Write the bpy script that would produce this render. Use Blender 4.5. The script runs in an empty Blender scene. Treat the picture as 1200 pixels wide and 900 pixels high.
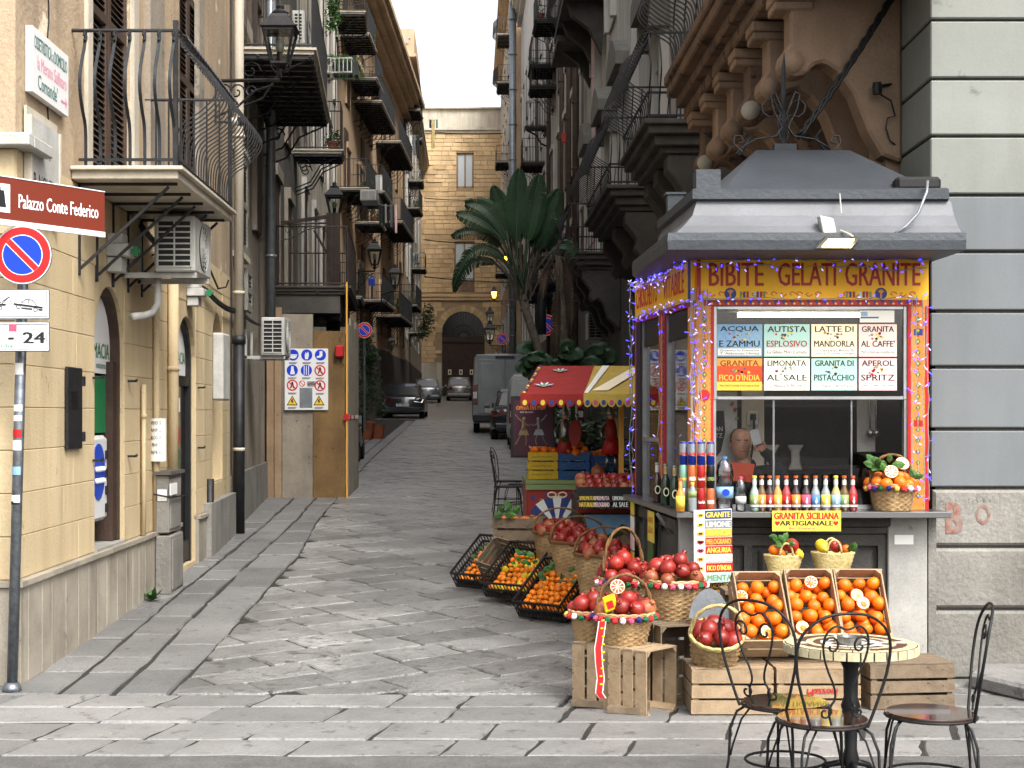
import bpy, bmesh, math, random
from mathutils import Vector, Matrix, noise
random.seed(7)
R = math.radians
S = bpy.context.scene
COL = S.collection
# ---------------- camera, sky, sun, exposure ----------------
F, CX, HY, CZ = 1800.0, 558.0, 485.0, 1.7      # focal length in photo pixels, vanishing point, eye height
cd = bpy.data.cameras.new('camera'); cam = bpy.data.objects.new('camera', cd); COL.objects.link(cam)
cam.location = (0, 0, CZ); cam.rotation_euler = (R(90), 0, 0)
cd.sensor_width = 36; cd.lens = F / 1200 * 36; cd.shift_x = (600 - CX) / 1200; cd.shift_y = (HY - 450) / 1200
cd.clip_end = 2000; cd.clip_start = .05
S.camera = cam
SUN_EL, SUN_AZ = R(50), R(150)                  # sun high behind and right of the camera, veiled by cloud
w = bpy.data.worlds.new('World'); S.world = w; w.use_nodes = True
nt = w.node_tree; bg = nt.nodes['Background']
sky = nt.nodes.new('ShaderNodeTexSky'); sky.sky_type = 'NISHITA'; sky.sun_disc = False
sky.sun_elevation = SUN_EL; sky.sun_rotation = SUN_AZ
sky.air_density = 1.0; sky.dust_density = 6.0; sky.ozone_density = 0.6
hs = nt.nodes.new('ShaderNodeHueSaturation'); hs.inputs['Saturation'].default_value = .3
nt.links.new(sky.outputs[0], hs.inputs['Color']); nt.links.new(hs.outputs[0], bg.inputs[0])
bg.inputs[1].default_value = .15
sl = bpy.data.lights.new('sun', 'SUN'); sun = bpy.data.objects.new('sun', sl); COL.objects.link(sun)
sl.energy = 1.0; sl.angle = R(16); sl.color = (1, .98, .95)
sun.rotation_euler = Vector((math.sin(SUN_AZ) * math.cos(SUN_EL), math.cos(SUN_AZ) * math.cos(SUN_EL), math.sin(SUN_EL))).to_track_quat('Z', 'Y').to_euler()
S.view_settings.view_transform = 'Standard'; S.view_settings.look = 'None'
S.view_settings.exposure = 1.42; S.view_settings.gamma = 1
S.cycles.max_bounces = 8; S.cycles.diffuse_bounces = 5; S.cycles.glossy_bounces = 3
S.cycles.transparent_max_bounces = 16; S.cycles.transmission_bounces = 6
S.cycles.caustics_reflective = False; S.cycles.caustics_refractive = False
S.cycles.sample_clamp_indirect = 4
S.cycles.use_denoising = True

# ---------------- helpers ----------------
def hx(h, k=1.0):
    h = h.lstrip('#'); o = []
    for i in (0, 2, 4):
        v = int(h[i:i + 2], 16) / 255
        o.append((v / 12.92 if v <= .04045 else ((v + .055) / 1.055) ** 2.4) * k)
    return (o[0], o[1], o[2], 1)
def at(px, py, Y): return Vector(((px - CX) * Y / F, Y, CZ + (HY - py) * Y / F))
def gz(Y): return 0.0 if Y < 10 else .0285 * (Y - 10)
MATS = {}
def soft(c, d, k):
    l = c[0] * .3 + c[1] * .6 + c[2] * .1
    return tuple((l + (v - l) * (1 - d)) * k for v in c[:3]) + (1,)
TONE = {}
def mat(name, col, rough=.7, metal=0, col2=None, ns=2.0, col3=None, n3=6.0, t3=.62, streak=0, bump=0, bs=40, rand=0, coord='P', emis=0, trans=0, alpha=1, spec=.5, ior=1.45, fine=.12, coat=0, sat=0):
    m = bpy.data.materials.new(name); m.use_nodes = True; t = m.node_tree; N = t.nodes; L = t.links
    b = N['Principled BSDF']
    if isinstance(col, str): col = hx(col)
    if isinstance(col2, str): col2 = hx(col2)
    if isinstance(col3, str): col3 = hx(col3)
    if name in TONE:
        d, k = TONE[name]; col = soft(col, d, k); col2 = soft(col2, d, k) if col2 else None; col3 = soft(col3, d, k) if col3 else None
    b.inputs['Base Color'].default_value = col; b.inputs['Roughness'].default_value = rough
    b.inputs['Metallic'].default_value = metal; b.inputs['Transmission Weight'].default_value = trans
    b.inputs['Alpha'].default_value = alpha; b.inputs['IOR'].default_value = ior
    b.inputs['Specular IOR Level'].default_value = spec; b.inputs['Coat Weight'].default_value = coat
    if emis: b.inputs['Emission Color'].default_value = col; b.inputs['Emission Strength'].default_value = emis
    if coord == 'P': src = N.new('ShaderNodeNewGeometry').outputs['Position']
    else: src = N.new('ShaderNodeTexCoord').outputs['Object']
    def nz(sc, det=5, vec=None, ro=.6):
        n = N.new('ShaderNodeTexNoise'); n.inputs['Scale'].default_value = sc; n.inputs['Detail'].default_value = det; n.inputs['Roughness'].default_value = ro
        L.new(vec or src, n.inputs['Vector']); return n.outputs['Fac']
    def ramp(fac, a, c):
        r = N.new('ShaderNodeMapRange'); r.inputs[1].default_value = a; r.inputs[2].default_value = c; L.new(fac, r.inputs[0]); return r.outputs[0]
    def mix(f, a, c, mode='MIX'):
        x = N.new('ShaderNodeMix'); x.data_type = 'RGBA'; x.blend_type = mode
        for i, v in ((0, f), (6, a), (7, c)):
            if hasattr(v, 'links') or isinstance(v, bpy.types.NodeSocket): L.new(v, x.inputs[i])
            else: x.inputs[i].default_value = v
        return x.outputs[2]
    cur = None
    if col2: cur = mix(ramp(nz(ns, 6), .35, .65), col, col2)
    if col3: cur = mix(ramp(nz(n3, 8, ro=.7), t3, t3 + .05), cur or col, col3)
    if streak:
        mp = N.new('ShaderNodeMapping'); mp.inputs['Scale'].default_value = (2.2, 2.2, .3); L.new(src, mp.inputs[0])
        cur = mix(ramp(nz(1.4, 6, mp.outputs[0]), .5, .78), cur or col, (.42, .4, .37, 1), 'MULTIPLY') if streak >= 1 else mix(ramp(nz(1.4, 6, mp.outputs[0]), .45, .45 + .35 / streak), cur or col, (.5, .48, .45, 1), 'MULTIPLY')
    if fine and (col2 or cur):
        cur = mix(fine * 2, cur or col, mix(ramp(nz(55, 3), .3, .7), (.55, .55, .55, 1), (1.25, 1.25, 1.25, 1)), 'MULTIPLY')
    if rand:
        oi = N.new('ShaderNodeObjectInfo'); hsv = N.new('ShaderNodeHueSaturation')
        L.new(ramp(oi.outputs['Random'], 0, 1), hsv.inputs['Value'])
        r = N.new('ShaderNodeMapRange'); r.inputs[3].default_value = 1 - rand; r.inputs[4].default_value = 1 + rand; L.new(oi.outputs['Random'], r.inputs[0]); L.new(r.outputs[0], hsv.inputs['Value'])
        if cur: L.new(cur, hsv.inputs['Color'])
        else: hsv.inputs['Color'].default_value = col
        cur = hsv.outputs[0]
    if cur: L.new(cur, b.inputs['Base Color'])
    if bump:
        bp = N.new('ShaderNodeBump'); bp.inputs['Strength'].default_value = min(1, bump); bp.inputs['Distance'].default_value = .012 * max(1, bump)
        L.new(nz(bs, 6), bp.inputs['Height']); L.new(bp.outputs[0], b.inputs['Normal'])
    MATS[name] = m; return m

ORG = {}; KIDS = {}
class MB:
    def __init__(s): s.v = []; s.f = []; s.m = []
    def add(s, vs, fs, m=0):
        o = len(s.v); s.v += [tuple(p) for p in vs]
        for f in fs: s.f.append([o + i for i in f]); s.m.append(m)
        return s
    def box(s, x0, x1, y0, y1, z0, z1, m=0):
        return s.add([(x0, y0, z0), (x1, y0, z0), (x1, y1, z0), (x0, y1, z0), (x0, y0, z1), (x1, y0, z1), (x1, y1, z1), (x0, y1, z1)],
            [(3, 2, 1, 0), (4, 5, 6, 7), (0, 1, 5, 4), (1, 2, 6, 5), (2, 3, 7, 6), (3, 0, 4, 7)], m)
    def frame(s, o, a, b, c, m=0):          # parallelepiped from corner o with edge vectors a,b,c
        o, a, b, c = map(Vector, (o, a, b, c)); 
        if a.cross(b).dot(c) < 0: a, b = b, a
        return s.add([o, o + a, o + a + b, o + b, o + c, o + a + c, o + a + b + c, o + b + c],
            [(3, 2, 1, 0), (4, 5, 6, 7), (0, 1, 5, 4), (1, 2, 6, 5), (2, 3, 7, 6), (3, 0, 4, 7)], m)
    def cham(s, o, a, b, c, k=.01, m=0):    # slab whose face at +c has chamfered edges
        o, a, b, c = map(Vector, (o, a, b, c)); 
        fl = a.cross(b).dot(c) < 0
        if fl: a, b = b, a
        an, bn, cn = a.normalized() * k, b.normalized() * k, c.normalized() * k
        base = [o, o + a, o + a + b, o + b]; mid = [p + c - cn for p in base]
        top = [o + c + an + bn, o + a + c - an + bn, o + a + b + c - an - bn, o + b + c + an - bn]
        fs = [(8, 9, 10, 11)]
        for i in range(4): j = (i + 1) % 4; fs += [(i, j, 4 + j, 4 + i), (4 + i, 4 + j, 8 + j, 8 + i)]
        return s.add(base + mid + top, fs, m)
    def bar(s, p, q, w, h=None, up=(0, 0, 1), m=0):
        p, q = Vector(p), Vector(q); d = (q - p).normalized(); u = Vector(up)
        if abs(d.dot(u)) > .98: u = Vector((0, 1, 0))
        x = d.cross(u).normalized(); y = x.cross(d).normalized(); h = h or w
        return s.frame(p - x * w / 2 - y * h / 2, x * w, y * h, q - p, m)
    def tube(s, pts, r, n=6, m=0, close=False, caps=True):
        pts = [Vector(p) for p in pts]; k = len(pts); rs = r if isinstance(r, (list, tuple)) else [r] * k
        vs = []; fs = []; prev = None
        for i in range(k):
            if close: t = pts[(i + 1) % k] - pts[i - 1]
            else: t = pts[min(i + 1, k - 1)] - pts[max(i - 1, 0)]
            if t.length < 1e-9: t = Vector((0, 0, 1))
            t.normalize()
            if prev is None:
                a = Vector((0, 0, 1)) if abs(t.z) < .9 else Vector((1, 0, 0)); prev = t.cross(a).normalized()
            prev = (prev - t * prev.dot(t))
            if prev.length < 1e-6: prev = t.orthogonal()
            prev.normalize(); y = t.cross(prev)
            for j in range(n):
                a = 2 * math.pi * j / n; vs.append(pts[i] + (prev * math.cos(a) + y * math.sin(a)) * rs[i])
        for i in range(k if close else k - 1):
            for j in range(n):
                a, b2 = i * n + j, i * n + (j + 1) % n; i2 = (i + 1) % k
                fs.append((a, b2, i2 * n + (j + 1) % n, i2 * n + j))
        if caps and not close: fs += [tuple(range(n - 1, -1, -1)), tuple((k - 1) * n + j for j in range(n))]
        return s.add(vs, fs, m)
    def ribbon(s, pts, w, t, side=(1, 0, 0), m=0):   # flat bar of width w along side
        for p, q in zip(pts, pts[1:]):
            p, q = Vector(p), Vector(q); sd = Vector(side).normalized(); d = q - p; n_ = d.cross(sd).normalized() * t
            s.frame(p - sd * w / 2 - n_ / 2, sd * w, n_, d, m)
        return s
    def lathe(s, prof, c=(0, 0, 0), n=16, m=0, fn=None):
        c = Vector(c); vs = []; fs = []
        for i, (r, z) in enumerate(prof):
            for j in range(n):
                a = 2 * math.pi * j / n; rr = r + (fn(i, a) if fn else 0); vs.append(c + Vector((rr * math.cos(a), rr * math.sin(a), z)))
        for i in range(len(prof) - 1):
            for j in range(n): fs.append((i * n + j, i * n + (j + 1) % n, (i + 1) * n + (j + 1) % n, (i + 1) * n + j))
        if prof[0][0] > 1e-5: fs.append(tuple(range(n - 1, -1, -1)))
        if prof[-1][0] > 1e-5: fs.append(tuple((len(prof) - 1) * n + j for j in range(n)))
        return s.add(vs, fs, m)
    def ball(s, c, r, n=10, k=6, sq=1, m=0, jit=0):
        return s.lathe([(max(1e-6, r * math.sin(math.pi * i / k)), -r * sq * math.cos(math.pi * i / k)) for i in range(k + 1)], c, n, m, (lambda i, a: r * jit * noise.noise(Vector((math.cos(a) * 2, math.sin(a) * 2, i * .7 + c[0] * 9)))) if jit else None)
    def prism(s, pts, d, m=0):              # closed outline (3-D points) pushed along d
        pts = [Vector(p) for p in pts]; d = Vector(d); n = len(pts)
        nn = Vector((0, 0, 0))
        for i in range(n): nn += pts[i].cross(pts[(i + 1) % n])
        if nn.dot(d) < 0: pts.reverse()
        vs = pts + [p + d for p in pts]
        return s.add(vs, [tuple(range(n - 1, -1, -1)), tuple(range(n, 2 * n))] + [(i, (i + 1) % n, n + (i + 1) % n, n + i) for i in range(n)], m)
    def face(s, pts, m=0): return s.add(pts, [tuple(range(len(pts)))], m)
    def move(s, M):
        s.v = [tuple(M @ Vector(p)) for p in s.v]; return s
    def mesh(s, name, mats, smooth=False, org=(0, 0, 0)):
        me = bpy.data.meshes.new(name); o = Vector(org)
        me.from_pydata([tuple(Vector(p) - o) for p in s.v], [], s.f)
        for m in (mats if isinstance(mats, (list, tuple)) else [mats]): me.materials.append(MATS[m] if isinstance(m, str) else m)
        if any(s.m): me.polygons.foreach_set('material_index', s.m)
        if smooth: me.polygons.foreach_set('use_smooth', [True] * len(s.f)); 
        if smooth == 'auto': me.set_sharp_from_angle(angle=R(40))
        me.update(); return me
    def build(s, name, mats, parent=None, smooth=False, bevel=0, label=None):
        org = ORG.get(parent.name, Vector()) if parent else Vector()
        o = bpy.data.objects.new(name, s.mesh(name, mats, smooth, org)); COL.objects.link(o)
        if bevel:
            b = o.modifiers.new('b', 'BEVEL'); b.width = bevel; b.segments = 1; b.limit_method = 'ANGLE'; b.angle_limit = R(40)
        link(o, parent)
        if label: o['label'] = label
        return o
def link(o, parent):
    if parent: o.parent = parent; KIDS.setdefault(parent.name, []).append(o); ORG[o.name] = ORG.get(parent.name, Vector()).copy()
def inst(me, name, loc, parent=None, rot=(0, 0, 0), sc=(1, 1, 1)):
    o = bpy.data.objects.new(name, me); COL.objects.link(o)
    org = ORG.get(parent.name, Vector()) if parent else Vector()
    o.location = Vector(loc) - org; o.rotation_euler = rot; o.scale = sc
    if parent: o.parent = parent; KIDS.setdefault(parent.name, []).append(o)
    return o
def tag(o, label, cat, group=None, kind=None):
    o['label'] = label; o['category'] = cat
    if group: o['group'] = group
    return o
def thing(name, label, cat, loc=(0, 0, 0), group=None):
    o = bpy.data.objects.new(name, None); COL.objects.link(o); o.location = loc; o.empty_display_size = .1
    ORG[o.name] = Vector(loc); tag(o, label, cat, group); return o
def struct(o): o['kind'] = 'structure'; return o
def dup(o, parent=None):
    c = o.copy(); COL.objects.link(c)
    if parent: c.parent = parent; KIDS.setdefault(parent.name, []).append(c)
    for ch in KIDS.get(o.name, []): dup(ch, c)
    return c
def place(o, loc, rz=0, label=None, group=None, rx=0, ry=0, sc=1):
    o.location = loc; o.rotation_euler = (rx, ry, rz); o.scale = (sc, sc, sc)
    if label: o['label'] = label
    if group: o['group'] = group
    return o
TXT = {}
def text(s, m, parent, o, u, v, h, width=None, lift=.0015, align='c', name='lettering', bold=.01, bend=0, mb=None, valign='c'):
    """flat lettering: o anchor, u reading direction, v up direction, h height of the line, width to fit"""
    key = s
    if key not in TXT:
        cu = bpy.data.curves.new('t', 'FONT'); cu.body = s; cu.resolution_u = 2; cu.align_x = 'CENTER'
        ob = bpy.data.objects.new('t', cu); COL.objects.link(ob)
        me = bpy.data.meshes.new_from_object(ob); vs = [v_.co.copy() for v_ in me.vertices]; fs = [tuple(p.vertices) for p in me.polygons]
        bpy.data.objects.remove(ob); bpy.data.meshes.remove(me)
        x0 = min(p.x for p in vs); x1 = max(p.x for p in vs); y0 = min(p.y for p in vs); y1 = max(p.y for p in vs)
        TXT[key] = ([((p.x - (x0 + x1) / 2) / max(1e-6, x1 - x0), (p.y - (y0 + y1) / 2) / max(1e-6, y1 - y0)) for p in vs], fs, (x1 - x0) / max(1e-6, y1 - y0))
    vs, fs, asp = TXT[key]; o = Vector(o); u = Vector(u).normalized(); v = Vector(v).normalized(); n = u.cross(v)
    wd = width or h * asp
    if align == 'l': o = o + u * wd / 2
    if align == 'r': o = o - u * wd / 2
    pts = []
    for x, y in vs:
        if bend: a = x * wd / bend; pts.append(o + u * math.sin(a) * bend + n * ((math.cos(a) - 1) * bend + lift) + v * y * h)
        else: pts.append(o + u * x * wd + v * y * h + n * lift)
    b = mb or MB(); k = h * bold * 1.6
    for q in ((0,) if bold < .008 else (-1, 0, 1)): b.add([p + u * k * q + n * .0001 * q for p in pts], fs)
    if mb: return mb
    return b.build(name, m, parent)
# tone of the big surfaces: (loss of saturation, brightness)
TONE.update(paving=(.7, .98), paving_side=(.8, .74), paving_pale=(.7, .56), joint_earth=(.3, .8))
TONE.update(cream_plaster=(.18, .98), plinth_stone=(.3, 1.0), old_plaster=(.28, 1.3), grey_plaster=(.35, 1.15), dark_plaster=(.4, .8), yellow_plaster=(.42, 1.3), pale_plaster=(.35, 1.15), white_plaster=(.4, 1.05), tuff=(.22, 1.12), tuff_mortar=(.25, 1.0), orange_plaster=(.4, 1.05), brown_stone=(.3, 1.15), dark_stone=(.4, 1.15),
    stone_green_grey=(.3, .85), blue_grey_paint=(.35, .85), raw_cement=(.25, 1.0), marble=(.2, .8), crate_wood=(.25, .85), crate_old=(.3, .75), board_grey=(.35, 1.15), board_tan=(.3, 1.1), board_ochre=(.2, .8), asphalt=(.4, 1.15), roof_paint=(0, .3), lead=(0, .65), iron_grey=(0, .55), leaf_banana=(.25, .72), leaf_dead=(.3, .45), yellow=(.1, .8), yellow_deep=(.1, .85), lime=(.35, .5), sky_blue=(.2, .75), mint=(.2, .8), led_cap=(0, .5), gl_yellow=(.2, .7), gl_red=(.2, .7), gl_mint=(.3, .7), gl_lemon=(.3, .7), pom_skin=(.0, 1.0), pom_skin_tan=(.1, .95), pom_red=(.1, .8), pom_yellow=(.15, .75), pom_pink=(.2, .75), cloth_blue=(.3, .7), royal=(.2, .8), kiosk_orange=(.1, .9), can_orange=(.15, .75), can_red=(.1, .75), label_white=(0, .8), tail_light=(0, .6), wicker=(.25, 1.1), roof_band=(0, 1))
# ---------------- materials ----------------
mat('paving', '#6e6c68', .3, col2='#908d86', ns=1.1, col3='#56544f', n3=9, t3=.56, bump=2.2, bs=22, rand=.3, fine=.3, spec=.8)
mat('paving_pale', '#8f8c85', .5, col2='#a7a298', ns=1.3, col3='#77746c', n3=8, t3=.58, bump=1.0, bs=24, rand=.2, fine=.16)
mat('paving_side', '#76736c', .6, col2='#8b877e', ns=1.3, col3='#5a5751', n3=8, t3=.6, bump=1.6, bs=22, rand=.16, fine=.22, spec=.6)
mat('joint_earth', '#26231f', .95, col2='#37332d', ns=4, bump=1, bs=40, fine=.3)
mat('asphalt', '#55534f', .85, col2='#6a6762', ns=5, bump=1.4, bs=130, fine=.3)
mat('cream_plaster', '#cdb688', .8, col2='#c2aa7b', ns=.7, col3='#a68e6a', n3=2.2, t3=.62, streak=.7, bump=.35, bs=50, rand=.05, fine=.06)
mat('plinth_stone', '#a59a84', .7, col2='#8d8370', ns=2.5, col3='#5d574c', n3=5, t3=.64, streak=1, bump=.4, bs=30, rand=.07)
mat('old_plaster', '#a58a63', .9, col2='#8f7a5c', ns=1.2, col3='#c5b493', n3=2.2, t3=.6, streak=.9, bump=.9, bs=22, fine=.15)
mat('grey_plaster', '#8e8069', .9, col2='#776c5b', ns=.9, col3='#5f574b', n3=3, t3=.6, streak=1, bump=.8, bs=18, fine=.15)
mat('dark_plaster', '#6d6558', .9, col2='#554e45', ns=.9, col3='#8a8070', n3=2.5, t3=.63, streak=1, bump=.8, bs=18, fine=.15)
mat('yellow_plaster', '#b88f52', .85, col2='#a07c49', ns=.5, streak=.7, bump=.5, bs=14, fine=.1)
mat('pale_plaster', '#b8ac93', .85, col2='#a39880', ns=.6, streak=.8, bump=.5, bs=14, fine=.1)
mat('white_plaster', '#c4bfb4', .8, col2='#aca699', ns=.6, streak=.8, bump=.4, bs=12, fine=.08)
mat('tuff', '#c3a26c', .9, col2='#ac8c59', ns=.8, bump=1.2, bs=12, rand=.14, fine=.2)
mat('tuff_mortar', '#a88c61', .95, col2='#94794f', ns=1, bump=1, bs=20)
mat('orange_plaster', '#a87d4f', .85, col2='#8f6c44', ns=1.4, col3='#b3a48f', n3=2.6, t3=.7, streak=.9, bump=.5, bs=25, fine=.12)
mat('brown_stone', '#7d5a3c', .85, col2='#5d4630', ns=3, col3='#33281f', n3=4, t3=.55, bump=.9, bs=22, fine=.2)
mat('dark_stone', '#4c473e', .9, col2='#38342e', ns=2, col3='#655d50', n3=4, t3=.64, bump=.8, bs=16, fine=.2)
mat('stone_green_grey', '#8f9389', .75, col2='#83877d', ns=.9, col3='#6f726a', n3=2.2, t3=.64, streak=.35, bump=.12, bs=50, rand=.05, fine=.04)
mat('blue_grey_paint', '#6f777b', .65, col2='#687074', ns=.8, streak=.4, bump=.08, bs=60, rand=.04, fine=.03)
mat('raw_cement', '#8b887f', .9, col2='#76736b', ns=1.6, col3='#5c5951', n3=4, t3=.62, streak=.7, bump=.9, bs=26, fine=.2)
mat('marble', '#b3b1aa', .5, col2='#9b9992', ns=2.6, col3='#7b7770', n3=6, t3=.66, streak=.6, bump=.2, bs=40)
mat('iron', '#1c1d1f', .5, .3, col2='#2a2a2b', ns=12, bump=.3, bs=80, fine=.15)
mat('iron_grey', '#3c4146', .5, .3, col2='#32363b', ns=12, bump=.2, bs=80)
mat('rust_iron', '#3a2c25', .7, .2, col2='#241d1a', ns=8, bump=.5, bs=60)
mat('zinc', '#8b9094', .45, .5, col2='#767b80', ns=6, bump=.2, bs=50)
mat('galv', '#7d8286', .4, .7, col2='#60656a', ns=20, fine=.1)
mat('lead', '#50555b', .5, .2, col2='#464b51', ns=2.5, col3='#8f9192', n3=24, t3=.74, bump=.35, bs=30, fine=.1)
mat('roof_paint', '#b0b3ba', .55, .1, col2='#9da0a6', ns=3, col3='#55695a', n3=14, t3=.72, bump=.2, bs=30, fine=.08)
mat('wood_brown', '#3d2a1f', .6, col2='#2e2019', ns=6, streak=.5, bump=.5, bs=40)
mat('wood_dark_grey', '#45433f', .7, col2='#34332f', ns=5, streak=.6, bump=.5, bs=50, fine=.15)
mat('shutter_brown', '#4a3a30', .6, col2='#3a2d25', ns=5)
mat('shutter_teal', '#1f3b3a', .6, col2='#274644', ns=4)
mat('shutter_grey', '#7b7a73', .7, col2='#69675f', ns=4)
mat('beam_wood', '#6d5f4a', .85, col2='#54493a', ns=6, bump=1, bs=30)
mat('crate_wood', '#b29468', .8, col2='#997c53', ns=14, col3='#6e5638', n3=18, t3=.66, bump=.4, bs=60, rand=.12, coord='O', fine=.15)
mat('crate_old', '#8e7552', .85, col2='#755f42', ns=14, col3='#4d3e2b', n3=18, t3=.62, bump=.4, bs=60, rand=.12, coord='O', fine=.15)
mat('board_grey', '#8c7f69', .85, col2='#7a6e5a', ns=3, col3='#5d523f', n3=22, t3=.68, streak=.7, bump=.3, bs=40)
mat('board_tan', '#99794f', .85, col2='#866843', ns=3, streak=.7, bump=.3, bs=40)
mat('board_ochre', '#8f6b2c', .8, col2='#74541f', ns=2, col3='#4f3b1b', n3=3, t3=.62, streak=.9, bump=.3, bs=40)
mat('wicker', '#b8924f', .75, col2='#8a6632', ns=9, bump=.5, bs=90, rand=.1, coord='O', fine=.25)
mat('wicker_dark', '#76572f', .8, col2='#543c20', ns=12, bump=.5, bs=90, coord='O', fine=.2)
mat('wicker_pale', '#c2b07a', .8, col2='#9b8955', ns=10, bump=.6, bs=60, coord='O', fine=.2)
mat('orange_peel', '#cf5d08', .42, col2='#dc760c', ns=9, bump=.25, bs=120, rand=.1, coord='O', fine=.03)
mat('mandarin_peel', '#d2680a', .42, col2='#dc8612', ns=14, bump=.25, bs=140, rand=.16, coord='O', fine=.03)
mat('lemon_peel', '#c4a41c', .42, col2='#d0b428', ns=9, bump=.3, bs=90, coord='O')
mat('pom_skin', '#74160f', .34, col2='#8f2a22', ns=10, col3='#a36a3c', n3=9, t3=.66, bump=.2, bs=50, rand=.25, coord='O', fine=.1)
mat('pom_skin_tan', '#8a3a20', .4, col2='#a06434', ns=8, bump=.3, bs=50, rand=.18, coord='O')
mat('apple_skin', '#7c1418', .3, col2='#a02a24', ns=7, rand=.1, coord='O')
mat('pith', '#f2dcb4', .6); mat('flesh_orange', '#f09a28', .3, col2='#f5b44a', ns=40, coord='O'); mat('flesh_red', '#b3242a', .3, col2='#df5a38', ns=35, coord='O')
mat('leaf', '#2c4d1e', .45, col2='#3f6629', ns=6, rand=.25, coord='O')
mat('leaf_banana', '#1f3f22', .4, col2='#2c5530', ns=1.5, bump=.3, bs=20, rand=.18, spec=.6)
mat('leaf_dead', '#6b5237', .8, col2='#4a3827', ns=4, rand=.2)
mat('leaf_dark', '#1b3117', .5, col2='#2b4722', ns=4, rand=.3)
mat('bark', '#5e564c', .9, col2='#3f3931', ns=8, bump=1.2, bs=25)
mat('terracotta', '#8a4b30', .8, col2='#74402a', ns=5)
mat('black', '#0b0b0c', .6); mat('black_gloss', '#08080a', .25); mat('black_plastic', '#131315', .45, col2='#1c1c1e', ns=6)
mat('white', '#d8d8d6', .5); mat('white_dirty', '#b9b9b4', .55, col2='#a3a39d', ns=5, streak=.4)
mat('white_paper', '#dfdfda', .6); mat('white_gloss', '#d5d7d8', .25, coat=.3)
mat('ink', '#17181a', .6); mat('ink_blue', '#1d3fa8', .5); mat('ink_red', '#c4201f', .5); mat('ink_green', '#1c6b3f', .5); mat('ink_teal', '#2d6b66', .6); mat('ink_pink', '#d895a8', .6)
mat('sign_blue', '#0b38c0', .35); mat('sign_red', '#c21a1c', .35); mat('sign_yellow', '#e2b81a', .4); mat('sign_brown', '#6b2a1a', .4); mat('sign_white', '#dcdfe2', .35)
mat('sky_blue', '#8cc3ea', .5, col2='#6fb0e2', ns=4); mat('mint', '#a9e3dd', .5); mat('cream_paper', '#efe3c6', .5); mat('pink_paper', '#e9cdc9', .5); mat('rose_paper', '#e3c3c5', .5); mat('pale_paper', '#e9ecdc', .5)
mat('vermilion', '#c33a12', .5, col2='#d9581c', ns=3); mat('yellow', '#f0d018', .5); mat('yellow_deep', '#e7a412', .5)
mat('kiosk_yellow', '#f6bc12', .5, col2='#f0b010', ns=3, fine=.04); mat('kiosk_orange', '#e08a14', .5, col2='#d67f10', ns=5)
mat('kiosk_red', '#a81418', .45); mat('dark_red', '#8d1c12', .5); mat('royal', '#1b3c8c', .5); mat('lime', '#9cc43a', .5)
mat('pom_red', '#c8141c', .9); mat('pom_white', '#dedede', .9); mat('pom_yellow', '#e4bd2e', .9); mat('pom_green', '#0f5a34', .9); mat('pom_blue', '#171d63', .9); mat('pom_pink', '#d5436f', .9)
mat('aluminium', '#b4b6b8', .32, .85, col2='#9fa1a4', ns=6, fine=.05); mat('steel', '#8a8b8b', .28, .9)
mat('glass_dark', '#0a0c0d', .12, spec=.4)
mat('window_glass', '#c8d0d2', .03, trans=1, alpha=1, ior=1.1)
def clear_glass(name, k=.16, col=(1, 1, 1, 1)):
    m = bpy.data.materials.new(name); m.use_nodes = True; t = m.node_tree; N = t.nodes; N.remove(N['Principled BSDF'])
    a = N.new('ShaderNodeBsdfTransparent'); a.inputs[0].default_value = col; g = N.new('ShaderNodeBsdfGlossy'); g.inputs['Roughness'].default_value = .03
    x = N.new('ShaderNodeMixShader'); f = N.new('ShaderNodeFresnel'); f.inputs[0].default_value = 1.5
    ad = N.new('ShaderNodeMath'); ad.operation = 'ADD'; ad.inputs[1].default_value = k - .04; t.links.new(f.outputs[0], ad.inputs[0])
    t.links.new(ad.outputs[0], x.inputs[0]); t.links.new(a.outputs[0], x.inputs[1]); t.links.new(g.outputs[0], x.inputs[2]); t.links.new(x.outputs[0], N['Material Output'].inputs[0]); MATS[name] = m
clear_glass('pane', .05); clear_glass('bottle_clear', .12, (.95, .97, .99, 1)); clear_glass('lamp_pane', .12, (.85, .88, .85, 1))
mat('pale_glass', '#aab2b4', .2, spec=.7); mat('frosted', '#9aa19f', .3, spec=.6)
mat('lamp_glow', '#ff9a2c', emis=9); mat('tube_glow', '#fff0d0', emis=5); mat('flood_glow', '#ffd890', emis=9)
mat('led_blue', '#3a34ff', emis=2.2); mat('led_white', '#b8b0ff', emis=.7); mat('led_cap', '#cfd0e8', .3)
mat('wire_clear', '#8e9088', .4)
mat('skin', '#bd8f77', .6, col2='#ab7c64', ns=20, coord='O'); mat('hair_grey', '#3b3733', .9); mat('jacket', '#14161a', .8)

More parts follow.
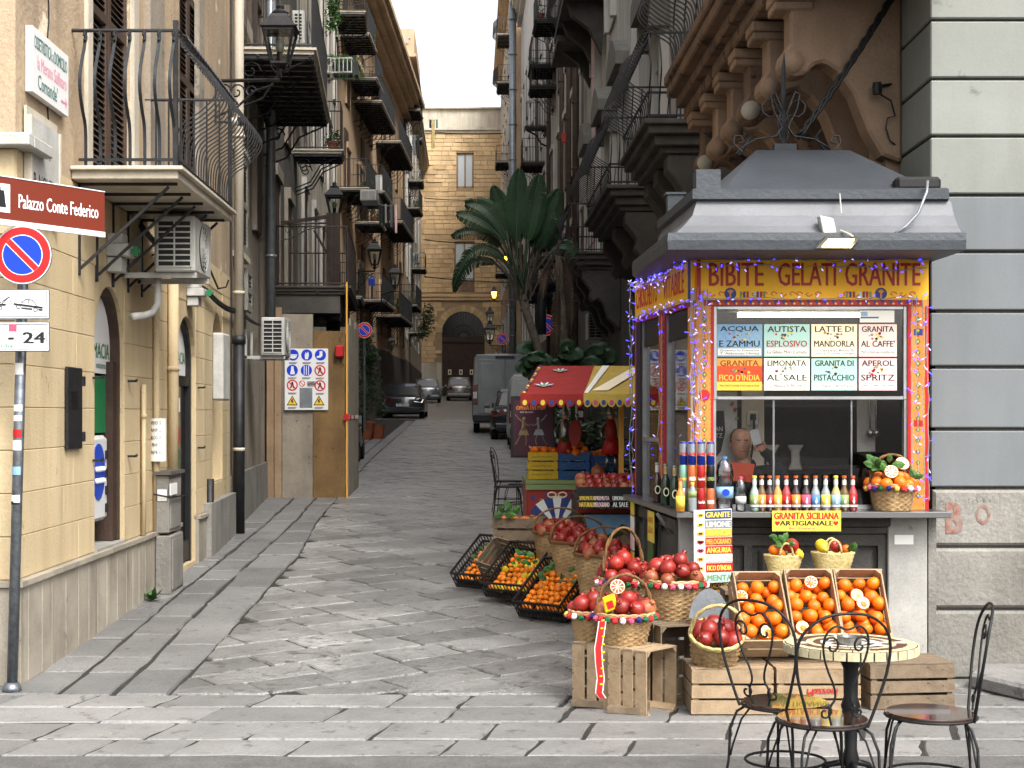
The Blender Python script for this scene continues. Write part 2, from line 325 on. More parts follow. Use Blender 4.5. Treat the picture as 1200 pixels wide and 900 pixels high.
# ---------------- street ----------------
K1 = [(8.4, -2.18), (13.3, -2.3), (20, -2.38), (26, -2.55), (47, -2.7), (120, -3)]
K2 = [(9.2, -1.86), (16.5, -1.9), (20, -2.08), (26.3, -2.2), (33, -2.33), (47, -2.37), (120, -2.6)]
WL = [(9.6, -2.88), (16, -2.88), (18.7, -3.0), (24, -3.3), (31, -3.62), (50, -4.5), (78, -3.6), (79, -3.9), (118, -4.2)]
WR = [(9.9, 2.93), (10.75, 2.96), (16.5, 3.0), (40, 3.0), (58, 2.75), (85, 2.5), (86, 2.0), (118, 1.9)]
def pl(T, Y):
    if Y <= T[0][0]: return T[0][1]
    for (a, x), (b, y) in zip(T, T[1:]):
        if Y <= b: return x + (y - x) * (Y - a) / (b - a)
    return T[-1][1]
def clip(poly, a, b, c):
    out = []
    for i in range(len(poly)):
        p, q = poly[i], poly[(i + 1) % len(poly)]; dp = a * p[0] + b * p[1] + c; dq = a * q[0] + b * q[1] + c
        if dp >= 0: out.append(p)
        if (dp >= 0) != (dq >= 0): t = dp / (dp - dq); out.append((p[0] + (q[0] - p[0]) * t, p[1] + (q[1] - p[1]) * t))
    return out
def area(p): return abs(sum(p[i][0] * p[(i + 1) % len(p)][1] - p[(i + 1) % len(p)][0] * p[i][1] for i in range(len(p)))) / 2
bed = MB()
ys = [-40, 10, 40, 80, 125, 400]
for a, b in zip(ys, ys[1:]): bed.face([(-80, a, gz(a) - .009), (80, a, gz(a) - .009), (80, b, gz(min(b, 130)) - .009), (-80, b, gz(min(b, 130)) - .009)])
ground = struct(bed.build('ground', 'joint_earth'))
asph = MB(); n = 60
for i in range(n):                    # asphalt apron with a slightly wandering edge
    x0, x1 = -12 + 24 * i / n, -12 + 24 * (i + 1) / n; e = lambda x: 7.62 + .05 * noise.noise(Vector((x * 3, 0, 0))) + .03 * noise.noise(Vector((x * 11, 5, 0)))
    asph.face([(x0, -12, .002), (x1, -12, .002), (x1, e(x1), .002), (x0, e(x0), .002)])
struct(asph.build('road', 'asphalt'))
slabs = []                            # (polygon, material, edge gap)
def row(x0, x1, y0, y1, lo, hi, m, skew=0.0, ph=0):
    x = x0 - random.random() * lo
    while x < x1:
        L = random.uniform(lo, hi); p = [(x, y0), (x + L, y0), (x + L + skew, y1), (x + skew, y1)]; x += L
        p = clip(p, 1, 0, -x0); p = clip(p, -1, 0, x1) if p else p
        if len(p) > 2 and area(p) > .02: slabs.append((p, m))
for y0, y1 in ((7.62, 8.02), (8.02, 8.47), (8.47, 8.9), (8.9, 9.3)): row(-7, 7, y0, y1, .38, .85, 'paving_pale', .1)
def strip(fx0, fx1, Y, Y1, lo, hi, m):
    while Y < Y1:
        L = random.uniform(lo, hi); b = min(Y + L, Y1)
        p = [(fx0(Y), Y), (fx1(Y), Y), (fx1(b), b + random.uniform(-.03, .03)), (fx0(b), b)]; slabs.append((p, m)); Y = b
strip(lambda y: pl(K1, y), lambda y: pl(K2, y), 9.3, 60, .8, 1.35, 'paving_side')
strip(lambda y: pl(K1, y) - .34, lambda y: pl(K1, y), 9.3, 45, .5, .95, 'paving_side')
strip(lambda y: pl(WL, y) - .15, lambda y: pl(K1, y) - .34, 9.3, 45, .45, .9, 'paving_side')
row(-7, -2.9, 9.3, 9.62, .4, .8, 'paving_side')
row(1.6, 3.2, 9.3, 9.9, .4, .7, 'paving_side')
th = R(38); u = (math.cos(th), math.sin(th)); sk = R(122); e = (math.cos(sk), math.sin(sk)); W = .52
j = -34
while j < 300:                        # oblique courses of long slabs
    wdt = W * random.uniform(.9, 1.12); t = -14 - random.random()
    oy = 9.3 + j * W
    while t < 24:
        L = random.uniform(.45, .8) * (1 if oy < 40 else 1.6)
        o = (t * u[0], oy + t * u[1]); t += L
        kk = W / (e[1] - e[0] * math.tan(th)); ex = (e[0] * kk, e[1] * kk)
        p = [o, (o[0] + u[0] * L, o[1] + u[1] * L), (o[0] + u[0] * L + ex[0], o[1] + u[1] * L + ex[1]), (o[0] + ex[0], o[1] + ex[1])]
        cy = sum(q[1] for q in p) / 4
        if cy < 8.9 or cy > 62: continue
        k2a, k2b = pl(K2, cy - .5), pl(K2, cy + .5)
        p = clip(p, 0, 1, -9.3)
        if p: p = clip(p, 1, -(k2b - k2a), -(k2a - (k2b - k2a) * (cy - .5)))
        if p: p = clip(p, -1, 0, pl(WR, cy) + .1)
        if p and cy < 10.6: p = clip(p, -1, 0, 3.2)
        if len(p) > 2 and area(p) > .03: slabs.append((p, 'paving'))
    j += 1
def slab(mb, p, gap=.018, dz=0):
    cx = sum(q[0] for q in p) / len(p); cy = sum(q[1] for q in p) / len(p)
    if area(p) and sum(p[i][0] * p[(i + 1) % len(p)][1] - p[(i + 1) % len(p)][0] * p[i][1] for i in range(len(p))) < 0: p = p[::-1]
    tx, ty = random.uniform(-.007, .007), random.uniform(-.01, .01); h = random.uniform(-.002, .005) + dz; wx = max(abs(q[0] - cx) for q in p); wy = max(abs(q[1] - cy) for q in p)
    J = [(x + random.uniform(-.009, .009), y + random.uniform(-.009, .009)) for x, y in p]
    Q = []                             # subdivide long edges so they wander
    for i in range(len(J)):
        a, b = J[i], J[(i + 1) % len(J)]; L = math.dist(a, b); k = 3 if L > .35 else (2 if L > .2 else 1)
        for q in range(k): t = q / k; g = random.uniform(-.012, .012) if q else 0; Q.append((a[0] + (b[0] - a[0]) * t + g * (b[1] - a[1]) / max(L, .01), a[1] + (b[1] - a[1]) * t - g * (b[0] - a[0]) / max(L, .01)))
    def ring(ins, z):
        o = []
        for x, y in Q:
            X, Y = cx + (x - cx) * max(.2, 1 - ins / wx), cy + (y - cy) * max(.2, 1 - ins / wy)
            o.append((X, Y, gz(Y) + z + h + tx * (X - cx) + ty * (Y - cy)))
        return o
    n = len(Q); a, b, c, d = ring(gap * .5, -.045), ring(gap * .6, -.014), ring(gap * .6 + .014, 0.0), ring(gap + .09, .003)
    vs = a + b + c + d + [(cx, cy, gz(cy) + h + .004)]
    fs = [(r * n + i, r * n + (i + 1) % n, (r + 1) * n + (i + 1) % n, (r + 1) * n + i) for r in range(3) for i in range(n)] + [(3 * n + i, 3 * n + (i + 1) % n, 4 * n) for i in range(n)]
    mb.add(vs, fs)
def vis(p):
    cx = sum(q[0] for q in p) / len(p); cy = sum(q[1] for q in p) / len(p); x = CX + F * cx / cy
    return area(p) / cy ** 3 if -20 < x < 1220 and cy > 7.2 else 0
slabs.sort(key=lambda s: -vis(s[0]))
rest = {}
for i, (p, m) in enumerate(slabs):
    if i < 298:
        b = MB(); slab(b, p); b.build('paving_slab', m, ground, smooth='auto')
    else: slab(rest.setdefault(m, MB()), p)
first = True
for m, b in rest.items(): o = b.build('distant_paving', m, ground, smooth='auto'); o['kind'] = 'stuff'
far = MB(); far.face([(-6, 61.5, gz(61.5)), (4, 61.5, gz(61.5)), (4, 124, gz(124)), (-6, 124, gz(124))]); far.build('paving_beyond', 'paving', ground)['kind'] = 'stuff'
# ---------------- wall helpers ----------------
class Wall:
    """a stretch of wall from a to b (x,y); street side is n"""
    def __init__(s, a, b, n):
        s.a = Vector((a[0], a[1], 0)); s.b = Vector((b[0], b[1], 0)); s.L = (s.b - s.a).length; s.d = (s.b - s.a) / s.L
        s.n = Vector((s.d.y, -s.d.x, 0)); 
        if s.n.dot(Vector((n[0], n[1], 0))) < 0: s.n = -s.n
    def p(s, u, o, z): return s.a + s.d * u + s.n * o + Vector((0, 0, z))
    def box(s, mb, u0, u1, o0, o1, z0, z1, m=0): return mb.frame(s.p(u0, o0, z0), s.d * (u1 - u0), s.n * (o1 - o0), Vector((0, 0, z1 - z0)), m)
    def uY(s, Y): return (Y - s.a.y) / s.d.y
def face_wall(wl, mb, z0, z1, holes, depth=.3, m=0, mr=0):
    """wall face with rectangular or arched openings (u0,u1,za,zb,arch) and their reveals"""
    us = sorted({0, wl.L, *[h[0] for h in holes], *[h[1] for h in holes]})
    for a, b in zip(us, us[1:]):
        if b - a < 1e-4: continue
        hs = sorted([h for h in holes if h[0] <= a + 1e-5 and h[1] >= b - 1e-5], key=lambda h: h[2]); z = z0
        for h in hs + [None]:
            t = h[2] if h else z1
            if t > z + 1e-4: mb.face([wl.p(a, 0, z), wl.p(b, 0, z), wl.p(b, 0, t), wl.p(a, 0, t)], m)
            if h: z = h[3]
    for u0, u1, za, zb, arch in holes:
        r = (u1 - u0) / 2; cu = (u0 + u1) / 2; k = 14
        if arch:
            arc = [(cu - r * math.cos(math.pi * i / k), zb - r + r * math.sin(math.pi * i / k)) for i in range(k + 1)]
            mb.face([wl.p(u0, 0, zb)] + [wl.p(u, 0, z) for u, z in arc[:k // 2 + 1]], m)
            mb.face([wl.p(u1, 0, zb)] + [wl.p(u, 0, z) for u, z in reversed(arc[k // 2:])], m)
            ring = [(u0, za)] + arc + [(u1, za)]
        else: ring = [(u0, za), (u0, zb), (u1, zb), (u1, za)]
        for (a, b), (c, d) in zip(ring, ring[1:] + ring[:1]): mb.face([wl.p(a, 0, b), wl.p(c, 0, d), wl.p(c, -depth, d), wl.p(a, -depth, b)], mr)
def block_courses(wl, parent, zs, u0, u1, holes, lo, hi, m, proud=.012, gap=.004, k=.006, name='stone_block', shift=True):
    for i, (za, zb) in enumerate(zip(zs, zs[1:])):
        iv = [(u0, u1)]
        for h in holes:
            if h[2] < zb - .01 and h[3] > za + .01:
                iv = [q for a, b in iv for q in ((a, min(b, h[0])), (max(a, h[1]), b)) if q[1] - q[0] > .03]
        for a, b in iv:
            u = a
            while u < b - .01:
                v = min(b, u + (random.uniform(lo, hi) if u > a or not shift else random.uniform(lo * .5, hi)))
                if b - v < lo * .3: v = b
                mb = MB().cham(wl.p(u + gap / 2, -.01, za + gap / 2), wl.d * (v - u - gap), Vector((0, 0, zb - za - gap)), wl.n * (proud + .01), k)
                mb.build(name, m, parent); u = v
def solid(wl, mb, z0, z1, back=5, m=0, front=-.32):
    """mass behind the wall face"""
    return wl.box(mb, 0, wl.L, -back, front, z0, z1, m)
def louvre(wl, parent, u0, u1, z0, z1, o, m='shutter_brown', name='shutter', open_=True, nm=2):
    """louvred shutter: frame and tilted slats"""
    f = MB(); t = .07; mid = (z0 + z1) / 2
    for a, b, c, d in ((u0, u0 + t, z0, z1), (u1 - t, u1, z0, z1), (u0 + t, u1 - t, z0, z0 + t * 1.4), (u0 + t, u1 - t, z1 - t, z1), (u0 + t, u1 - t, mid - t / 2, mid + t / 2)): wl.box(f, a, b, o, o + .045, c, d)
    s = f.build(name, m, parent); g = MB(); z = z0 + .12
    while z < z1 - .1:
        if abs(z - mid) > .06: g.frame(wl.p(u0 + t, o + .036, z - .018), wl.d * (u1 - u0 - 2 * t), wl.n * -.03 + Vector((0, 0, .035)), Vector((0, 0, .008)))
        z += .05
    g.build('louvre_slats', m, s); return s
def drainpipe(label, x, y, z0, z1, r, m, zm=None, m2=None, name='drainpipe', group=None):
    t = thing(name, label, 'drainpipe', (x, y, z0), group)
    MB().tube([(x, y, z0 if not zm else zm), (x, y, z1)], r, 10).build('pipe', m, t, True)
    if zm: MB().tube([(x, y, z0), (x, y, zm + .05)], r * 1.18, 10).tube([(x, y, zm), (x, y, zm + .09)], r * 1.4, 10).build('lower_pipe', m2 or m, t, True)
    c = MB(); z = z0 + 1.0
    while z < z1: c.tube([(x, y, z), (x, y, z + .04)], r * 1.25, 10); z += 1.9
    c.build('collar', m, t, True); return t
# ---------------- pharmacy corner house, left ----------------
ph = thing('corner_house', 'cream plastered corner house with two arched pharmacy openings and stone plinth', 'building', (-2.88, 9.6, 0))
w0 = Wall((-9, 9.6), (-2.88, 9.6), (0, -1)); w1 = Wall((-2.88, 9.6), (-2.88, 16.2), (1, 0)); w2 = Wall((-2.88, 16.2), (-3.0, 18.7), (1, 0))
def yx(px, X=-2.88): return X * F / (px - CX)
D1 = (yx(110) - 9.6, yx(145) - 9.6, .66, 2.7, True); D2 = (yx(207) - 9.6, yx(229) - 9.6, .2, 2.67, True)
BD = (11.45 - 9.6, 12.75 - 9.6, 3.46, 6.2, False); W2 = (14.9 - 9.6, 15.9 - 9.6, 4.1, 5.9, False)
N3 = (.75, 1.7, .95, 2.85, True)
lw = MB(); up = MB(); pn = MB()
face_wall(w1, lw, 0, 3.36, [D1, D2], .34); face_wall(w2, lw, 0, 3.36, [N3], .22); face_wall(w0, lw, 0, 3.36, [])
lw.build('lower_wall', 'cream_plaster', ph)
face_wall(w1, up, 3.36, 15, [BD, W2], .25); face_wall(w2, up, 3.36, 15, []); face_wall(w0, up, 3.36, 15, [])
up.build('upper_wall', 'old_plaster', ph)
core = MB(); solid(w1, core, 0, 15, 5.5, front=-.34); core.box(-9, -3.3, 9.7, 9.94, 0, 15); core.build('inner_mass', 'dark_plaster', ph)
zs = [.66, .93, 1.2, 1.47, 1.74, 2.01, 2.28, 2.55, 2.82, 3.09, 3.36]
block_courses(w1, ph, zs, 0, w1.L, [D1, D2], 1.0, 1.5, 'cream_plaster', .006, .005, .003, 'plaster_panel')
block_courses(w2, ph, zs, 0, w2.L, [N3], 1.0, 1.4, 'cream_plaster', .006, .005, .003, 'plaster_panel')
block_courses(w0, ph, zs, 4.2, w0.L, [], 1.0, 1.5, 'cream_plaster', .01, .006, .004, 'plaster_panel')
block_courses(w1, ph, [0, .62], 0, w1.L, [D2], .22, .36, 'plinth_stone', .035, .006, .005, 'plinth_slab')
block_courses(w0, ph, [0, .62], 4.2, w0.L, [], .3, .5, 'plinth_stone', .035, .006, .005, 'plinth_slab')
cp = MB(); w1.box(cp, -.05, D2[0], -.01, .06, .62, .655); w1.box(cp, D2[1], w1.L, -.01, .06, .62, .655); w0.box(cp, 0, w0.L + .0, 0.001, .06, .62, .655); cp.build('plinth_cap', 'plinth_stone', ph)
sl_ = MB(); w1.box(sl_, D1[0] + .005, D1[1] - .005, -.34, .02, .655, .675); sl_.build('threshold', 'marble', ph)
lg = MB(); w0.box(lg, 0, w0.L + .12, 0, .12, 3.36, 3.44); w1.box(lg, -.0, .42, 0, .12, 3.361, 3.439); lg.build('ledge', 'white_dirty', ph, bevel=.008)
# opening 1: white arched transom, green panel, vending machine, brown jamb
def arch_fill(wl, mb, u0, u1, z0, z1, o0, o1, ins=0, m=0, k=14):
    r = (u1 - u0) / 2 - ins; cu = (u0 + u1) / 2; zc = z1 - (u1 - u0) / 2
    pts = [(cu - r, z0)] + [(cu - r * math.cos(math.pi * i / k), zc + r * math.sin(math.pi * i / k)) for i in range(k + 1)] + [(cu + r, z0)]
    mb.prism([wl.p(a, o0, b) for a, b in pts], wl.n * (o1 - o0), m)
def arch_frame(wl, mb, u0, u1, z0, z1, o0, o1, t=.06, m=0, k=14):
    r = (u1 - u0) / 2; cu = (u0 + u1) / 2; zc = z1 - r
    for i in range(k):
        a, b = math.pi * i / k, math.pi * (i + 1) / k
        q = [(cu - rr * math.cos(x), zc + rr * math.sin(x)) for x, rr in ((a, r), (b, r), (b, r - t), (a, r - t))]
        mb.prism([wl.p(x, o0, z) for x, z in q], wl.n * (o1 - o0), m)
    wl.box(mb, u0, u0 + t, o0, o1, z0, zc, m); wl.box(mb, u1 - t, u1, o0, o1, z0, zc, m)
op = MB(); arch_frame(w1, op, D1[0] + .01, D1[1] - .005, .68, D1[3] - .005, -.16, -.03, .055); w1.box(op, D1[1] - .19, D1[1] - .01, -.2, -.045, .68, 2.12)
op.build('door_frame', 'wood_brown', ph); tr = MB(); arch_fill(w1, tr, D1[0], D1[1], 2.02, D1[3], -.14, -.1, .05); trm = tr.build('transom_panel', 'white', ph)
um = (D1[0] + D1[1]) / 2
text('FARMACIA', 'ink_green', trm, w1.p(um, -.1, 2.2), w1.d, (0, 0, 1), .12, .8, lift=.003)
text('notturna', 'ink_teal', trm, w1.p(um + .12, -.1, 2.08), w1.d, (0, 0, 1), .04, .3, lift=.003)
gp = MB(); w1.box(gp, D1[0] + .06, D1[1] - .2, -.14, -.1, 1.55, 2.0); gp.build('green_panel', 'ink_green', ph)
bk = MB(); w1.box(bk, D1[0] + .03, D1[1] - .03, -.33, -.3, .68, 2.6); bk.build('door_leaf', 'cream_plaster', ph)
vm = thing('vending_machine', 'white wall vending machine with oval blue window in the first pharmacy opening', 'vending machine', w1.p(um, -.1, .9))
b = MB(); w1.box(b, D1[0] + .06, D1[1] - .3, -.28, -.06, .86, 1.53); b.build('casing', 'white_gloss', vm, bevel=.03)
b = MB(); b.prism([w1.p(um - .12 + .2 * math.cos(a * math.pi / 10), -.058, 1.25 + .22 * math.sin(a * math.pi / 10)) for a in range(20)], w1.n * .006); b.build('display_window', 'ink_blue', vm)
for q in range(4): b = MB(); w1.box(b, D1[1] - .39, D1[1] - .35, -.058, -.045, .92 + q * .14, .99 + q * .14); b.build('slot', 'black', vm)
for q in range(8): 
    b = MB().ball(w1.p(um - .22 + .07 * (q % 4), -.045, 1.18 + .09 * (q // 4)), .022, 8, 5); b.build('product', 'white_gloss', vm)
# opening 2: glass door
op = MB(); arch_frame(w1, op, D2[0] + .01, D2[1] - .005, .2, D2[3] - .005, -.14, -.04, .07); w1.box(op, D2[0] + .07, D2[1] - .07, -.13, -.05, 1.98, 2.08); w1.box(op, D2[0] + .07, D2[1] - .07, -.13, -.05, .22, .42); op.build('door_frame', 'black_plastic', ph)
gl = MB(); w1.box(gl, D2[0] + .07, D2[1] - .07, -.1, -.09, .42, 1.98); gl.build('door_pane', 'glass_dark', ph)
tr = MB(); arch_fill(w1, tr, D2[0], D2[1], 2.06, D2[3], -.12, -.09, .065); trm = tr.build('transom_panel', 'white', ph); um2 = (D2[0] + D2[1]) / 2
text('FARMACIA', 'ink_green', trm, w1.p(um2, -.09, 2.26), w1.d, (0, 0, 1), .12, .76, lift=.003)
for q, (mm, z, h) in enumerate((('white_paper', 1.72, .14), ('ink_red', 1.4, .16), ('ink_green', 1.05, .3), ('ink_teal', .7, .2))):
    b = MB(); w1.box(b, um2 - .25, um2 + .12, -.09, -.086, z, z + h); b.build('door_sticker', mm, ph)
bk = MB(); w2.box(bk, N3[0] - .02, N3[1] + .02, -.24, -.2, .9, 2.9); bk.build('niche_back', 'grey_plaster', ph)
b = MB(); w2.box(b, 0.0, 2.4, .0, .09, 0, .75); w2.box(b, .1, 1.9, .09, .4, 0, .14); b.build('cement_base', 'raw_cement', ph)
# upstairs shutters and old boards
for a, b_ in ((BD[0] + .02, BD[0] + .64), (BD[0] + .66, BD[1] - .02)): louvre(w1, ph, a, b_, 3.46, 6.1, -.06)
for a, b_ in ((W2[0], W2[0] + .5), (W2[0] + .5, W2[1])): louvre(w1, ph, a, b_, 4.1, 5.9, -.05)
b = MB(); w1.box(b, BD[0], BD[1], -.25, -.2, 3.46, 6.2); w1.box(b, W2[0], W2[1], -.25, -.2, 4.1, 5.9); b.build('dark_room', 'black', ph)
b = MB(); w1.box(b, BD[1] + .02, BD[1] + .2, 0, .04, 3.46, 7); w1.box(b, BD[0] - .16, BD[0] - .02, 0, .03, 3.46, 7); b.build('door_surround', 'pale_plaster', ph)
b = MB(); w1.box(b, 3.75, 4.35, 0, .05, 3.46, 9); w1.box(b, 6.1, 6.4, 0, .05, 3.46, 9); b.build('pilaster', 'grey_plaster', ph)
b = MB().tube([w1.p(.72 + .02 * math.sin(i * 1.9), .004, 3.5 + i * .12) for i in range(14)], .006, 4); b.build('crack', 'black', ph)
for hz in (1.62, 1.0):
    for uu in (D1[0] - .06, D1[1] + .12, D2[1] + .1): MB().bar(w1.p(uu, 0, hz + .35), w1.p(uu, .07, hz + .35), .018).bar(w1.p(uu, .07, hz + .35), w1.p(uu + .05, .07, hz + .36), .016).build('hinge_pin', 'iron', ph)
# balcony with goose-belly bars
bal = MB(); w1.box(bal, 1.32, 3.74, 0.002, .76, 3.37, 3.45); w1.box(bal, 1.28, 3.78, .0, .8, 3.43, 3.46)
bal = bal.build('balcony', 'pale_plaster', ph, bevel=.006)
bel = [(0, .0), (0, .2), (.02, .3), (.1, .38), (.17, .5), (.17, .62), (.1, .74), (.03, .85), (0, .96)]
def belly(base, out, H=.96, amp=1, w=.022, t=.008, mb=None, tan=None):
    b = mb or MB(); pts = [Vector(base) + Vector(out) * (o * amp) + Vector((0, 0, z * H / .96)) for o, z in bel]
    for i in range(2): pts = [pts[0]] + [q for a, c in zip(pts, pts[1:]) for q in (a * .75 + c * .25, a * .25 + c * .75)] + [pts[-1]]
    b.ribbon(pts, w, t, tan or Vector(out).cross(Vector((0, 0, 1)))); return b
for q in range(7): belly(w1.p(1.34, .1 + q * .105, 3.47), -w1.d, mb=None).build('baluster', 'iron_grey', bal)
for q in range(22): belly(w1.p(1.36 + q * .11, .74, 3.47), w1.n, amp=1.7, w=.009, t=.009).build('baluster', 'iron', bal)
for q in range(6): MB().bar(w1.p(3.74, .1 + q * .11, 3.47), w1.p(3.74, .1 + q * .11, 4.43), .014).build('baluster', 'iron', bal)
rl = MB(); rl.tube([w1.p(1.34, -.04, 4.43), w1.p(1.34, .76, 4.43), w1.p(3.76, .76, 4.43), w1.p(3.76, 0, 4.43)], .014, 6); rl.bar(w1.p(1.34, .74, 3.46), w1.p(1.34, .74, 4.5), .035); rl.bar(w1.p(3.74, .74, 3.46), w1.p(3.74, .74, 4.5), .03)
rl.bar(w1.p(1.34, .05, 3.51), w1.p(1.34, .74, 3.51), .02); rl.bar(w1.p(1.34, .74, 3.51), w1.p(3.74, .74, 3.51), .02); rl.build('handrail', 'iron', bal)
sc = MB()
for q in range(22):                    # scrolls under the handrail
    c0 = w1.p(1.4 + q * .11, .78, 4.37); sc.tube([c0 + w1.n * (.035 + .012 * math.cos(a * .8)) * math.cos(a * .8) * (1 - a * .03) + Vector((0, 0, .045 * math.sin(a * .8))) + w1.d * .004 * a for a in range(10)], .006, 4)
for q in range(7): c0 = w1.p(1.33, .1 + q * .105, 4.38); sc.tube([c0 - w1.d * (.01 + .035 * math.cos(a * .7)) + Vector((0, 0, .035 * math.sin(a * .7))) for a in range(9)], .009, 4)
sc.build('scrollwork', 'iron', bal)['kind'] = 'stuff'
for q in range(5):
    uu = 1.5 + q * .52; MB().bar(w1.p(uu, .02, 2.75), w1.p(uu, .66, 3.34), .02).bar(w1.p(uu, .0, 3.36), w1.p(uu, .72, 3.36), .022).bar(w1.p(uu, .01, 2.7), w1.p(uu, .01, 3.35), .022).build('bracket', 'iron', bal)
# nearest signs on the wall
sg = thing('wall_sign', 'white board with green and pink lettering and pink arrow, high on the left wall', 'sign', w1.p(.65, 0, 4))
b = MB(); w1.box(b, .2, 1.06, .005, .05, 3.76, 4.18); bd = b.build('board', 'white', sg)
text('OSSETRISTICA a DOMICILIO', 'ink_teal', bd, w1.p(.63, .05, 4.09), w1.d, (0, 0, 1), .085, .78)
text('la Merano Sulfinaro', 'ink_pink', bd, w1.p(.66, .05, 3.97), w1.d, (0, 0, 1), .09, .7)
text("Comande'", 'ink_teal', bd, w1.p(.55, .05, 3.85), w1.d, (0, 0, 1), .1, .46)
b = MB(); w1.box(b, .86, .98, .05, .053, 3.83, 3.845); b.prism([w1.p(.97, .05, 3.80), w1.p(1.03, .05, 3.8375), w1.p(.97, .05, 3.875)], w1.n * .003); b.build('arrow', 'ink_pink', bd)
pq = thing('street_name_plaque', 'weathered marble plaque reading VIA P. NOVELLI behind the brown sign', 'plaque', w1.p(.5, 0, 3.3))
b = MB(); w1.box(b, .17, .82, .02, .05, 3.0, 3.6); b.build('slab', 'white_dirty', pq); b = MB(); w1.box(b, .14, .85, .012, .03, 3.6, 3.66); w1.box(b, .14, .17, .012, .06, 2.97, 3.6); w1.box(b, .82, .85, .012, .06, 2.97, 3.6); b.build('border', 'pale_plaster', pq)
text('VIA', 'ink', pq, w1.p(.5, .05, 3.42), w1.d, (0, 0, 1), .09); text('P. NOVELLI', 'ink', pq, w1.p(.5, .05, 3.2), w1.d, (0, 0, 1), .1, .55)
# meter box
mt = thing('meter_cabinet', 'narrow black iron cabinet door let into the cream wall', 'cabinet', at(83, 505, yx(83)))
b = MB(); ua, ub = yx(74) - 9.6, yx(91) - 9.6; w1.box(b, ua, ub, .012, .035, 1.45, 2.03); b.build('door', 'iron', mt, bevel=.004)
b = MB(); [w1.box(b, ua + .06, ub - .14, .035, .04, 1.74 + q * .022, 1.75 + q * .022) for q in range(6)]; b.build('vent', 'black', mt)
b = MB(); w1.box(b, ub - .02, ub + .03, .03, .05, 1.9, 1.97); w1.box(b, ub - .02, ub + .03, .03, .05, 1.5, 1.57); b.build('hinge', 'iron', mt)
# ---------------- fittings on the corner house ----------------
def ac_unit(label, x0, x1, y0, y1, z0, z1, fan='+x', wallx=None, group='air conditioner units'):
    t = thing('air_conditioner', label, 'air conditioner', ((x0 + x1) / 2, (y0 + y1) / 2, z0), group)
    MB().box(x0, x1, y0, y1, z0, z1).build('casing', 'white_dirty', t, bevel=.012)
    g = MB(); n = 8; k = 3
    g.box(x0 + .03, x1 - .03, y0 - .003, y0, z0 + .04, z1 - .04, 0)
    g.build('side_opening', 'black', t)
    g = MB()
    for i in range(n + 1): z = z0 + .04 + (z1 - z0 - .08) * i / n; g.box(x0 + .03, x1 - .03, y0 - .012, y0 - .004, z - .006, z + .006)
    for i in range(k): x = x0 + .03 + (x1 - x0 - .06) * i / (k - 1); g.box(x - .006, x + .006, y0 - .014, y0 - .005, z0 + .04, z1 - .04)
    g.build('side_grille', 'white_dirty', t)
    g = MB(); c = Vector((x1, (y0 + y1) / 2, (z0 + z1) / 2)); r = min(y1 - y0, z1 - z0) * .42
    for rr in (r, r * .8, r * .6, r * .4, r * .2): g.tube([c + Vector((.012, rr * math.cos(a * math.pi / 12), rr * math.sin(a * math.pi / 12))) for a in range(24)], .004, 4, close=True)
    for a in range(12): g.bar(c + Vector((.01, 0, 0)), c + Vector((.01, r * math.cos(a * math.pi / 6), r * math.sin(a * math.pi / 6))), .006)
    g.build('fan_grille', 'white_dirty', t)
    g = MB().prism([c + Vector((.001, r * math.cos(a * math.pi / 12), r * math.sin(a * math.pi / 12))) for a in range(24)], (.003, 0, 0)); g.build('fan_opening', 'black_plastic', t)
    if wallx is not None:
        for yy in (y0 + .08, y1 - .08): MB().box(wallx, x1, yy - .02, yy + .02, z0 - .045, z0 - .003).box(wallx, wallx + .03, yy - .02, yy + .02, z0 - .04, z0 + .35).build('bracket', 'white_dirty', t)
    return t
ac_unit('dirty white air conditioner under the goose-belly balcony on the left wall', -2.6, -2.27, 12.4, 13.15, 2.85, 3.3, wallx=-2.88)
ac_unit('white air conditioner on the left wall beside the wooden hoarding', -2.87, -2.56, 20.5, 21.2, 2.48, 2.99, wallx=-3.1)
t = thing('conduit', 'thick white bent conduit coming down from the air conditioner', 'conduit', (-2.8, 12.6, 2.5))
MB().tube([at(185, 312, 12.6), at(185, 340, 12.6), at(184, 358, 12.55), at(178, 367, 12.4), at(168, 370, 12.1), at(155, 371, 11.95)], .03, 8).build('pipe', 'white_dirty', t, True)
for i, (a, b, c, d, l) in enumerate(((122, 148, 273, 318, 'pale grey junction boxes with green cross above the first arched opening'), (216, 238, 330, 358, 'pale grey junction boxes with green cross above the second arched opening'))):
    Y = yx(a + 2); s = F / Y; t = thing('junction_box', l, 'box', at(a + 3, d, Y), 'junction boxes on the pharmacy wall')
    z0, z1 = CZ + (HY - d) / s, CZ + (HY - c) / s; h = z1 - z0
    MB().box(-2.87, -2.76, Y, Y + .18, z0 + h * .0, z0 + h * .38).build('lower_box', 'white_dirty', t, bevel=.004)
    MB().box(-2.87, -2.7, Y - .03, Y + .2, z0 + h * .4, z0 + h * .72).build('middle_box', 'white_dirty', t, bevel=.004)
    MB().box(-2.87, -2.75, Y, Y + .18, z0 + h * .74, z1).build('upper_box', 'white_dirty', t, bevel=.004)
    MB().box(-2.70, -2.62, Y + .05, Y + .08, z0 + h * .5, z0 + h * .6).box(-2.68, -2.64, Y + .049, Y + .081, z0 + h * .42, z0 + h * .68).build('cross', 'ink_green', t)
drainpipe('thin cream pipe ending half way up beside the first pharmacy opening', -2.84, yx(163), .66, 1.95, .02, 'cream_plaster')
drainpipe('cream downpipe left of the grey cabinet, carrying a paper notice', -2.84, yx(178), .55, 2.62, .03, 'cream_plaster')
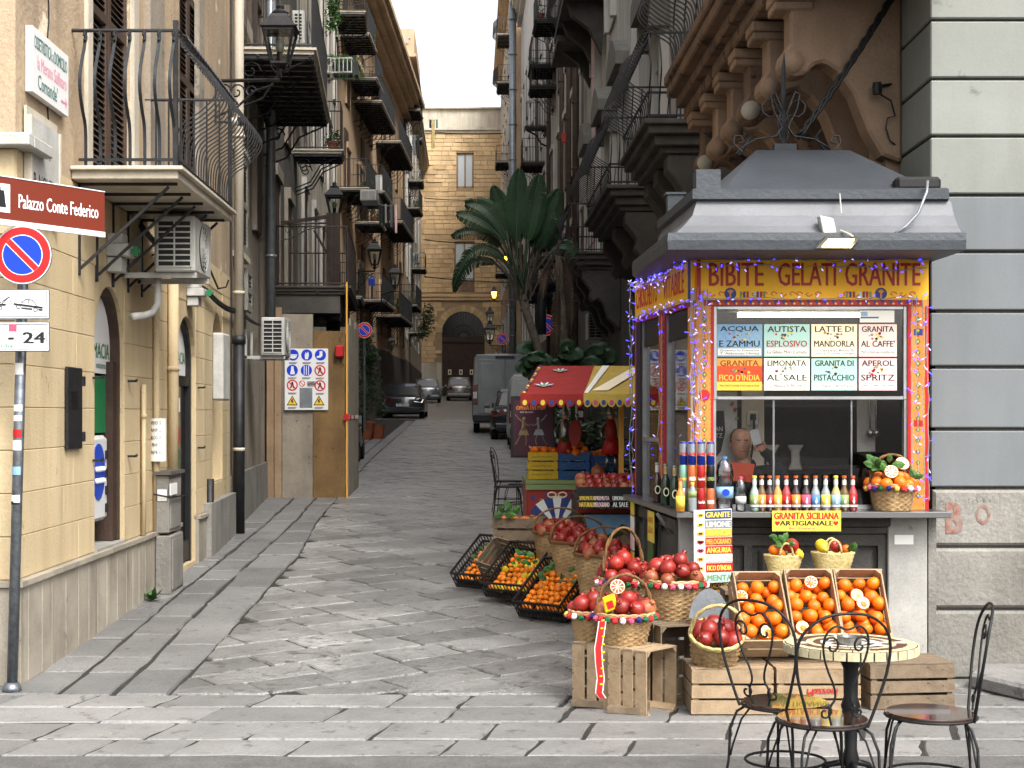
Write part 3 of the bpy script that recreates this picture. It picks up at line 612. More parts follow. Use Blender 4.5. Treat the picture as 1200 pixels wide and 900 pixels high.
drainpipe('thick peeling cream downpipe behind the grey cabinet', -2.82, yx(203, -2.82), 1.1, 2.95, .05, 'cream_plaster')
drainpipe('pinkish downpipe with black iron lower half on the left wall', -2.88, 18.65, .25, 9, .06, 'pale_plaster', 2.55, 'iron')
drainpipe('short dark iron pipe at the left wall foot', -2.86, 16.5, .2, 1.0, .045, 'iron')
drainpipe('grey metal downpipe beyond the pinkish one on the left wall', -3.02, 22.6, 3.0, 9.5, .07, 'zinc')
nt_ = thing('paper_notice', 'curled white paper notice VENDESI AMPIO BILOCALE wrapped on a cream pipe', 'notice', at(176, 545, 13.5))
b = MB(); c0 = Vector((-2.83, yx(178) - .0, 0)); k = 8
ring = [(c0.x + .075 * math.cos(a), c0.y + .075 * math.sin(a)) for a in [R(-170 + 24 * i) for i in range(k + 1)]]
for (xa, ya), (xb, yb) in zip(ring, ring[1:]): b.frame((xa, ya, 1.28), (xb - xa, yb - ya, 0), (0.003, -.003, 0), (0, 0, .38))
b.build('paper', 'white_paper', nt_)
for i, s_ in enumerate(('VENDESI', 'AMPIO', 'BILOCALE', 'I PIANO', 'APE E')): text(s_, 'ink', nt_, (c0.x, c0.y - .076, 1.62 - i * .065), (1, 0, 0), (0, 0, 1), .03, .1, bend=.078)
mq = thing('marble_plaque', 'pale tablet fixed beside the arched niche on the left wall', 'plaque', at(255, 450, 17.3))
MB().box(-2.93, -2.8, 17.0, 17.5, 1.85, 2.6).build('slab', 'white_dirty', mq, bevel=.02)
gc = thing('utility_cabinet', 'weathered grey utility cabinet of two stacked boxes against the left wall', 'cabinet', (-2.8, 13.8, .1))
for z0, z1, e in ((.1, .62, .02), (.64, 1.16, 0)):
    MB().box(-2.84, -2.72 + e, 13.6 - e, 14.15, z0, z1).build('cabinet_box', 'raw_cement', gc, bevel=.01)
    MB().box(-2.72 + e, -2.71 + e, 13.64, 14.1, z0 + .04, z1 - .04).build('door', 'raw_cement', gc)
MB().box(-2.85, -2.69, 13.57, 14.18, 1.16, 1.19).build('lid', 'dark_plaster', gc); MB().box(-2.71, -2.697, 13.58, 13.86, .98, 1.08).box(-2.82, -2.74, 13.592, 13.6, .93, 1.03).build('sticker', 'white_paper', gc)
MB().tube([(-2.85, 13.57, .99), (-2.69, 13.57, .96), (-2.69, 14.16, .95)], .008, 4).build('strap', 'black', gc)
wd = thing('weed', 'small green weed growing at the wall foot beside the grey cabinet', 'plant', (-2.78, 13.1, .08)); b = MB()
for i in range(26): a = random.random() * 6.3; d = Vector((math.cos(a), math.sin(a), random.uniform(.3, 1.4))) * random.uniform(.04, .11); p = Vector((-2.78, 13.15, .1)); q = p + d; s_ = Vector((-d.y, d.x, 0)).normalized() * .02; b.face([p, q - d * .3 + s_, q, q - d * .3 - s_])
b.build('leaves', 'leaf', wd)
cb = thing('cable_bundle', 'sagging bundle of black cables along the left wall', 'cable', (-2.8, 14, 3.3)); b = MB()
def sag(p, q, s, n=12): return [Vector(p).lerp(Vector(q), i / n) - Vector((0, 0, s * 4 * (i / n) * (1 - i / n))) for i in range(n + 1)]
for dz, r in ((0, .018), (.03, .01), (-.02, .009)): b.tube(sag((-2.82, 12.9, 3.28 + dz), (-2.83, 16.2, 2.98 + dz), .05), r, 6).tube(sag((-2.83, 16.2, 2.98 + dz), (-2.95, 19.2, 2.98 + dz), .06), r, 6).tube(sag((-2.95, 19.2, 2.98 + dz), (-3.1, 22.5, 3.0), .05), r, 6)
b.tube(sag((-2.84, 14.6, 3.85), (-2.86, 17.0, 3.1), .02), .012, 5); b.build('cables', 'black', cb, True)
for Y in (13.6, 15.5, 17.2): MB().tube([(-2.9, Y, 3.1), (-2.8, Y, 3.12), (-2.77, Y, 3.2)], .01, 5).build('hook', 'iron', cb)
cm = thing('wall_spotlight', 'small white cylindrical spotlight below the lamp bracket, left wall', 'light', at(275, 143, 16.9)); p = at(272, 143, 16.9)
MB().tube([p - Vector((.17, 0, 0)), p], .015, 6).build('arm', 'iron', cm); MB().tube([p, p + Vector((.0, -.02, 0)), p + Vector((.08, -.03, 0))], .045, 10).build('body', 'white_dirty', cm, True); MB().tube([p + Vector((.08, -.03, 0)), p + Vector((.16, -.03, .0))], .05, 10).build('head', 'iron', cm, True)
# ---------------- sign post ----------------
sp = thing('sign_post', 'grey galvanised sign post at the left wall corner, covered in stickers', 'sign post', (-2.8, 9.3, 0))
pt, pb = at(25, 395, 9.37), Vector(at(14, 812, 9.39)); pb.z = 0; ptop = pt + (pt - pb) * .36
MB().tube([pb, ptop], .033, 12).build('post', 'galv', sp, True); MB().lathe([(.06, 0), (.06, .03), (.04, .06)], pb, 10).build('base_collar', 'galv', sp, True)
for i, (y, m) in enumerate(((432, 'white_paper'), (478, 'white_paper'), (490, 'white_paper'), (508, 'kiosk_red'), (522, 'white_paper'), (552, 'sky_blue'), (585, 'white_paper'), (590, 'ink'))):
    z = CZ + (HY - y) / 193.5; p = pb.lerp(ptop, (z - pb.z) / (ptop.z - pb.z)); h = (.07, .04, .035, .05, .06, .05, .045, .02)[i]; b = MB()
    for j in range(5): a0, a1 = R(-100 - 22 * j + 55), R(-100 - 22 * (j + 1) + 55); b.frame(p + Vector((.034 * math.cos(a0), .034 * math.sin(a0), -h / 2)), Vector((.034 * (math.cos(a1) - math.cos(a0)), .034 * (math.sin(a1) - math.sin(a0)), 0)), Vector((0, -.0015, 0)), Vector((0, 0, h)))
    b.build('sticker', m, sp)
bs = thing('brown_sign', 'brown direction sign reading Palazzo Conte Federico on the corner post', 'sign', (-2.8, 9.25, 2.85))
A, B = Vector((-2.384, 9.8, 0)), Vector((-3.1, 8.76, 0)); d = (A - B).normalized(); n_ = Vector((d.y, -d.x, 0)); L = (A - B).length
ws = Wall((B.x, B.y), (A.x, A.y), (n_.x, n_.y)); b = MB(); ws.box(b, 0, L, 0, .02, 2.86, 3.11); pn_ = b.build('panel', 'sign_brown', bs); b = MB(); ws.box(b, 0, L, -.004, .026, 2.825, 2.858); ws.box(b, 0, L, -.004, .024, 3.112, 3.118); b.build('rim', 'sign_white', bs)
um = L - (ws.p(L, 0, 0) - ws.p(L - .62, 0, 0)).length
text('Palazzo Conte Federico', 'sign_white', pn_, ws.p(L - .365, .02, 2.98), d, (0, 0, 1), .085, .62, lift=.002)
b = MB(); ws.box(b, L - .93, L - .74, .02, .023, 2.9, 3.07); b.build('pictogram_panel', 'sign_white', bs); b = MB(); b.prism([ws.p(L - q, .023, z) for q, z in ((.9, 2.93), (.77, 2.93), (.785, 3.03), (.885, 3.03))], ws.n * .002); ws.box(b, L - .86, L - .81, .023, .025, 3.03, 3.05); b.build('castle_pictogram', 'ink', bs)
def no_parking(label, c, r, nrm=(0, -1, 0)):
    t = thing('no_parking_sign', label, 'sign', c, 'round no parking signs'); c = Vector(c); n = Vector(nrm).normalized(); u = Vector((0, 0, 1)).cross(n).normalized(); u = -u if u.x < 0 else u; v = Vector((0, 0, 1))
    def disc(rr, o0, th, m, nm):
        b = MB().prism([c + u * rr * math.cos(a * math.pi / 24) + v * rr * math.sin(a * math.pi / 24) + n * o0 for a in range(48)], n * th); return b.build(nm, m, t)
    disc(r, 0, .012, 'galv', 'backing'); disc(r * .985, .012, .001, 'sign_white', 'rim'); disc(r * .95, .013, .001, 'sign_red', 'red_ring'); disc(r * .69, .014, .001, 'sign_white', 'inner_rim'); disc(r * .66, .015, .001, 'sign_blue', 'blue_disc')
    for w_, o, m in ((.13 * r, .0165, 'sign_white'), (.1 * r, .0175, 'sign_red')):
        dd = (u - v).normalized(); e = dd.cross(n); MB().frame(c - dd * r * .68 - e * w_ + n * o, dd * r * 1.36, e * 2 * w_, n * .001).build('slash', m, t)
    return t
no_parking('round no parking sign in red and blue, on the corner post under the brown sign', at(27, 299, 9.22), .176)
def plate(label, x0, x1, y0, y1, Y, name='plate_sign'):
    t = thing(name, label, 'sign', at((x0 + x1) / 2, y1, Y)); a, c = at(x0, y1, Y), at(x1, y0, Y); q = .006
    MB().box(a.x, c.x, Y, Y + .012, a.z, c.z).build('frame', 'galv', t, bevel=.01); MB().box(a.x + q, c.x - q, Y - .002, Y, a.z + q, c.z - q).build('face', 'sign_white', t)
    k = MB(); l = a.x + .014; r_ = c.x - .014; lo = a.z + .014; hi = c.z - .014
    for bx in ((l, r_, lo, lo + .003), (l, r_, hi - .003, hi), (r_ - .003, r_, lo, hi), (l, l + .003, lo, hi)): k.box(bx[0], bx[1], Y - .004, Y - .0022, bx[2], bx[3])
    k.build('border_line', 'ink', t); return t, Y - .004
t, Y = plate('white plate with black tow truck pictogram below the no parking sign', -32, 58, 339, 374, 9.22)
b = MB(); P_ = lambda x, y: at(x, y, Y)
b.prism([P_(16, 355), P_(50, 359.5), P_(50, 361.5), P_(16, 357)], (0, -.002, 0)); b.prism([P_(25, 360), P_(38, 361.5), P_(38, 363), P_(25, 361.5)], (0, -.002, 0)); b.prism([P_(45, 362), P_(50, 362.5), P_(50, 364), P_(45, 363.6)], (0, -.002, 0)); b.prism([P_(-8, 356), P_(7, 356), P_(7, 358), P_(-8, 358)], (0, -.002, 0))
for q in (((25, 355), (30, 350.5), (38, 351.5), (43, 358)), ((34, 351), (33.5, 355.5)), ((-2, 356), (11, 347.5), (13.5, 357)), ((2, 356), (11, 347.5))): b.tube([P_(*p) for p in q], .0022, 4)
for cx_, cy_ in ((21.5, 359.5), (41.5, 362.8), (0, 361)): b.tube([P_(cx_ + 2.2 * math.cos(a * .524), cy_ + 2.2 * math.sin(a * .524)) for a in range(12)], .0022, 4, close=True)
b.build('tow_truck_pictogram', 'ink', t)
t, Y = plate('white plate reading 0 - 24 with pink square, lowest on the corner post', -32, 58, 377, 412, 9.22)
text('0', 'ink', t, at(-14, 395.5, Y), (1, 0, 0), (0, 0, 1), .062, bold=.04); text('-', 'ink', t, at(13, 396.5, Y), (1, 0, 0), (0, 0, 1), .012, .034, bold=.03); text('24', 'ink', t, at(40, 395.5, Y), (1, 0, 0), (0, 0, 1), .066, .13, bold=.04)
a, c = at(10.5, 388, Y), at(19.5, 380, Y); MB().box(a.x, c.x, Y - .002, Y, a.z, c.z).build('pink_square', 'pom_pink', t); text('sicilia', 'ink_green', t, at(5, 405, Y), (1, 0, 0), (0, 0, 1), .02, .1)
# ---------------- street lanterns ----------------
def lantern(label, top, h, lit=False, group='wrought iron street lanterns', hang=None, m='iron'):
    """top = world point of lantern centre; h = overall height"""
    t = thing('street_lantern', label, 'street lamp', top, group); c = Vector(top); s = h / .8
    def sq(r, z): return [c + Vector((r * s * math.cos(R(45 + 90 * i)), r * s * math.sin(R(45 + 90 * i)), z * s)) for i in range(4)]
    lo, hi, c1, c2, c3 = sq(.13, -.22), sq(.24, .14), sq(.29, .17), sq(.15, .30), sq(.13, .33)
    b = MB()
    for P0, P1 in ((hi, c1), (c1, c2), (c2, c3)):
        for i in range(4): b.face([P0[i], P0[(i + 1) % 4], P1[(i + 1) % 4], P1[i]])
    b.face(list(reversed(c1))); b.face(c3); b.lathe([(.09 * s, .33 * s), (.1 * s, .36 * s), (.04 * s, .4 * s), (.05 * s, .43 * s), (1e-5, .48 * s)], c, 8); b.build('roof', m, t)
    b = MB()
    for i in range(4): b.bar(lo[i], hi[i], .022 * s); b.bar(lo[i], lo[(i + 1) % 4], .024 * s); b.bar(hi[i], hi[(i + 1) % 4], .02 * s)
    b.build('cage', m, t)
    b = MB(); l2, h2 = sq(.122, -.22), sq(.232, .14)
    for i in range(4): b.face([l2[i], l2[(i + 1) % 4], h2[(i + 1) % 4], h2[i]])
    b.build('glass', 'lamp_glow' if lit else 'lamp_pane', t)
    MB().ball(c + Vector((0, 0, -.02 * s)), .05 * s, 10, 8, 1.6).build('bulb', 'frosted', t, True); MB().lathe([(.035 * s, -.2 * s), (.035 * s, -.09 * s)], c, 8).build('socket', 'black', t)
    b = MB(); b.lathe([(.02 * s, -.36 * s), (.035 * s, -.34 * s), (.05 * s, -.3 * s), (.03 * s, -.27 * s), (.11 * s, -.22 * s)], c, 8)
    for i in range(4): a = R(45 + 90 * i); b.tube([c + Vector((math.cos(a) * r * s, math.sin(a) * r * s, z * s)) for r, z in ((.12, -.22), (.13, -.27), (.08, -.31), (.03, -.32), (.02, -.38))], .008 * s, 4)
    b.build('foot', m, t)
    if hang:                            # bracket arm back to the wall
        w_ = Vector(hang); f = c + Vector((0, 0, -.4 * s)); b = MB(); b.tube([w_, Vector((w_.x, w_.y, w_.z)).lerp(f, .5), f], .022 * s, 6); dirw = (f - w_)
        def curl(o, r, sg, st=0): return [o + dirw.normalized() * (r * (1 - k / 16) * math.cos(st + sg * k * .6)) + Vector((0, 0, r * (1 - k / 16) * math.sin(st + sg * k * .6))) for k in range(14)]
        b.tube([w_ + Vector((0, 0, -.42 * s)), w_.lerp(f, .35) + Vector((0, 0, -.3 * s)), w_.lerp(f, .62) + Vector((0, 0, -.12 * s)), w_.lerp(f, .9) + Vector((0, 0, -.06 * s))], .014 * s, 5)
        for q, rr in ((.12, .11), (.34, .1), (.55, .075)): b.tube(curl(w_.lerp(f, q) + Vector((0, 0, -.13 * s)), rr * s, 1), .01 * s, 4)
        b.tube([w_ + Vector((0, 0, .06 * s)), w_ + Vector((0, 0, -.5 * s))], .02 * s, 5); b.build('bracket', m, t)
    return t
lantern('large dark lantern with clear bulb on scrolled bracket, top of the left wall', at(328, 52, 17), .78, hang=at(252, 95, 17.2))
lantern('second lantern along the left side, above the hoarding', at(392, 239, 27.5), .68, hang=at(310, 263, 27))
lantern('dark lantern beyond the hanging laundry, left side', at(439, 300, 38), .75, hang=at(420, 318, 38.5))
lantern('small lantern between two distant left balconies', at(463, 326, 47), .75, hang=at(447, 346, 47.5))
lantern('tiny wall lantern low on the distant left houses', at(459, 403, 52), .5, hang=at(450, 409, 52))
lantern('dark unlit lantern hanging before the arched gate, right side', at(574, 391, 52), .8, hang=at(592, 405, 52))
lantern('glowing orange lantern in front of the stone facade', at(579, 345, 60), .55, True, hang=at(600, 352, 60))
lantern('glowing orange lantern behind the banana plant crown', at(592, 303, 60), .45, True, hang=at(603, 310, 60))
lantern('faint unlit wall lantern beside the arched gate', at(574, 371, 80), .9, hang=at(590, 381, 80))
# ---------------- wooden hoarding ----------------
ho = thing('hoarding', 'tall construction hoarding of grey, tan and ochre boards closing off the left wall', 'hoarding', at(360, 583, 23.9)); Y = 23.9
def zy(y, Y): return CZ + (HY - y) * Y / F
for x0, x1, y0, m, dy in ((312, 321, 352, 'board_tan', .03), (321.5, 330, 360, 'board_tan', .0), (330.5, 366.5, 368, 'board_grey', .02), (367, 404.5, 388, 'board_ochre', 0)):
    MB().box((x0 - CX) * Y / F, (x1 - CX) * Y / F, Y + dy, Y + dy + .04, .3, zy(y0, Y)).build('board', m, ho, bevel=.003)
for i in range(4): MB().box(-2.03, -1.99, Y + .03 + i * .52, Y + .54 + i * .52, .3, 3.1 + .12 * (i % 2)).build('board', 'board_grey', ho, bevel=.003)
MB().bar((-2.01, Y - .03, .3), (-2.01, Y - .03, 3.75), .025).build('yellow_pole', 'yellow_deep', ho)
MB().box(-1.99, -1.985, Y, Y + 2.0, 1.62, 1.68).build('barrier_tape', 'white_paper', ho); MB().box(-1.985, -1.983, Y + .2, Y + .5, 1.62, 1.68).box(-1.985, -1.983, Y + 1, Y + 1.3, 1.62, 1.68).box(-2.06, -1.97, Y - .06, Y - .055, 1.6, 1.7).build('tape_stripe', 'kiosk_red', ho)
hb = MB(); 
for q in range(30): 
    x_ = random.choice((325, 333, 348, 362, 371, 385, 401)); z_ = random.uniform(.5, 3); hb.tube([((x_ - CX) * Y / F, Y - .004, z_), ((x_ - CX) * Y / F, Y + .01, z_)], .008, 5)
hb.build('nail_heads', 'rust_iron', ho)['kind'] = 'stuff'
fb = thing('alarm_bell_box', 'small red box fixed high on the ochre board', 'box', at(398, 418, 23.9)); MB().box(-2.19, -2.05, 23.8, 23.9, zy(419, Y), zy(405, Y)).build('casing', 'kiosk_red', fb, bevel=.02)
MB().tube([at(398, 419, 23.85), at(400, 425, 23.85), at(403, 428, 23.88)], .006, 4).build('wire', 'black', fb)
ss = thing('site_safety_sign', 'white building site safety board with blue, red and yellow symbols on the hoarding', 'sign', at(358, 480, 23.88)); Y = 23.87
a, c = at(333.5, 480.5, Y), at(384.5, 408.5, Y); MB().box(a.x, c.x, Y, Y + .015, a.z, c.z).build('panel', 'white', ss, bevel=.003)
def P_(x, y): return at(x, y, Y)
def dsc(cx_, cy_, r, m, nm, k, rr=None):
    return MB().prism([P_(cx_ + r * math.cos(q * math.pi / 10), cy_ + r * math.sin(q * math.pi / 10)) + Vector((0, -k, 0)) for q in range(20)], (0, -.002, 0)).build(nm, m, ss)
for cx_, cy_, ty in ((343.5, 416, 0), (359.5, 416, 1), (375.5, 416, 2), (342.5, 434, 3), (359, 434, 4), (375, 434.3, 5), (342.5, 451.5, 5), (375, 452, 5), (354, 449.5, 6)):
    if ty < 5:
        o = dsc(cx_, cy_, 6.6, 'sign_blue', 'mandatory_symbol', 0)
        g = MB()
        if ty == 0: g.prism([P_(cx_ + 4.6 * math.cos(q * math.pi / 8), cy_ + .5 + 4 * math.sin(q * math.pi / 8)) for q in range(9)], (0, -.002, 0)); g.box(*[P_(cx_ - 5, 0).x, P_(cx_ + 5, 0).x], Y - .006, Y - .004, P_(0, cy_ + .3).z, P_(0, cy_ - .8).z)
        if ty == 1: g.prism([P_(cx_ + x, cy_ + y) for x, y in ((-2, 5), (-2.4, 0), (-1, -4), (0, -1), (1.6, -4.5), (2.6, 0), (1.4, 5))], (0, -.002, 0))
        if ty == 2: g.prism([P_(cx_ + x, cy_ + y) for x, y in ((-1, -4.5), (2.4, -4.5), (2.4, 1), (-.2, 3.4), (-4.4, 3.4), (-4.2, 1.6), (-1, .4))][::-1], (0, -.002, 0))
        if ty == 3: g.prism([P_(cx_ + x, cy_ + y) for x, y in ((-1, -5), (1.5, -4.6), (1.8, -1), (3.4, 4.6), (-2.6, 4.6), (-1.6, 0))], (0, -.002, 0))
        if ty == 4: [g.box(P_(cx_ + q, 0).x, P_(cx_ + q + .9, 0).x, Y - .006, Y - .004, P_(0, cy_ + 5.5).z, P_(0, cy_ - 5.5).z) for q in (-3, -.4, 2.2)]
        g.v = [(x, y - .003 if ty in (0, 1, 2, 3) and y > Y - .0035 else y, z) for x, y, z in g.v]
        g.build('pictogram', 'white', ss)
    else:
        r = 6.6 if ty == 5 else 3.6
        dsc(cx_, cy_, r, 'sign_red', 'prohibition_ring', 0); dsc(cx_, cy_, r * .76, 'white', 'prohibition_field', .002)
        if ty == 5: MB().prism([P_(cx_ + x, cy_ + y) + Vector((0, -.0045, 0)) for x, y in ((-1, -4), (1, -4), (1.4, -1), (3, 3.6), (1.4, 3.8), (0, .8), (-1.6, 3.8), (-2.8, 3.4), (-1.2, -.6))], (0, -.002, 0)).build('pictogram', 'ink', ss)
        MB().prism([P_(cx_ + x * r / 6.6, cy_ + y * r / 6.6) + Vector((0, -.007, 0)) for x, y in ((-4.6, -3.6), (-3.6, -4.6), (4.6, 3.6), (3.6, 4.6))], (0, -.002, 0)).build('slash', 'sign_red', ss)
for cx_ in (342.5, 373.8): 
    MB().prism([P_(cx_ + x, 470 + y) for x, y in ((-6.6, 5), (6.6, 5), (0, -6.6))], (0, -.002, 0)).build('warning_edge', 'ink', ss); MB().prism([P_(cx_ + x, 470 + y) + Vector((0, -.0025, 0)) for x, y in ((-5, 4), (5, 4), (0, -4.6))], (0, -.002, 0)).build('warning_field', 'sign_yellow', ss)
    MB().prism([P_(cx_ + x, 470 + y) + Vector((0, -.005, 0)) for x, y in ((-1, -2), (1.4, -2.4), (.4, .2), (1.8, .2), (-.6, 3.4), (0, 1), (-1.4, 1))], (0, -.002, 0)).build('pictogram', 'ink', ss)
tl = MB()
for cx_, cy_ in ((343.5, 424.6), (359.5, 424.6), (375.5, 424.6), (342.5, 442.4), (359, 442.4), (375, 442.6), (342.5, 460.2), (375, 460.6), (365, 447), (365, 449), (365, 451), (342.5, 477), (373.8, 477)):
    for k in (0, 1.2): a = P_(cx_ - 5, cy_ + k + .7); c = P_(cx_ + 5 - k, cy_ + k); tl.box(a.x, c.x, Y - .0025, Y - .001, a.z, c.z)
a, c = P_(351, 478), P_(366, 454.5); tl.build('caption_lines', 'dark_plaster', ss); MB().box(a.x, c.x, Y - .002, Y, a.z, c.z).build('regulation_text_panel', 'zinc', ss)
# ---------------- houses further along ----------------
def facade(bld, wl, z1, m, floors, bays, first=1.2, win=(1.0, 2.1), shm='shutter_brown', cornice=.5, back=8, gm=None, gz1=3.6, surround=None, cm=None):
    """plain street front with rows of shuttered french windows"""
    b = MB(); solid(wl, b, -1, z1, back, front=0); b.build('wall', m, bld)
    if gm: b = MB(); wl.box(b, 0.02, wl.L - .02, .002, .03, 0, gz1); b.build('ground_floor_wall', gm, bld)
    if cornice:
        b = MB(); c = cornice
        for o, za, zb in ((c * .35, z1 - .9, z1 - .65), (c * .6, z1 - .65, z1 - .45), (c * .85, z1 - .45, z1 - .2), (c, z1 - .2, z1)): wl.box(b, -.05, wl.L + .05, .001, o, za, zb)
        b.build('cornice', cm or m, bld)
    for z in floors:
        for u in bays:
            hh = win[1]; w_ = win[0]
            b = MB(); wl.box(b, u - w_ / 2, u + w_ / 2, .004, .02, z, z + hh); wn = b.build('window', 'glass_dark', bld)
            b = MB(); t = .14; wl.box(b, u - w_ / 2 - t, u - w_ / 2, .003, .07, z, z + hh); wl.box(b, u + w_ / 2, u + w_ / 2 + t, .003, .07, z, z + hh); wl.box(b, u - w_ / 2 - t, u + w_ / 2 + t, .003, .12, z + hh, z + hh + .2); b.build('frame', surround or m, wn)
            for a, c in ((u - w_ / 2, u - .01), (u + .01, u + w_ / 2)): b = MB(); wl.box(b, a, c, .02, .055, z + .04, z + hh); b.build('shutter', shm, wn)
def balcony(bld, wl, u0, u1, prot, z, style='plain', m='pale_plaster', plants=0, rails='iron', under='scroll'):
    b = MB(); wl.box(b, u0, u1, .003, prot, z - .07, z); wl.box(b, u0 - .03, u1 + .03, .002, prot + .03, z - .02, z + .012, 0); s = b.build('balcony', m, bld)
    j = MB(); n = max(2, int((u1 - u0) / .32))
    for i in range(n + 1): u = u0 + .04 + (u1 - u0 - .08) * i / n; j.bar(wl.p(u, .02, z - .1), wl.p(u, prot - .02, z - .1), .035, .05)
    for q in (.3, .62, .95): j.bar(wl.p(u0, prot * q, z - .085), wl.p(u1, prot * q, z - .085), .03)
    if under == 'scroll':
        k = max(2, int((u1 - u0) / .8))
        for i in range(k + 1):
            u = u0 + .06 + (u1 - u0 - .12) * i / k; j.tube([wl.p(u, .02, z - .75), wl.p(u, prot * .35, z - .62), wl.p(u, prot * .55, z - .3), wl.p(u, prot * .92, z - .13)], .014, 4)
            j.tube([wl.p(u, prot * .2 + .13 * math.cos(a * .7) * (1 - a / 14), z - .27 + .13 * math.sin(a * .7) * (1 - a / 14)) for a in range(12)], .011, 4)
    j.build('under_frame', rails, s)
    r = MB(); H = .95; o = prot - .03
    if style == 'belly':
        for i in range(int((u1 - u0) / .11) + 1): belly(wl.p(u0 + .02 + i * .11, o, z), wl.n, mb=r, amp=1.6, w=.014, t=.014)
        for e, sg in ((u0 + .02, -1), (u1 - .02, 1)):
            for i in range(int(prot / .1)): belly(wl.p(e, .05 + i * .1, z), wl.d * sg, mb=r, amp=1.1, w=.014, t=.014)
    else:
        n = int((u1 - u0) / .085)
        for i in range(n + 1): u = u0 + .02 + (u1 - u0 - .04) * i / n; r.bar(wl.p(u, o, z), wl.p(u, o, z + H), .014)
        for e in (u0 + .02, u1 - .02):
            for i in range(int(prot / .11)): r.bar(wl.p(e, .04 + i * .11, z), wl.p(e, .04 + i * .11, z + H), .012)
    for zz in (.05, H): r.tube([wl.p(u0 + .02, 0, z + zz), wl.p(u0 + .02, o, z + zz), wl.p(u1 - .02, o, z + zz), wl.p(u1 - .02, 0, z + zz)], .014, 5)
    r.build('railing', rails, s)
    if style == 'sheet': q = MB(); wl.box(q, u0 + .04, u1 - .04, o - .03, o - .02, z + .06, z + .92); q.build('screen', 'iron_grey', s)
    for i in range(plants):
        u = random.uniform(u0 + .2, u1 - .2); c = wl.p(u, o - .17, z); q = MB().lathe([(.07, .01), (.11, .2), (.125, .21), (.12, .24)], c, 8); pt_ = q.build('flower_pot', 'terracotta', s)
        q = MB(); tuft(q, c + Vector((0, 0, .3)), random.uniform(.18, .32), 50, .06); q.build('plant', random.choice(('leaf', 'leaf_dark', 'leaf')), s)
    return s
def tuft(mb, c, r, n, s, zs=1.0, hollow=.3):
    for i in range(n):
        d = Vector((random.gauss(0, 1), random.gauss(0, 1), random.gauss(0, 1))).normalized() * r * (hollow + (1 - hollow) * random.random()) ; d.z *= zs; p = Vector(c) + d
        a = Vector((random.gauss(0, 1), random.gauss(0, 1), random.gauss(0, .6))).normalized() * s; b = a.orthogonal().normalized() * s * .35; b.rotate(Matrix.Rotation(random.random() * 6, 3, a.normalized()))
        mb.face([p - a, p - b * .8, p + a, p + b])
def solve(T, prot, px, sg, lo=10, hi=117):
    f = lambda Y: (pl(T, Y) + sg * prot) - (px - CX) * Y / F
    best = None; Y = lo
    while Y < hi:
        if f(Y) * f(Y + .25) <= 0: return Y + .125
        if best is None or abs(f(Y)) < best[0]: best = (abs(f(Y)), Y)
        Y += .25
    return best[1]
L2 = [Wall((-3.0, 18.7), (-3.3, 24), (1, 0)), Wall((-3.3, 24), (-3.62, 31), (1, 0))]
hs2 = thing('old_grey_house', 'stained grey plaster house with tall shutters behind the wooden hoarding', 'building', (-3, 18.7, 0))
for i, w_ in enumerate(L2): facade(hs2, w_, 15, 'grey_plaster' if i == 0 else 'dark_plaster', [4.3, 7.6, 10.9] if i == 0 else [3.3, 6.6, 10.0], [1.2, 3.6] if i == 0 else [1.6, 4.4], win=(.95, 2.3), cornice=0, surround='grey_plaster', back=5)
b = MB(); L2[0].box(b, 0, L2[0].L, .002, .05, 0, .95); b.build('cement_base', 'raw_cement', hs2)
w_ = L2[0]
for Yc, z0, z1 in ((19.6, 3.75, 4.95), (20.3, 3.05, 3.6)): u = (Yc - 18.7); louvre(w_, hs2, u - .35, u + .35, z0, z1, .06, 'shutter_grey')
b = MB(); w_.box(b, .35, 1.45, .0, .12, 3.66, 3.73); w_.box(b, .35, 1.45, .0, .12, 5.0, 5.06); b.build('window_ledge', 'pale_plaster', hs2)
hs3 = thing('balcony_house', 'tall pale house stacked with iron balconies and potted plants, left side', 'building', (-3.62, 31, 0)); w3 = Wall((-3.62, 31), (-4.5, 50), (1, 0))
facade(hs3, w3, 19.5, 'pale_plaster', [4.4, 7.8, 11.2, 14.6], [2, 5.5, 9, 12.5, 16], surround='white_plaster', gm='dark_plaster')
hs4 = thing('ochre_cornice_house', 'ochre house with deep yellow cornice along the left side', 'building', (-4.5, 50, 0)); w4 = Wall((-4.5, 50), (-3.6, 78), (1, 0))
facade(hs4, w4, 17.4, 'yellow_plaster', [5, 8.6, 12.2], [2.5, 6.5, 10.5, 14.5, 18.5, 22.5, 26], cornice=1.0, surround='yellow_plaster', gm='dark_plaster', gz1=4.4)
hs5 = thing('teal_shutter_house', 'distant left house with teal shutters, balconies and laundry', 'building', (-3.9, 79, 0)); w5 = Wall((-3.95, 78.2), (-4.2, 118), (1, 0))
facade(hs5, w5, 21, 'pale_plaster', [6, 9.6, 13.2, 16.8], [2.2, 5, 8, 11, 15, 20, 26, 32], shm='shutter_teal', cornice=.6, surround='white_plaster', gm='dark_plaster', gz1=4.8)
b = MB(); w5.box(b, 0, 10, .01, .9, 19.9, 20.05); w5.box(b, 0, 10, .01, .8, 20.05, 21.3); b.build('roof_terrace', 'yellow_plaster', hs5)
def pick(Y):
    for w_, h in ((L2[0], hs2), (L2[1], hs2), (w3, hs3), (w4, hs4), (w5, hs5)):
        if w_.a.y <= Y <= w_.b.y: return w_, h
    return w5, hs5
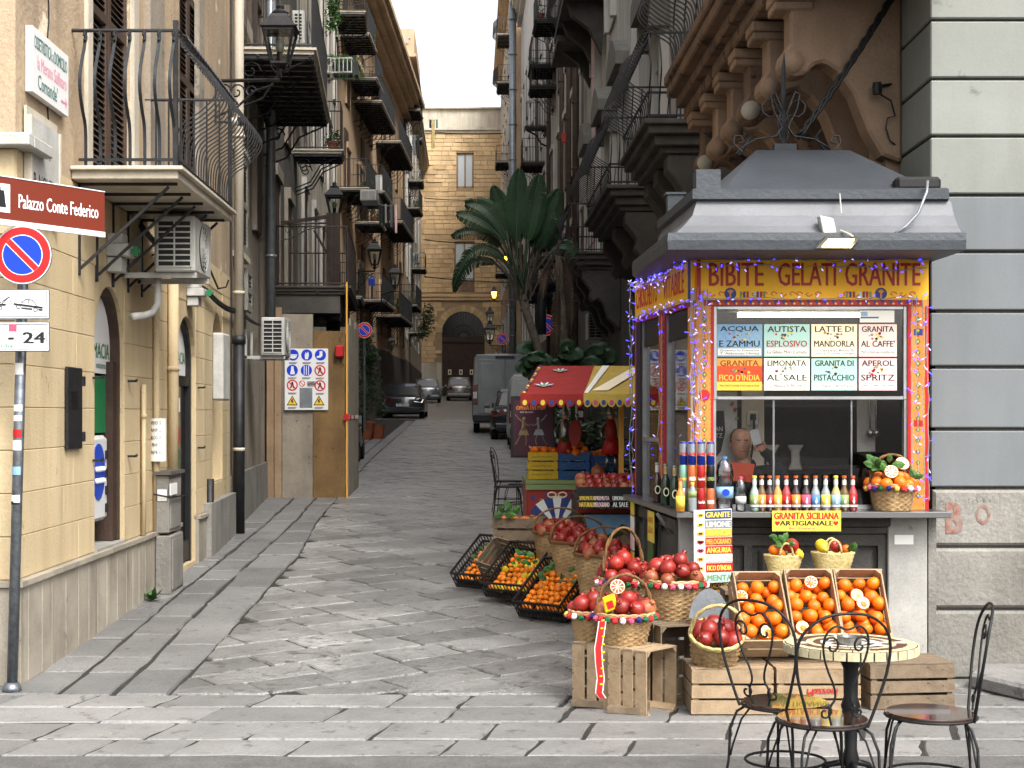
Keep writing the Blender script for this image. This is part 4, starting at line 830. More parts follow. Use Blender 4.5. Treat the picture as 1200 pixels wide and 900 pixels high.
BL = [ # near-right slab corner px,py ; far-right px ; protrusion, style, plants
 (365, 56, 397, 1.0, 'plain', 0, 4.6), (402, 181, 415, .95, 'plain', 2, 2.6), (428, 13, 430, .95, 'plain', 3, 2.8), (432, 39, 437, .95, 'plain', 3, 2.6), (441, 91, 443, .95, 'plain', 3, 2.6), (447, 118, 465, 1.0, 'sheet', 1, 6),
 (469, 165, 487, 1.0, 'sheet', 2, 7), (431, 220, 442, .95, 'sheet', 3, 3.4), (450, 224, 464, 1.0, 'sheet', 2, 4), (471, 259, 487, 1.0, 'sheet', 2, 7), (491, 243, 496, .9, 'plain', 3, 3), (496, 211, 499, .9, 'plain', 1, 3),
 (423, 347, 434, .95, 'sheet', 2, 3.2), (449, 351, 464, 1.0, 'sheet', 1, 5), (469, 369, 487, 1.0, 'sheet', 2, 7), (499, 314, 501, .9, 'plain', 0, 3), (488, 357, 495, .95, 'plain', 2, 4), (445, 260, 450, .9, 'plain', 2, 2.4), (495, 165, 498, .9, 'plain', 3, 3), (492, 128, 495, .9, 'plain', 3, 3), (497, 389, 501, .9, 'plain', 1, 3)]
lines = []
for px, py, fx, pr, st, npl, ln in BL:
    Y = solve(WL, pr, px, 1, 19.2); w_, h = pick(Y); z = CZ + (HY - py) * Y / F; u0 = w_.uY(Y); u1 = min(w_.L, u0 + ln); u0 = max(0, min(u0, u1 - 1))
    o = balcony(h, w_, u0, u1, pr, z, st, plants=npl, rails='iron'); lines.append((Y, z, u0, u1, h.name))
    b = MB(); w_.box(b, (u0 + u1) / 2 - .5, (u0 + u1) / 2 + .5, .01, .06, z, z + 2.2); b.build('shutter', 'shutter_teal' if h is hs5 else 'shutter_brown', h)
# old broken balcony over the hoarding
Y0 = 24.2; pr = 1.35; ob = MB(); w_ = L2[1]; z0 = 3.72
ob = balcony(hs2, w_, .3, 4.4, 1.3, z0, 'sheet', m='dark_stone', rails='rust_iron', under='')
b = MB()
for i in range(9): u = .35 + i * .45; w_.box(b, u, u + .3, .02, 1.1 + .1 * random.random(), z0 - .42, z0 - .1)
for i in range(16): c = w_.p(random.uniform(.3, 1.6), random.uniform(.1, 1.1), z0 - random.uniform(.25, .55)); b.ball(c, random.uniform(.06, .13), 7, 5, .7, jit=1.2)
b.build('broken_masonry', 'dark_stone', ob)
bm_ = thing('shoring_timber', 'rusty upright shoring posts in front of the old balcony, left', 'post', (-1.9, 26.3, 0)); 
for x, t_ in ((386, .1), (391, .07), (395, .1)): MB().bar(at(x, 470, 26.4), at(x, 250, 26.4), t_).build('post', 'rust_iron', bm_)
MB().bar(at(305, 265, 26.5), at(398, 252, 26.5), .06).bar(at(368, 270, 26.5), at(385, 300, 26.5), .04).build('cross_bar', 'rust_iron', bm_)
# stones high above: big first balcony fillings
ac_unit('dirty air conditioner with round fan hung under a distant left balcony', *[at(422, 230, 33).x, at(441, 230, 33).x], 33, 33.8, at(0, 235, 33).z, at(0, 222, 33).z)
ac_unit('air conditioner standing on the big upper left balcony', at(342, 0, 19.5).x, at(357, 0, 19.5).x, 19.5, 20.3, at(0, 51, 19.5).z, at(0, 12, 19.5).z)
ac_unit('small air conditioner on a distant teal shuttered house', at(485, 0, 80).x, at(491, 0, 80).x, 80, 81, at(0, 308, 80).z, at(0, 296, 80).z)
# flower boxes & hanging plants near the big lantern
pb_ = thing('hanging_flower_rack', 'white wire rack of trailing spider plants above the left street', 'plant rack', at(395, 80, 24)); b = MB(); A_, B_ = at(378, 68, 24), at(412, 68, 24)
for dz in (0, -.22): b.tube([A_ + Vector((0, 0, dz)), B_ + Vector((0, 0, dz)), B_ + Vector((0, .5, dz)), A_ + Vector((0, .5, dz))], .02, 5, close=True)
for q in range(8): p = A_.lerp(B_, q / 7); b.bar(p, p - Vector((0, 0, .22)), .012)
b.build('rack', 'white_dirty', pb_); b = MB()
for i in range(80): p = A_.lerp(B_, random.random()) + Vector((0, random.uniform(0, .4), 0)); a = random.uniform(-1, 1); pts = [p + Vector((a * t * .35, 0, .45 * t - .75 * t * t)) for t in (0, .35, .7, 1)]; b.ribbon(pts, .02, .004, (0, 1, 0))
b.build('spider_plant', 'leaf', pb_); MB().frame(A_ + Vector((.15, .1, -.24)), Vector((.4, 0, 0)), Vector((0, .25, 0)), Vector((0, 0, .2))).build('planter', 'black_plastic', pb_)
iv = thing('trailing_ivy', 'green creeper hanging from an upper balcony on the left', 'plant', at(395, 20, 25)); b = MB()
for q in range(8): tuft(b, at(389 + random.uniform(-3, 3), 2 + q * 4.5, 25), .16, 36, .05)
b.build('leaves', 'leaf', iv)
# laundry
def laundry(label, pts, items, Y):
    t = thing('laundry_line', label, 'laundry', at(*pts[0], Y), 'washing lines over the street'); MB().tube(sag(at(*pts[0], Y), at(*pts[1], Y), .05), .01, 4).build('line', 'wire_clear', t)
    for i, (x, w_, h, m) in enumerate(items):
        y0 = pts[0][1] + (pts[1][1] - pts[0][1]) * (x - pts[0][0]) / (pts[1][0] - pts[0][0]); s = F / Y; n = 6; b = MB(); vs = []
        for r in range(5):
            for c in range(n + 1): vs.append(at(x + w_ * c / n, y0 + h * r / 4, Y) + Vector((0, .06 * math.sin(c * 1.9 + r * .5) * (r + 1) / 5, 0)))
        b.add(vs, [(r * (n + 1) + c, r * (n + 1) + c + 1, (r + 1) * (n + 1) + c + 1, (r + 1) * (n + 1) + c) for r in range(4) for c in range(n)])
        b.build('garment', m, t, True)
laundry('row of dark and white clothes drying under a left balcony', ((444, 239), (466, 239)), ((444, 3, 25, 'iron_grey'), (448, 2.5, 26, 'black'), (451, 2, 22, 'white_dirty'), (453.5, 2.5, 28, 'black'), (457, 3, 27, 'blue_grey_paint'), (460, 2, 30, 'shutter_brown'), (462.5, 3, 34, 'rose_paper')), 40)
laundry('blue and white clothes on a distant balcony, left', ((480, 158), (492, 158)), ((480, 3, 22, 'white_paper'), (484, 3, 24, 'blue_grey_paint'), (488, 3.5, 28, 'iron_grey')), 76)
laundry('pale yellow and green clothes drying against the stone facade', ((502, 140), (513, 140)), ((503, 2.5, 10, 'iron_grey'), (505.5, 4, 34, 'wicker_pale'), (511, 2, 10, 'ink_teal')), 90)
laundry('striped white clothes on a left balcony rail', ((440, 205), (448, 205)), ((440, 4, 18, 'white_dirty'), (444.5, 3.5, 18, 'white_paper')), 44)
laundry('bright blue cloth on a left balcony', ((431, 324), (440, 324)), ((432, 7, 11, 'ink_blue'),), 36)
mat('cloth_blue', '#1f86c8', .7)
# ---------------- stone facade closing the street ----------------
ef = thing('stone_facade', 'golden stone palace front with arched gate closing the street', 'building', (0, 118, 3)); Ye = 118; s_ = F / Ye
we = Wall((-6, Ye), (6, Ye), (0, -1)); ex = lambda px: (px - CX) / s_; ez = lambda py: CZ + (HY - py) / s_
ax0, ax1 = ex(518) + 6, ex(568) + 6; zt = ez(365)
W1 = (ex(535) + 6, ex(555) + 6, ez(220), ez(179), False); Wb = (ex(532.5) + 6, ex(556) + 6, ez(342), ez(283), False); AR = (ax0, ax1, 2.5, zt, True)
b = MB(); face_wall(we, b, 2, ez(127), [W1, Wb, AR], .35); b.build('wall', 'tuff_mortar', ef)
b = MB(); we.box(b, 0, we.L, -6, -.36, 2, ez(127)); b.build('inner_mass', 'tuff_mortar', ef)
unit = MB().cham((-.5, 0, -.5), (1, 0, 0), (0, 0, 1), (0, -1, 0), .06).mesh('ashlar', 'tuff'); cells = []
z = 3.1
while z < ez(156):
    h = random.choice((.3, .36, .42)); x = -4.6
    if not ez(352) < z + h / 2 < ez(345):
        while x < 2.6:
            L = random.uniform(.5, 1.0); a, c = x + 6, x + L + 6; ok = True
            for (h0, h1, za, zb, ar) in (AR,):
                if c > h0 - .02 and a < h1 + .02 and z + h > za and z < zb + (.5 if ar else .02):
                    if ar and z > zb - (h1 - h0) / 2:
                        r = (h1 - h0) / 2 + .52; cu = (h0 + h1) / 2; near = max(0, max(a - cu, cu - c)); 
                        if math.hypot(near, z - (zb - (h1 - h0) / 2)) < r: ok = False
                    else: ok = False
            if z < ez(425) and x < ex(517): ok = False
            iv = [(x, x + L)]
            for (h0, h1, za, zb, ar) in (W1, Wb):
                if z + h > za - .02 and z < zb + .02: iv = [q for p_, r_ in iv for q in ((p_, min(r_, h0 - 6)), (max(p_, h1 - 6), r_)) if q[1] - q[0] > .1]
            if ok: cells += [((p_ + r_) / 2, z + h / 2, r_ - p_ - .03, h - .03) for p_, r_ in iv]
            x += L
    z += h
random.shuffle(cells); bl = MB()
for i, (x, z, L, h) in enumerate(cells):
    if i < 290: inst(unit, 'ashlar_stone', (x, Ye + .01, z), ef, sc=(L, random.uniform(.03, .09), h))
    else: bl.cham((x - L / 2, Ye + .01, z - h / 2), (L, 0, 0), (0, 0, h), (0, -random.uniform(.04, .08), 0), .02)
bl.build('ashlar', 'tuff', ef)['kind'] = 'stuff'
for i in range(17):                    # voussoirs round the gate
    a, c = math.pi * i / 17 + .01, math.pi * (i + 1) / 17 - .01; r = (ax1 - ax0) / 2; cu = (ax0 + ax1) / 2; zc = zt - r
    MB().prism([we.p(cu - q * math.cos(t_), 0, zc + q * math.sin(t_)) for t_, q in ((a, r), (c, r), (c, r + .5), (a, r + .5))], we.n * .06).build('voussoir', 'tuff', ef)
b = MB(); we.box(b, 0, we.L, .0, .12, ez(150), ez(127.5)); b.build('parapet', 'pale_plaster', ef); b = MB(); we.box(b, 0, we.L, 0, .3, ez(153), ez(150)); we.box(b, 0, we.L, 0, .16, ez(156), ez(153)); we.box(b, 0, we.L, 0, .35, ez(128), ez(126.5)); b.build('cornice', 'pale_plaster', ef)
b = MB(); we.box(b, 0, we.L, 0, .22, ez(348), ez(345)); we.box(b, 0, we.L, 0, .14, ez(352), ez(348)); b.build('string_course', 'tuff', ef)
b = MB(); we.box(b, 0, ax0 - .05, 0, .05, 2.6, ez(425)); b.build('plaster_base', 'pale_plaster', ef)
for wn, nm in ((W1, 0), (Wb, 1)):
    g = MB(); we.box(g, wn[0], wn[1], -.2, -.18, wn[2], wn[3]); g = g.build('window', 'pale_glass', ef)
    f = MB(); t_ = .12; cu = (wn[0] + wn[1]) / 2
    for a, c, p_, q_ in ((wn[0], wn[0] + t_, wn[2], wn[3]), (wn[1] - t_, wn[1], wn[2], wn[3]), (wn[0], wn[1], wn[3] - t_, wn[3]), (cu - .06, cu + .06, wn[2], wn[3]), (wn[0], wn[1], wn[2], wn[2] + t_)): we.box(f, a, c, -.18 + (.002 if a == wn[0] and c == wn[1] else 0), -.1, p_, q_)
    f.build('frame', 'board_tan', g)
    if nm: f = MB(); we.box(f, wn[0] + .1, wn[1] - .1, -.17, -.12, wn[2], wn[2] + .95); f.build('lower_panel', 'board_tan', g); f = MB(); [f.bar(we.p(wn[0] + .05 + i * .13, .04, wn[2]), we.p(wn[0] + .05 + i * .13, .04, wn[2] + 1), .02) for i in range(12)]; f.bar(we.p(wn[0], .04, wn[2] + 1), we.p(wn[1], .04, wn[2] + 1), .04); f.build('railing', 'iron', g)
cu = (ax0 + ax1) / 2; r = (ax1 - ax0) / 2; zc = zt - r; zl = ez(395)
g = MB(); we.box(g, ax0, ax1, -.33, -.25, 2.6, zl); dr = g.build('gate', 'wood_brown', ef)
for i in range(12): u = ax0 + (ax1 - ax0) * i / 12; g = MB(); we.box(g, u + .02, u + (ax1 - ax0) / 12 - .02, -.25, -.22, 2.8, zl - .45); g.build('plank', 'wood_brown', dr)
g = MB(); we.box(g, ax0, ax1, -.25, -.15, zl - .4, zl); g.build('transom_beam', 'wood_brown', dr)
g = MB(); arch_fill(we, g, ax0, ax1, zl, zt, -.34, -.32); fl = g.build('fanlight', 'glass_dark', ef); g = MB()
zc2 = zl + .05
for i in range(25):
    a = math.pi * i / 24; R_ = lambda a: min(r * .99, 9) ; dx, dz = -math.cos(a), math.sin(a)
    k = 0
    while k < 40 and math.hypot(dx * k * .1, max(0, zc2 + dz * k * .1 - zc)) < r * .97 and abs(dx * k * .1) < r: k += 1
    g.bar(we.p(cu + dx * .35, -.28, zc2 + dz * .35), we.p(cu + dx * k * .1, -.28, zc2 + dz * k * .1), .035)
for q in (.35, .9): g.tube([we.p(cu - q * math.cos(math.pi * i / 16), -.28, zc2 + q * math.sin(math.pi * i / 16)) for i in range(17)], .025, 4)
g.build('iron_rays', 'iron', fl)
for x in (527, 540, 552.5): c = at(x, 436, 117.7); t = thing('gate_notice', 'small yellow notice on the arched gate, ' + {527: 'left', 540: 'middle', 552.5: 'right'}[x] + ' of three', 'notice', c, 'yellow notices on the gate'); MB().box(c.x - .13, c.x + .13, 117.95, 118.0, c.z - .2, c.z + .2).build('board', 'cream_paper', t).parent; MB().prism([c + Vector((-.04, .24, -.13)), c + Vector((.04, .24, -.13)), c + Vector((.06, .24, .06)), c + Vector((0, .24, .14)), c + Vector((-.06, .24, .06))], (0, -.01, 0)).build('symbol', 'ink', t)
bush = thing('weeds', 'green weeds growing at the foot of the arched gate', 'plant', at(521, 462, 116)); b = MB(); tuft(b, at(521, 461, 116), .5, 90, .12, .6); b.build('leaves', 'leaf', bush)
bc = MB(); 
bush2 = thing('balcony_creeper', 'dark green creeper spilling off a distant left balcony', 'plant', at(499, 375, 80)); b = MB()
for q in range(9): tuft(b, at(498 + random.uniform(-5, 5), 362 + q * 4, 80), .4, 60, .1)
b.build('leaves', 'leaf_dark', bush2)
# ---------------- right side ----------------
og = thing('orange_palace', 'terracotta plastered palace with massive scroll brackets under its balcony', 'building', (2.97, 10.75, 0)); wo = Wall((2.965, 10.75), (3.0, 16.5), (-1, 0))
b = MB(); solid(wo, b, -1, 13, 6, front=0); b.build('wall', 'orange_plaster', og)
b = MB(); wo.box(b, .02, .5, .002, .09, 0, 4.6); wo.box(b, 3.6, 4.2, .002, .09, 0, 4.6); b.build('pilaster', 'orange_plaster', og)
zb_ = 5.08; b = MB()
for o, za, zc_ in ((1.1, zb_ - .08, zb_ + .02), (1.07, zb_ - .2, zb_ - .08), (.98, zb_ - .3, zb_ - .2), (.9, zb_ - .42, zb_ - .3)): wo.box(b, -1.6, 4.75, .002, o, za, zc_)
bo = b.build('balcony', 'brown_stone', og, bevel=.015)
for i in range(6):                     # scroll consoles
    u = 4.35 - i * .86; w_ = .24; t0 = zb_ - .43
    prof = [(0, t0), (.86, t0), (.86, t0 - .1), (.78, t0 - .14), (.78, t0 - .38), (.84, t0 - .45), (.84, t0 - .54), (.76, t0 - .6), (.66, t0 - .58), (.62, t0 - .52), (.54, t0 - .5), (.45, t0 - .56), (.34, t0 - .72), (.24, t0 - .98), (.14, t0 - 1.15), (0, t0 - 1.2)]
    MB().prism([wo.p(u - w_ / 2, o, z) for o, z in prof], wo.d * w_).build('console', 'orange_plaster' if i % 3 else 'brown_stone', og, bevel=.02)
    MB().tube([wo.p(u - w_ / 2 - .03, .76, t0 - .5), wo.p(u + w_ / 2 + .03, .76, t0 - .5)], .075, 14).build('scroll_roll', 'orange_plaster' if i % 3 else 'pale_plaster', og, True)
    b = MB(); wo.box(b, u - w_ / 2 - .04, u + w_ / 2 + .04, .6, .9, t0 - .08, t0 - .003); wo.box(b, u - w_ / 2 - .02, u + w_ / 2 + .02, .62, .89, t0 - .14, t0 - .08); b.build('console_capital', 'orange_plaster', og, bevel=.01)
r = MB()
for i in range(35): belly(wo.p(-.1 + i * .138, 1.02, zb_ + .02), wo.n, mb=r, amp=2.1, H=1.0, w=.013, t=.013)
for i in range(9): belly(wo.p(4.7, .1 + i * .11, zb_ + .02), wo.d, mb=r, amp=1.3, w=.016, t=.016)
for i in range(44): c0 = wo.p(-.1 + i * .11, 1.06, zb_ + .98); r.tube([c0 + wo.n * (.06 * math.cos(a * .8) * (1 - a * .03)) + Vector((0, 0, .05 * math.sin(a * .8))) for a in range(9)], .009, 4)
r.tube([wo.p(-.1, 1.05, zb_ + 1.0), wo.p(4.7, 1.05, zb_ + 1.0), wo.p(4.7, 0, zb_ + 1.0)], .018, 5); r.build('railing', 'iron', bo)
for i in range(2): u = 2.2 + i * 2.2; 
dk = thing('baroque_palace', 'long baroque palace with goose-belly balconies on dark stone corbels, right side', 'building', (3.0, 16.5, 0)); wd_ = Wall((3.0, 16.5), (3.0, 40), (-1, 0))
b = MB(); solid(wd_, b, -1, 4.7, 8, front=0); b.build('ground_floor', 'dark_plaster', dk); b = MB(); solid(wd_, b, 4.7, 24, 8, front=0); b.build('upper_wall', 'white_plaster', dk)
zb_ = 5.05
for k, (ya, yb) in enumerate(((17.4, 20.4), (22.4, 27), (31.6, 35.6))):
    u0, u1 = wd_.uY(ya), wd_.uY(yb); b = MB()
    for o, za, zc_ in ((1.1, zb_ - .06, zb_), (1.04, zb_ - .16, zb_ - .06), (.96, zb_ - .28, zb_ - .16), (.88, zb_ - .36, zb_ - .28)): wd_.box(b, u0 + (1.1 - o), u1 - (1.1 - o), .002, o, za, zc_)
    bl_ = b.build('balcony', 'dark_stone', dk, bevel=.012)
    for u in (u0 + .45, (u0 + u1) / 2, u1 - .45):
        t0 = zb_ - .365; pr_ = [(0, t0), (.8, t0), (.8, t0 - .18), (.7, t0 - .3), (.62, t0 - .42), (.66, t0 - .55), (.58, t0 - .66), (.46, t0 - .6), (.36, t0 - .7), (.26, t0 - 1.0), (0, t0 - 1.25)]
        MB().prism([wd_.p(u - .2, o, z) for o, z in pr_], wd_.d * .4).build('corbel', 'dark_stone', bl_, bevel=.02)
    r = MB()
    for i in range(int((u1 - u0) / .17)): belly(wd_.p(u0 + .05 + i * .17, 1.03, zb_), wd_.n, mb=r, amp=1.9, w=.012, t=.012); c0 = wd_.p(u0 + .05 + i * .17, 1.07, zb_ + .96); r.tube([c0 + wd_.n * (.06 * math.cos(a * .9) * (1 - a * .03)) + Vector((0, 0, .05 * math.sin(a * .9))) for a in range(8)], .01, 3)
    for e, sg in ((u0 + .04, -1), (u1 - .04, 1)):
        for i in range(9): belly(wd_.p(e, .08 + i * .12, zb_), wd_.d * sg, mb=r, amp=1.2, w=.016, t=.016)
    for zz in (.04, .3, .98): r.tube([wd_.p(u0 + .04, 0, zb_ + zz), wd_.p(u0 + .04, 1.05, zb_ + zz), wd_.p(u1 - .04, 1.05, zb_ + zz), wd_.p(u1 - .04, 0, zb_ + zz)], .016, 5)
    r.build('railing', 'iron', bl_)
for Yc in (18.9, 24.7, 29.5, 33.6, 38):
    u = wd_.uY(Yc); hh = 3.1
    for z in (5.05, 10.2, 15.4):
        if Yc in (29.5, 38) and z < 6: z = 5.9; hh = 2.2
        else: hh = 3.0
        b = MB(); wd_.box(b, u - .6, u + .6, .004, .02, z, z + hh); wn = b.build('window', 'pale_glass', dk); f = MB()
        for a in (-.6, -.03, .54): wd_.box(f, u + a, u + a + .06, .02, .06, z, z + hh)
        for q in range(5): wd_.box(f, u - .54, u + .54, .02, .05, z + q * hh / 4 - .02, z + q * hh / 4 + .02)
        f.build('window_frame', 'white_dirty', wn)
        [(lambda f: (wd_.box(f, u + a, u + a + .23, .003, .14, z, z + hh + .1), f.build('surround', 'white_plaster', wn)))(MB()) for a in (-.85, .62)]
        f = MB(); zz = z + hh + .1
        f.prism([wd_.p(u - 1.0, .003, zz), wd_.p(u + 1.0, .003, zz), wd_.p(u + 1.0, .003, zz + .25), wd_.p(u + .5, .003, zz + .55), wd_.p(u, .003, zz + .68), wd_.p(u - .5, .003, zz + .55), wd_.p(u - 1.0, .003, zz + .25)], wd_.n * .42)
        wd_.box(f, u - .95, u - .7, .0, .32, zz - .45, zz - .002); wd_.box(f, u + .7, u + .95, .0, .32, zz - .45, zz - .002); f.build('window_hood', 'shutter_grey', wn, bevel=.01)
for Yc in (21.3, 28.6, 37.2): u = wd_.uY(Yc); b = MB(); wd_.box(b, u - .4, u + .4, .003, .16, 4.9, 22); b.build('pilaster', 'white_plaster', dk)
b = MB(); wd_.box(b, wd_.uY(37.9), wd_.L + .8, .002, 1.0, 10.9, 11.05); sb2 = b.build('balcony', 'dark_stone', dk)
for zc_ in (8.0, 13.2): 
    b = MB(); wd_.box(b, wd_.uY(35), wd_.uY(39.5), .003, 1.0, zc_ + 3.2, zc_ + 3.35); bb = b.build('balcony', 'dark_stone', dk)
    [MB().prism([wd_.p(wd_.uY(y), o, z) for o, z in ((0, zc_ + 3.19), (.9, zc_ + 3.19), (.8, zc_ + 2.9), (.4, zc_ + 2.6), (.1, zc_ + 2))], wd_.d * .3).build('corbel', 'dark_stone', bb) for y in (35.4, 37.2, 39)]
    b = MB(); [belly(wd_.p(wd_.uY(35) + .05 + i * .13, .95, zc_ + 3.35), wd_.n, mb=b, amp=1.5, w=.018, t=.018) for i in range(34)]; [b.bar(wd_.p(wd_.uY(35) + .05, .05 + i * .12, zc_ + 3.35), wd_.p(wd_.uY(35) + .05, .05 + i * .12, zc_ + 4.3), .018) for i in range(8)]; b.tube([wd_.p(wd_.uY(35), 0, zc_ + 4.3), wd_.p(wd_.uY(35), .97, zc_ + 4.3), wd_.p(wd_.uY(39.5), .97, zc_ + 4.3)], .02, 4); b.build('railing', 'iron', bb)
drainpipe('pale pinkish downpipe between window hoods, right side', 2.86, 37.0, 5, 23, .09, 'rose_paper')
drainpipe('thick silver downpipe at the far right corner', 1.98, 83, 3, 24, .2, 'zinc')
for Yp, x_ in ((44, 2.85), (50, 2.8), (57, 2.7), (66, 2.62), (46.5, 2.82)): drainpipe(('brown downpipe on the far right white fronts, number %s from the camera' % {44: 'one', 46.5: 'two', 50: 'three', 57: 'four', 66: 'five'}[Yp]).replace('number one', 'nearest').replace('number two', 'second').replace('number three', 'third').replace('number four', 'fourth').replace('number five', 'farthest'), x_, Yp, 2, 20, .1, 'shutter_brown', group='brown downpipes along the right side')
hr3 = thing('white_house_row', 'white plastered house row with small dark balconies, far right side', 'building', (3, 40, 0))
for a, c, m, h in (((3.0, 40), (2.75, 58), 'white_plaster', 21), ((2.75, 58), (2.5, 85), 'white_plaster', 24)):
    w_ = Wall(a, c, (-1, 0)); facade(hr3, w_, h, m, [5, 8.8, 12.6, 16.4], [2 + 3.3 * i for i in range(int(w_.L / 3.3))], cornice=.7, surround='white_plaster', gm='dark_plaster', gz1=4.6, win=(1.0, 2.3))
for px, py, ln, pl_ in ((622, 100, 1.6, 0), (616, 148, 2, 0), (612, 190, 2, 0), (628, 22, 2, 2), (622, 75, 2, 2), (634, 300, 3, 0), (626, 330, 3, 0), (620, 345, 3, 0)):
    Y = solve(WR, .9, px, -1, 40.5, 84); w_ = Wall((3.0, 40), (2.75, 58), (-1, 0)) if Y < 58 else Wall((2.75, 58), (2.5, 85), (-1, 0)); z = CZ + (HY - py) * Y / F; u0 = w_.uY(Y); balcony(hr3, w_, u0, min(w_.L, u0 + ln), .9, z, 'plain', m='dark_stone', plants=pl_)
hr4 = thing('cream_corner_house', 'cream house with scroll-fronted balconies closing the far right side', 'building', (2, 86, 0)); w_ = Wall((2.0, 85.6), (1.9, 118), (-1, 0))
facade(hr4, w_, 27.5, 'yellow_plaster', [6, 10, 14, 18, 22], [3 + 4 * i for i in range(7)], cornice=.6, surround='white_plaster')
for py in (41, 97): z = CZ + (HY - py) * 86.2 / F; balcony(hr4, w_, .3, 3.3, .8, z, 'belly', plants=0)
for py in (190, 260, 320): balcony(hr4, w_, 6, 9, .8, CZ + (HY - py) * 92 / F, 'plain')
# ---------------- grey stone corner, right ----------------
gb = thing('grey_stone_corner', 'corner building of wide grey stone courses, painted blue grey lower down, right edge', 'building', (2.93, 9.9, 0))
wg = Wall((2.93, 9.9), (9.5, 9.9), (0, -1)); wc = Wall((2.93, 9.9), (2.965, 10.75), (-1, 0))
b = MB(); b.prism([(2.975, 9.95, 0), (9.5, 9.95, 0), (9.5, 17, 0), (3.02, 17, 0), (3.0, 10.75, 0)], (0, 0, 9)); b.build('core_wall', 'raw_cement', gb)
zs = [-.02, .44, .842, 1.22, 1.6, 2.0, 2.36, 2.745, 3.11, 3.49, 3.86, 4.24, 4.62, 5.0, 5.4, 5.8]
for i in range(len(zs) - 1):
    m = 'raw_cement' if zs[i] < 1.2 else ('blue_grey_paint' if zs[i] < 3.1 else 'stone_green_grey'); g = .02
    o = MB(); z0, z1 = zs[i] + g / 2, zs[i + 1] - g / 2; k = .006
    x0 = 2.93 if i > 2 else 2.945
    if i > 2:
        ring = lambda d, z: [(x0 + d, 9.9 + d * .2, z), (9.5, 9.9 + d, z), (9.5, 10.02, z), (3.0 + d, 10.02, z), (2.965 + d, 10.75, z)]
        o.prism([(x0, 9.9, z0), (9.5, 9.9, z0), (9.5, 9.98, z0), (3.06, 9.98, z0), (3.06, 10.75, z0), (2.965, 10.75, z0)], (0, 0, z1 - z0)); o.build('stone_course', m, gb, bevel=.008)
    else:
        x = x0
        while x < 6: L = (2.2, .95, 1.3)[i] if x == x0 else random.uniform(1, 1.6); o = MB().cham((x, 9.98, z0), (L - .02, 0, 0), (0, 0, z1 - z0), (0, -.085, 0), .018); o.build('stone_block', m, gb); x += L
t = thing('graffiti', 'faded red sprayed B O letters on the raw cement block, right edge', 'graffiti', (3.1, 9.88, 1)); Y = 9.893
text('B', 'graf', t, at(1118, 607, Y), (1, 0, 0), (0, 0, 1), .2, .085, lift=.002, bold=.04) if 'graf' in MATS else (mat('graf', '#7f4a42', .9, col2='#837a70', ns=26), text('B', 'graf', t, at(1118, 607, Y), (1, 0, 0), (0, 0, 1), .2, .085, lift=.002, bold=.04))
text('O', 'graf', t, at(1152, 603, Y), (1, 0, 0), (0, 0, 1), .13, .09, lift=.002)
st = MB(); st.prism([(3.25, 9.86, 0), (3.05, 9.5, 0), (3.25, 9.0, 0), (3.8, 8.8, 0), (8, 8.75, 0), (8, 9.86, 0)], (0, 0, .1)); stp = thing('stone_step', 'raised worn stone step at the foot of the grey corner', 'step', (3.3, 9.3, 0)); st.build('slab', 'paving_pale', stp, bevel=.02)
wl_ = thing('cable_to_roof', 'twisted thick black cable rising from the kiosk roof to the palace', 'cable', at(945, 150, 10.4)); pts = sag(at(936, 160, 10.5), at(1052, -15, 10.6), .03, 24); b = MB()
for k in range(3): b.tube([p + Vector((.016 * math.cos(i * 1.1 + k * 2.1), 0, .016 * math.sin(i * 1.1 + k * 2.1))) for i, p in enumerate(pts)], .012, 5)
b.build('strands', 'black', wl_, True)
fx_ = thing('cable_fixture', 'small black clamp and hanging wires on the orange wall beside the grey corner', 'fixture', at(1030, 100, 10.7)); p = at(1028, 102, 10.6)
MB().tube([at(1053, 97, 10.74), p], .012, 5).lathe([(.03, -.05), (.035, 0), (.03, .03)], p, 8).tube([p + Vector((.02, 0, -.05)), at(1044, 118, 10.6), at(1049, 136, 10.65), at(1040, 138, 10.65), at(1038, 150, 10.65), at(1043, 165, 10.65), at(1052, 172, 10.7)], .006, 4).build('clamp', 'black', fx_)
# ---------------- kiosk ----------------
ki = thing('kiosk', 'small granita kiosk with yellow painted fascia, lead roof and steel counter', 'kiosk', (2.1, 9.8, 0))
wf = Wall((1.40, 9.8), (2.88, 9.8), (0, -1)); wsd = Wall((1.24, 11.7), (1.40, 9.8), (-1, 0))
bs_ = Wall((1.285, 9.8), (2.9, 9.8), (0, -1)); bsd = Wall((1.19, 11.7), (1.285, 9.8), (-1, 0))
b = MB(); b.prism([(1.31, 9.84, .0), (2.88, 9.84, .0), (2.88, 11.7, .0), (1.22, 11.7, .0)], (0, 0, 1.04)); b.build('base', 'wood_dark_grey', ki)
b = MB(); b.box(1.29, 1.43, 9.76, 9.86, 0, 1.045); b.build('pilaster', 'marble', ki, bevel=.006)
b = MB(); b.box(2.62, 2.87, 9.77, 9.86, 0, 1.045); b.build('marble_slab', 'marble', ki, bevel=.006)
b = MB(); b.box(2.88, 2.93, 9.78, 9.9, 0, 1.04); b.build('edge_strip', 'raw_cement', ki)
b = MB(); b.box(2.66, 2.78, 9.765, 9.769, .87, .93); b.build('torn_sticker', 'white_paper', ki)
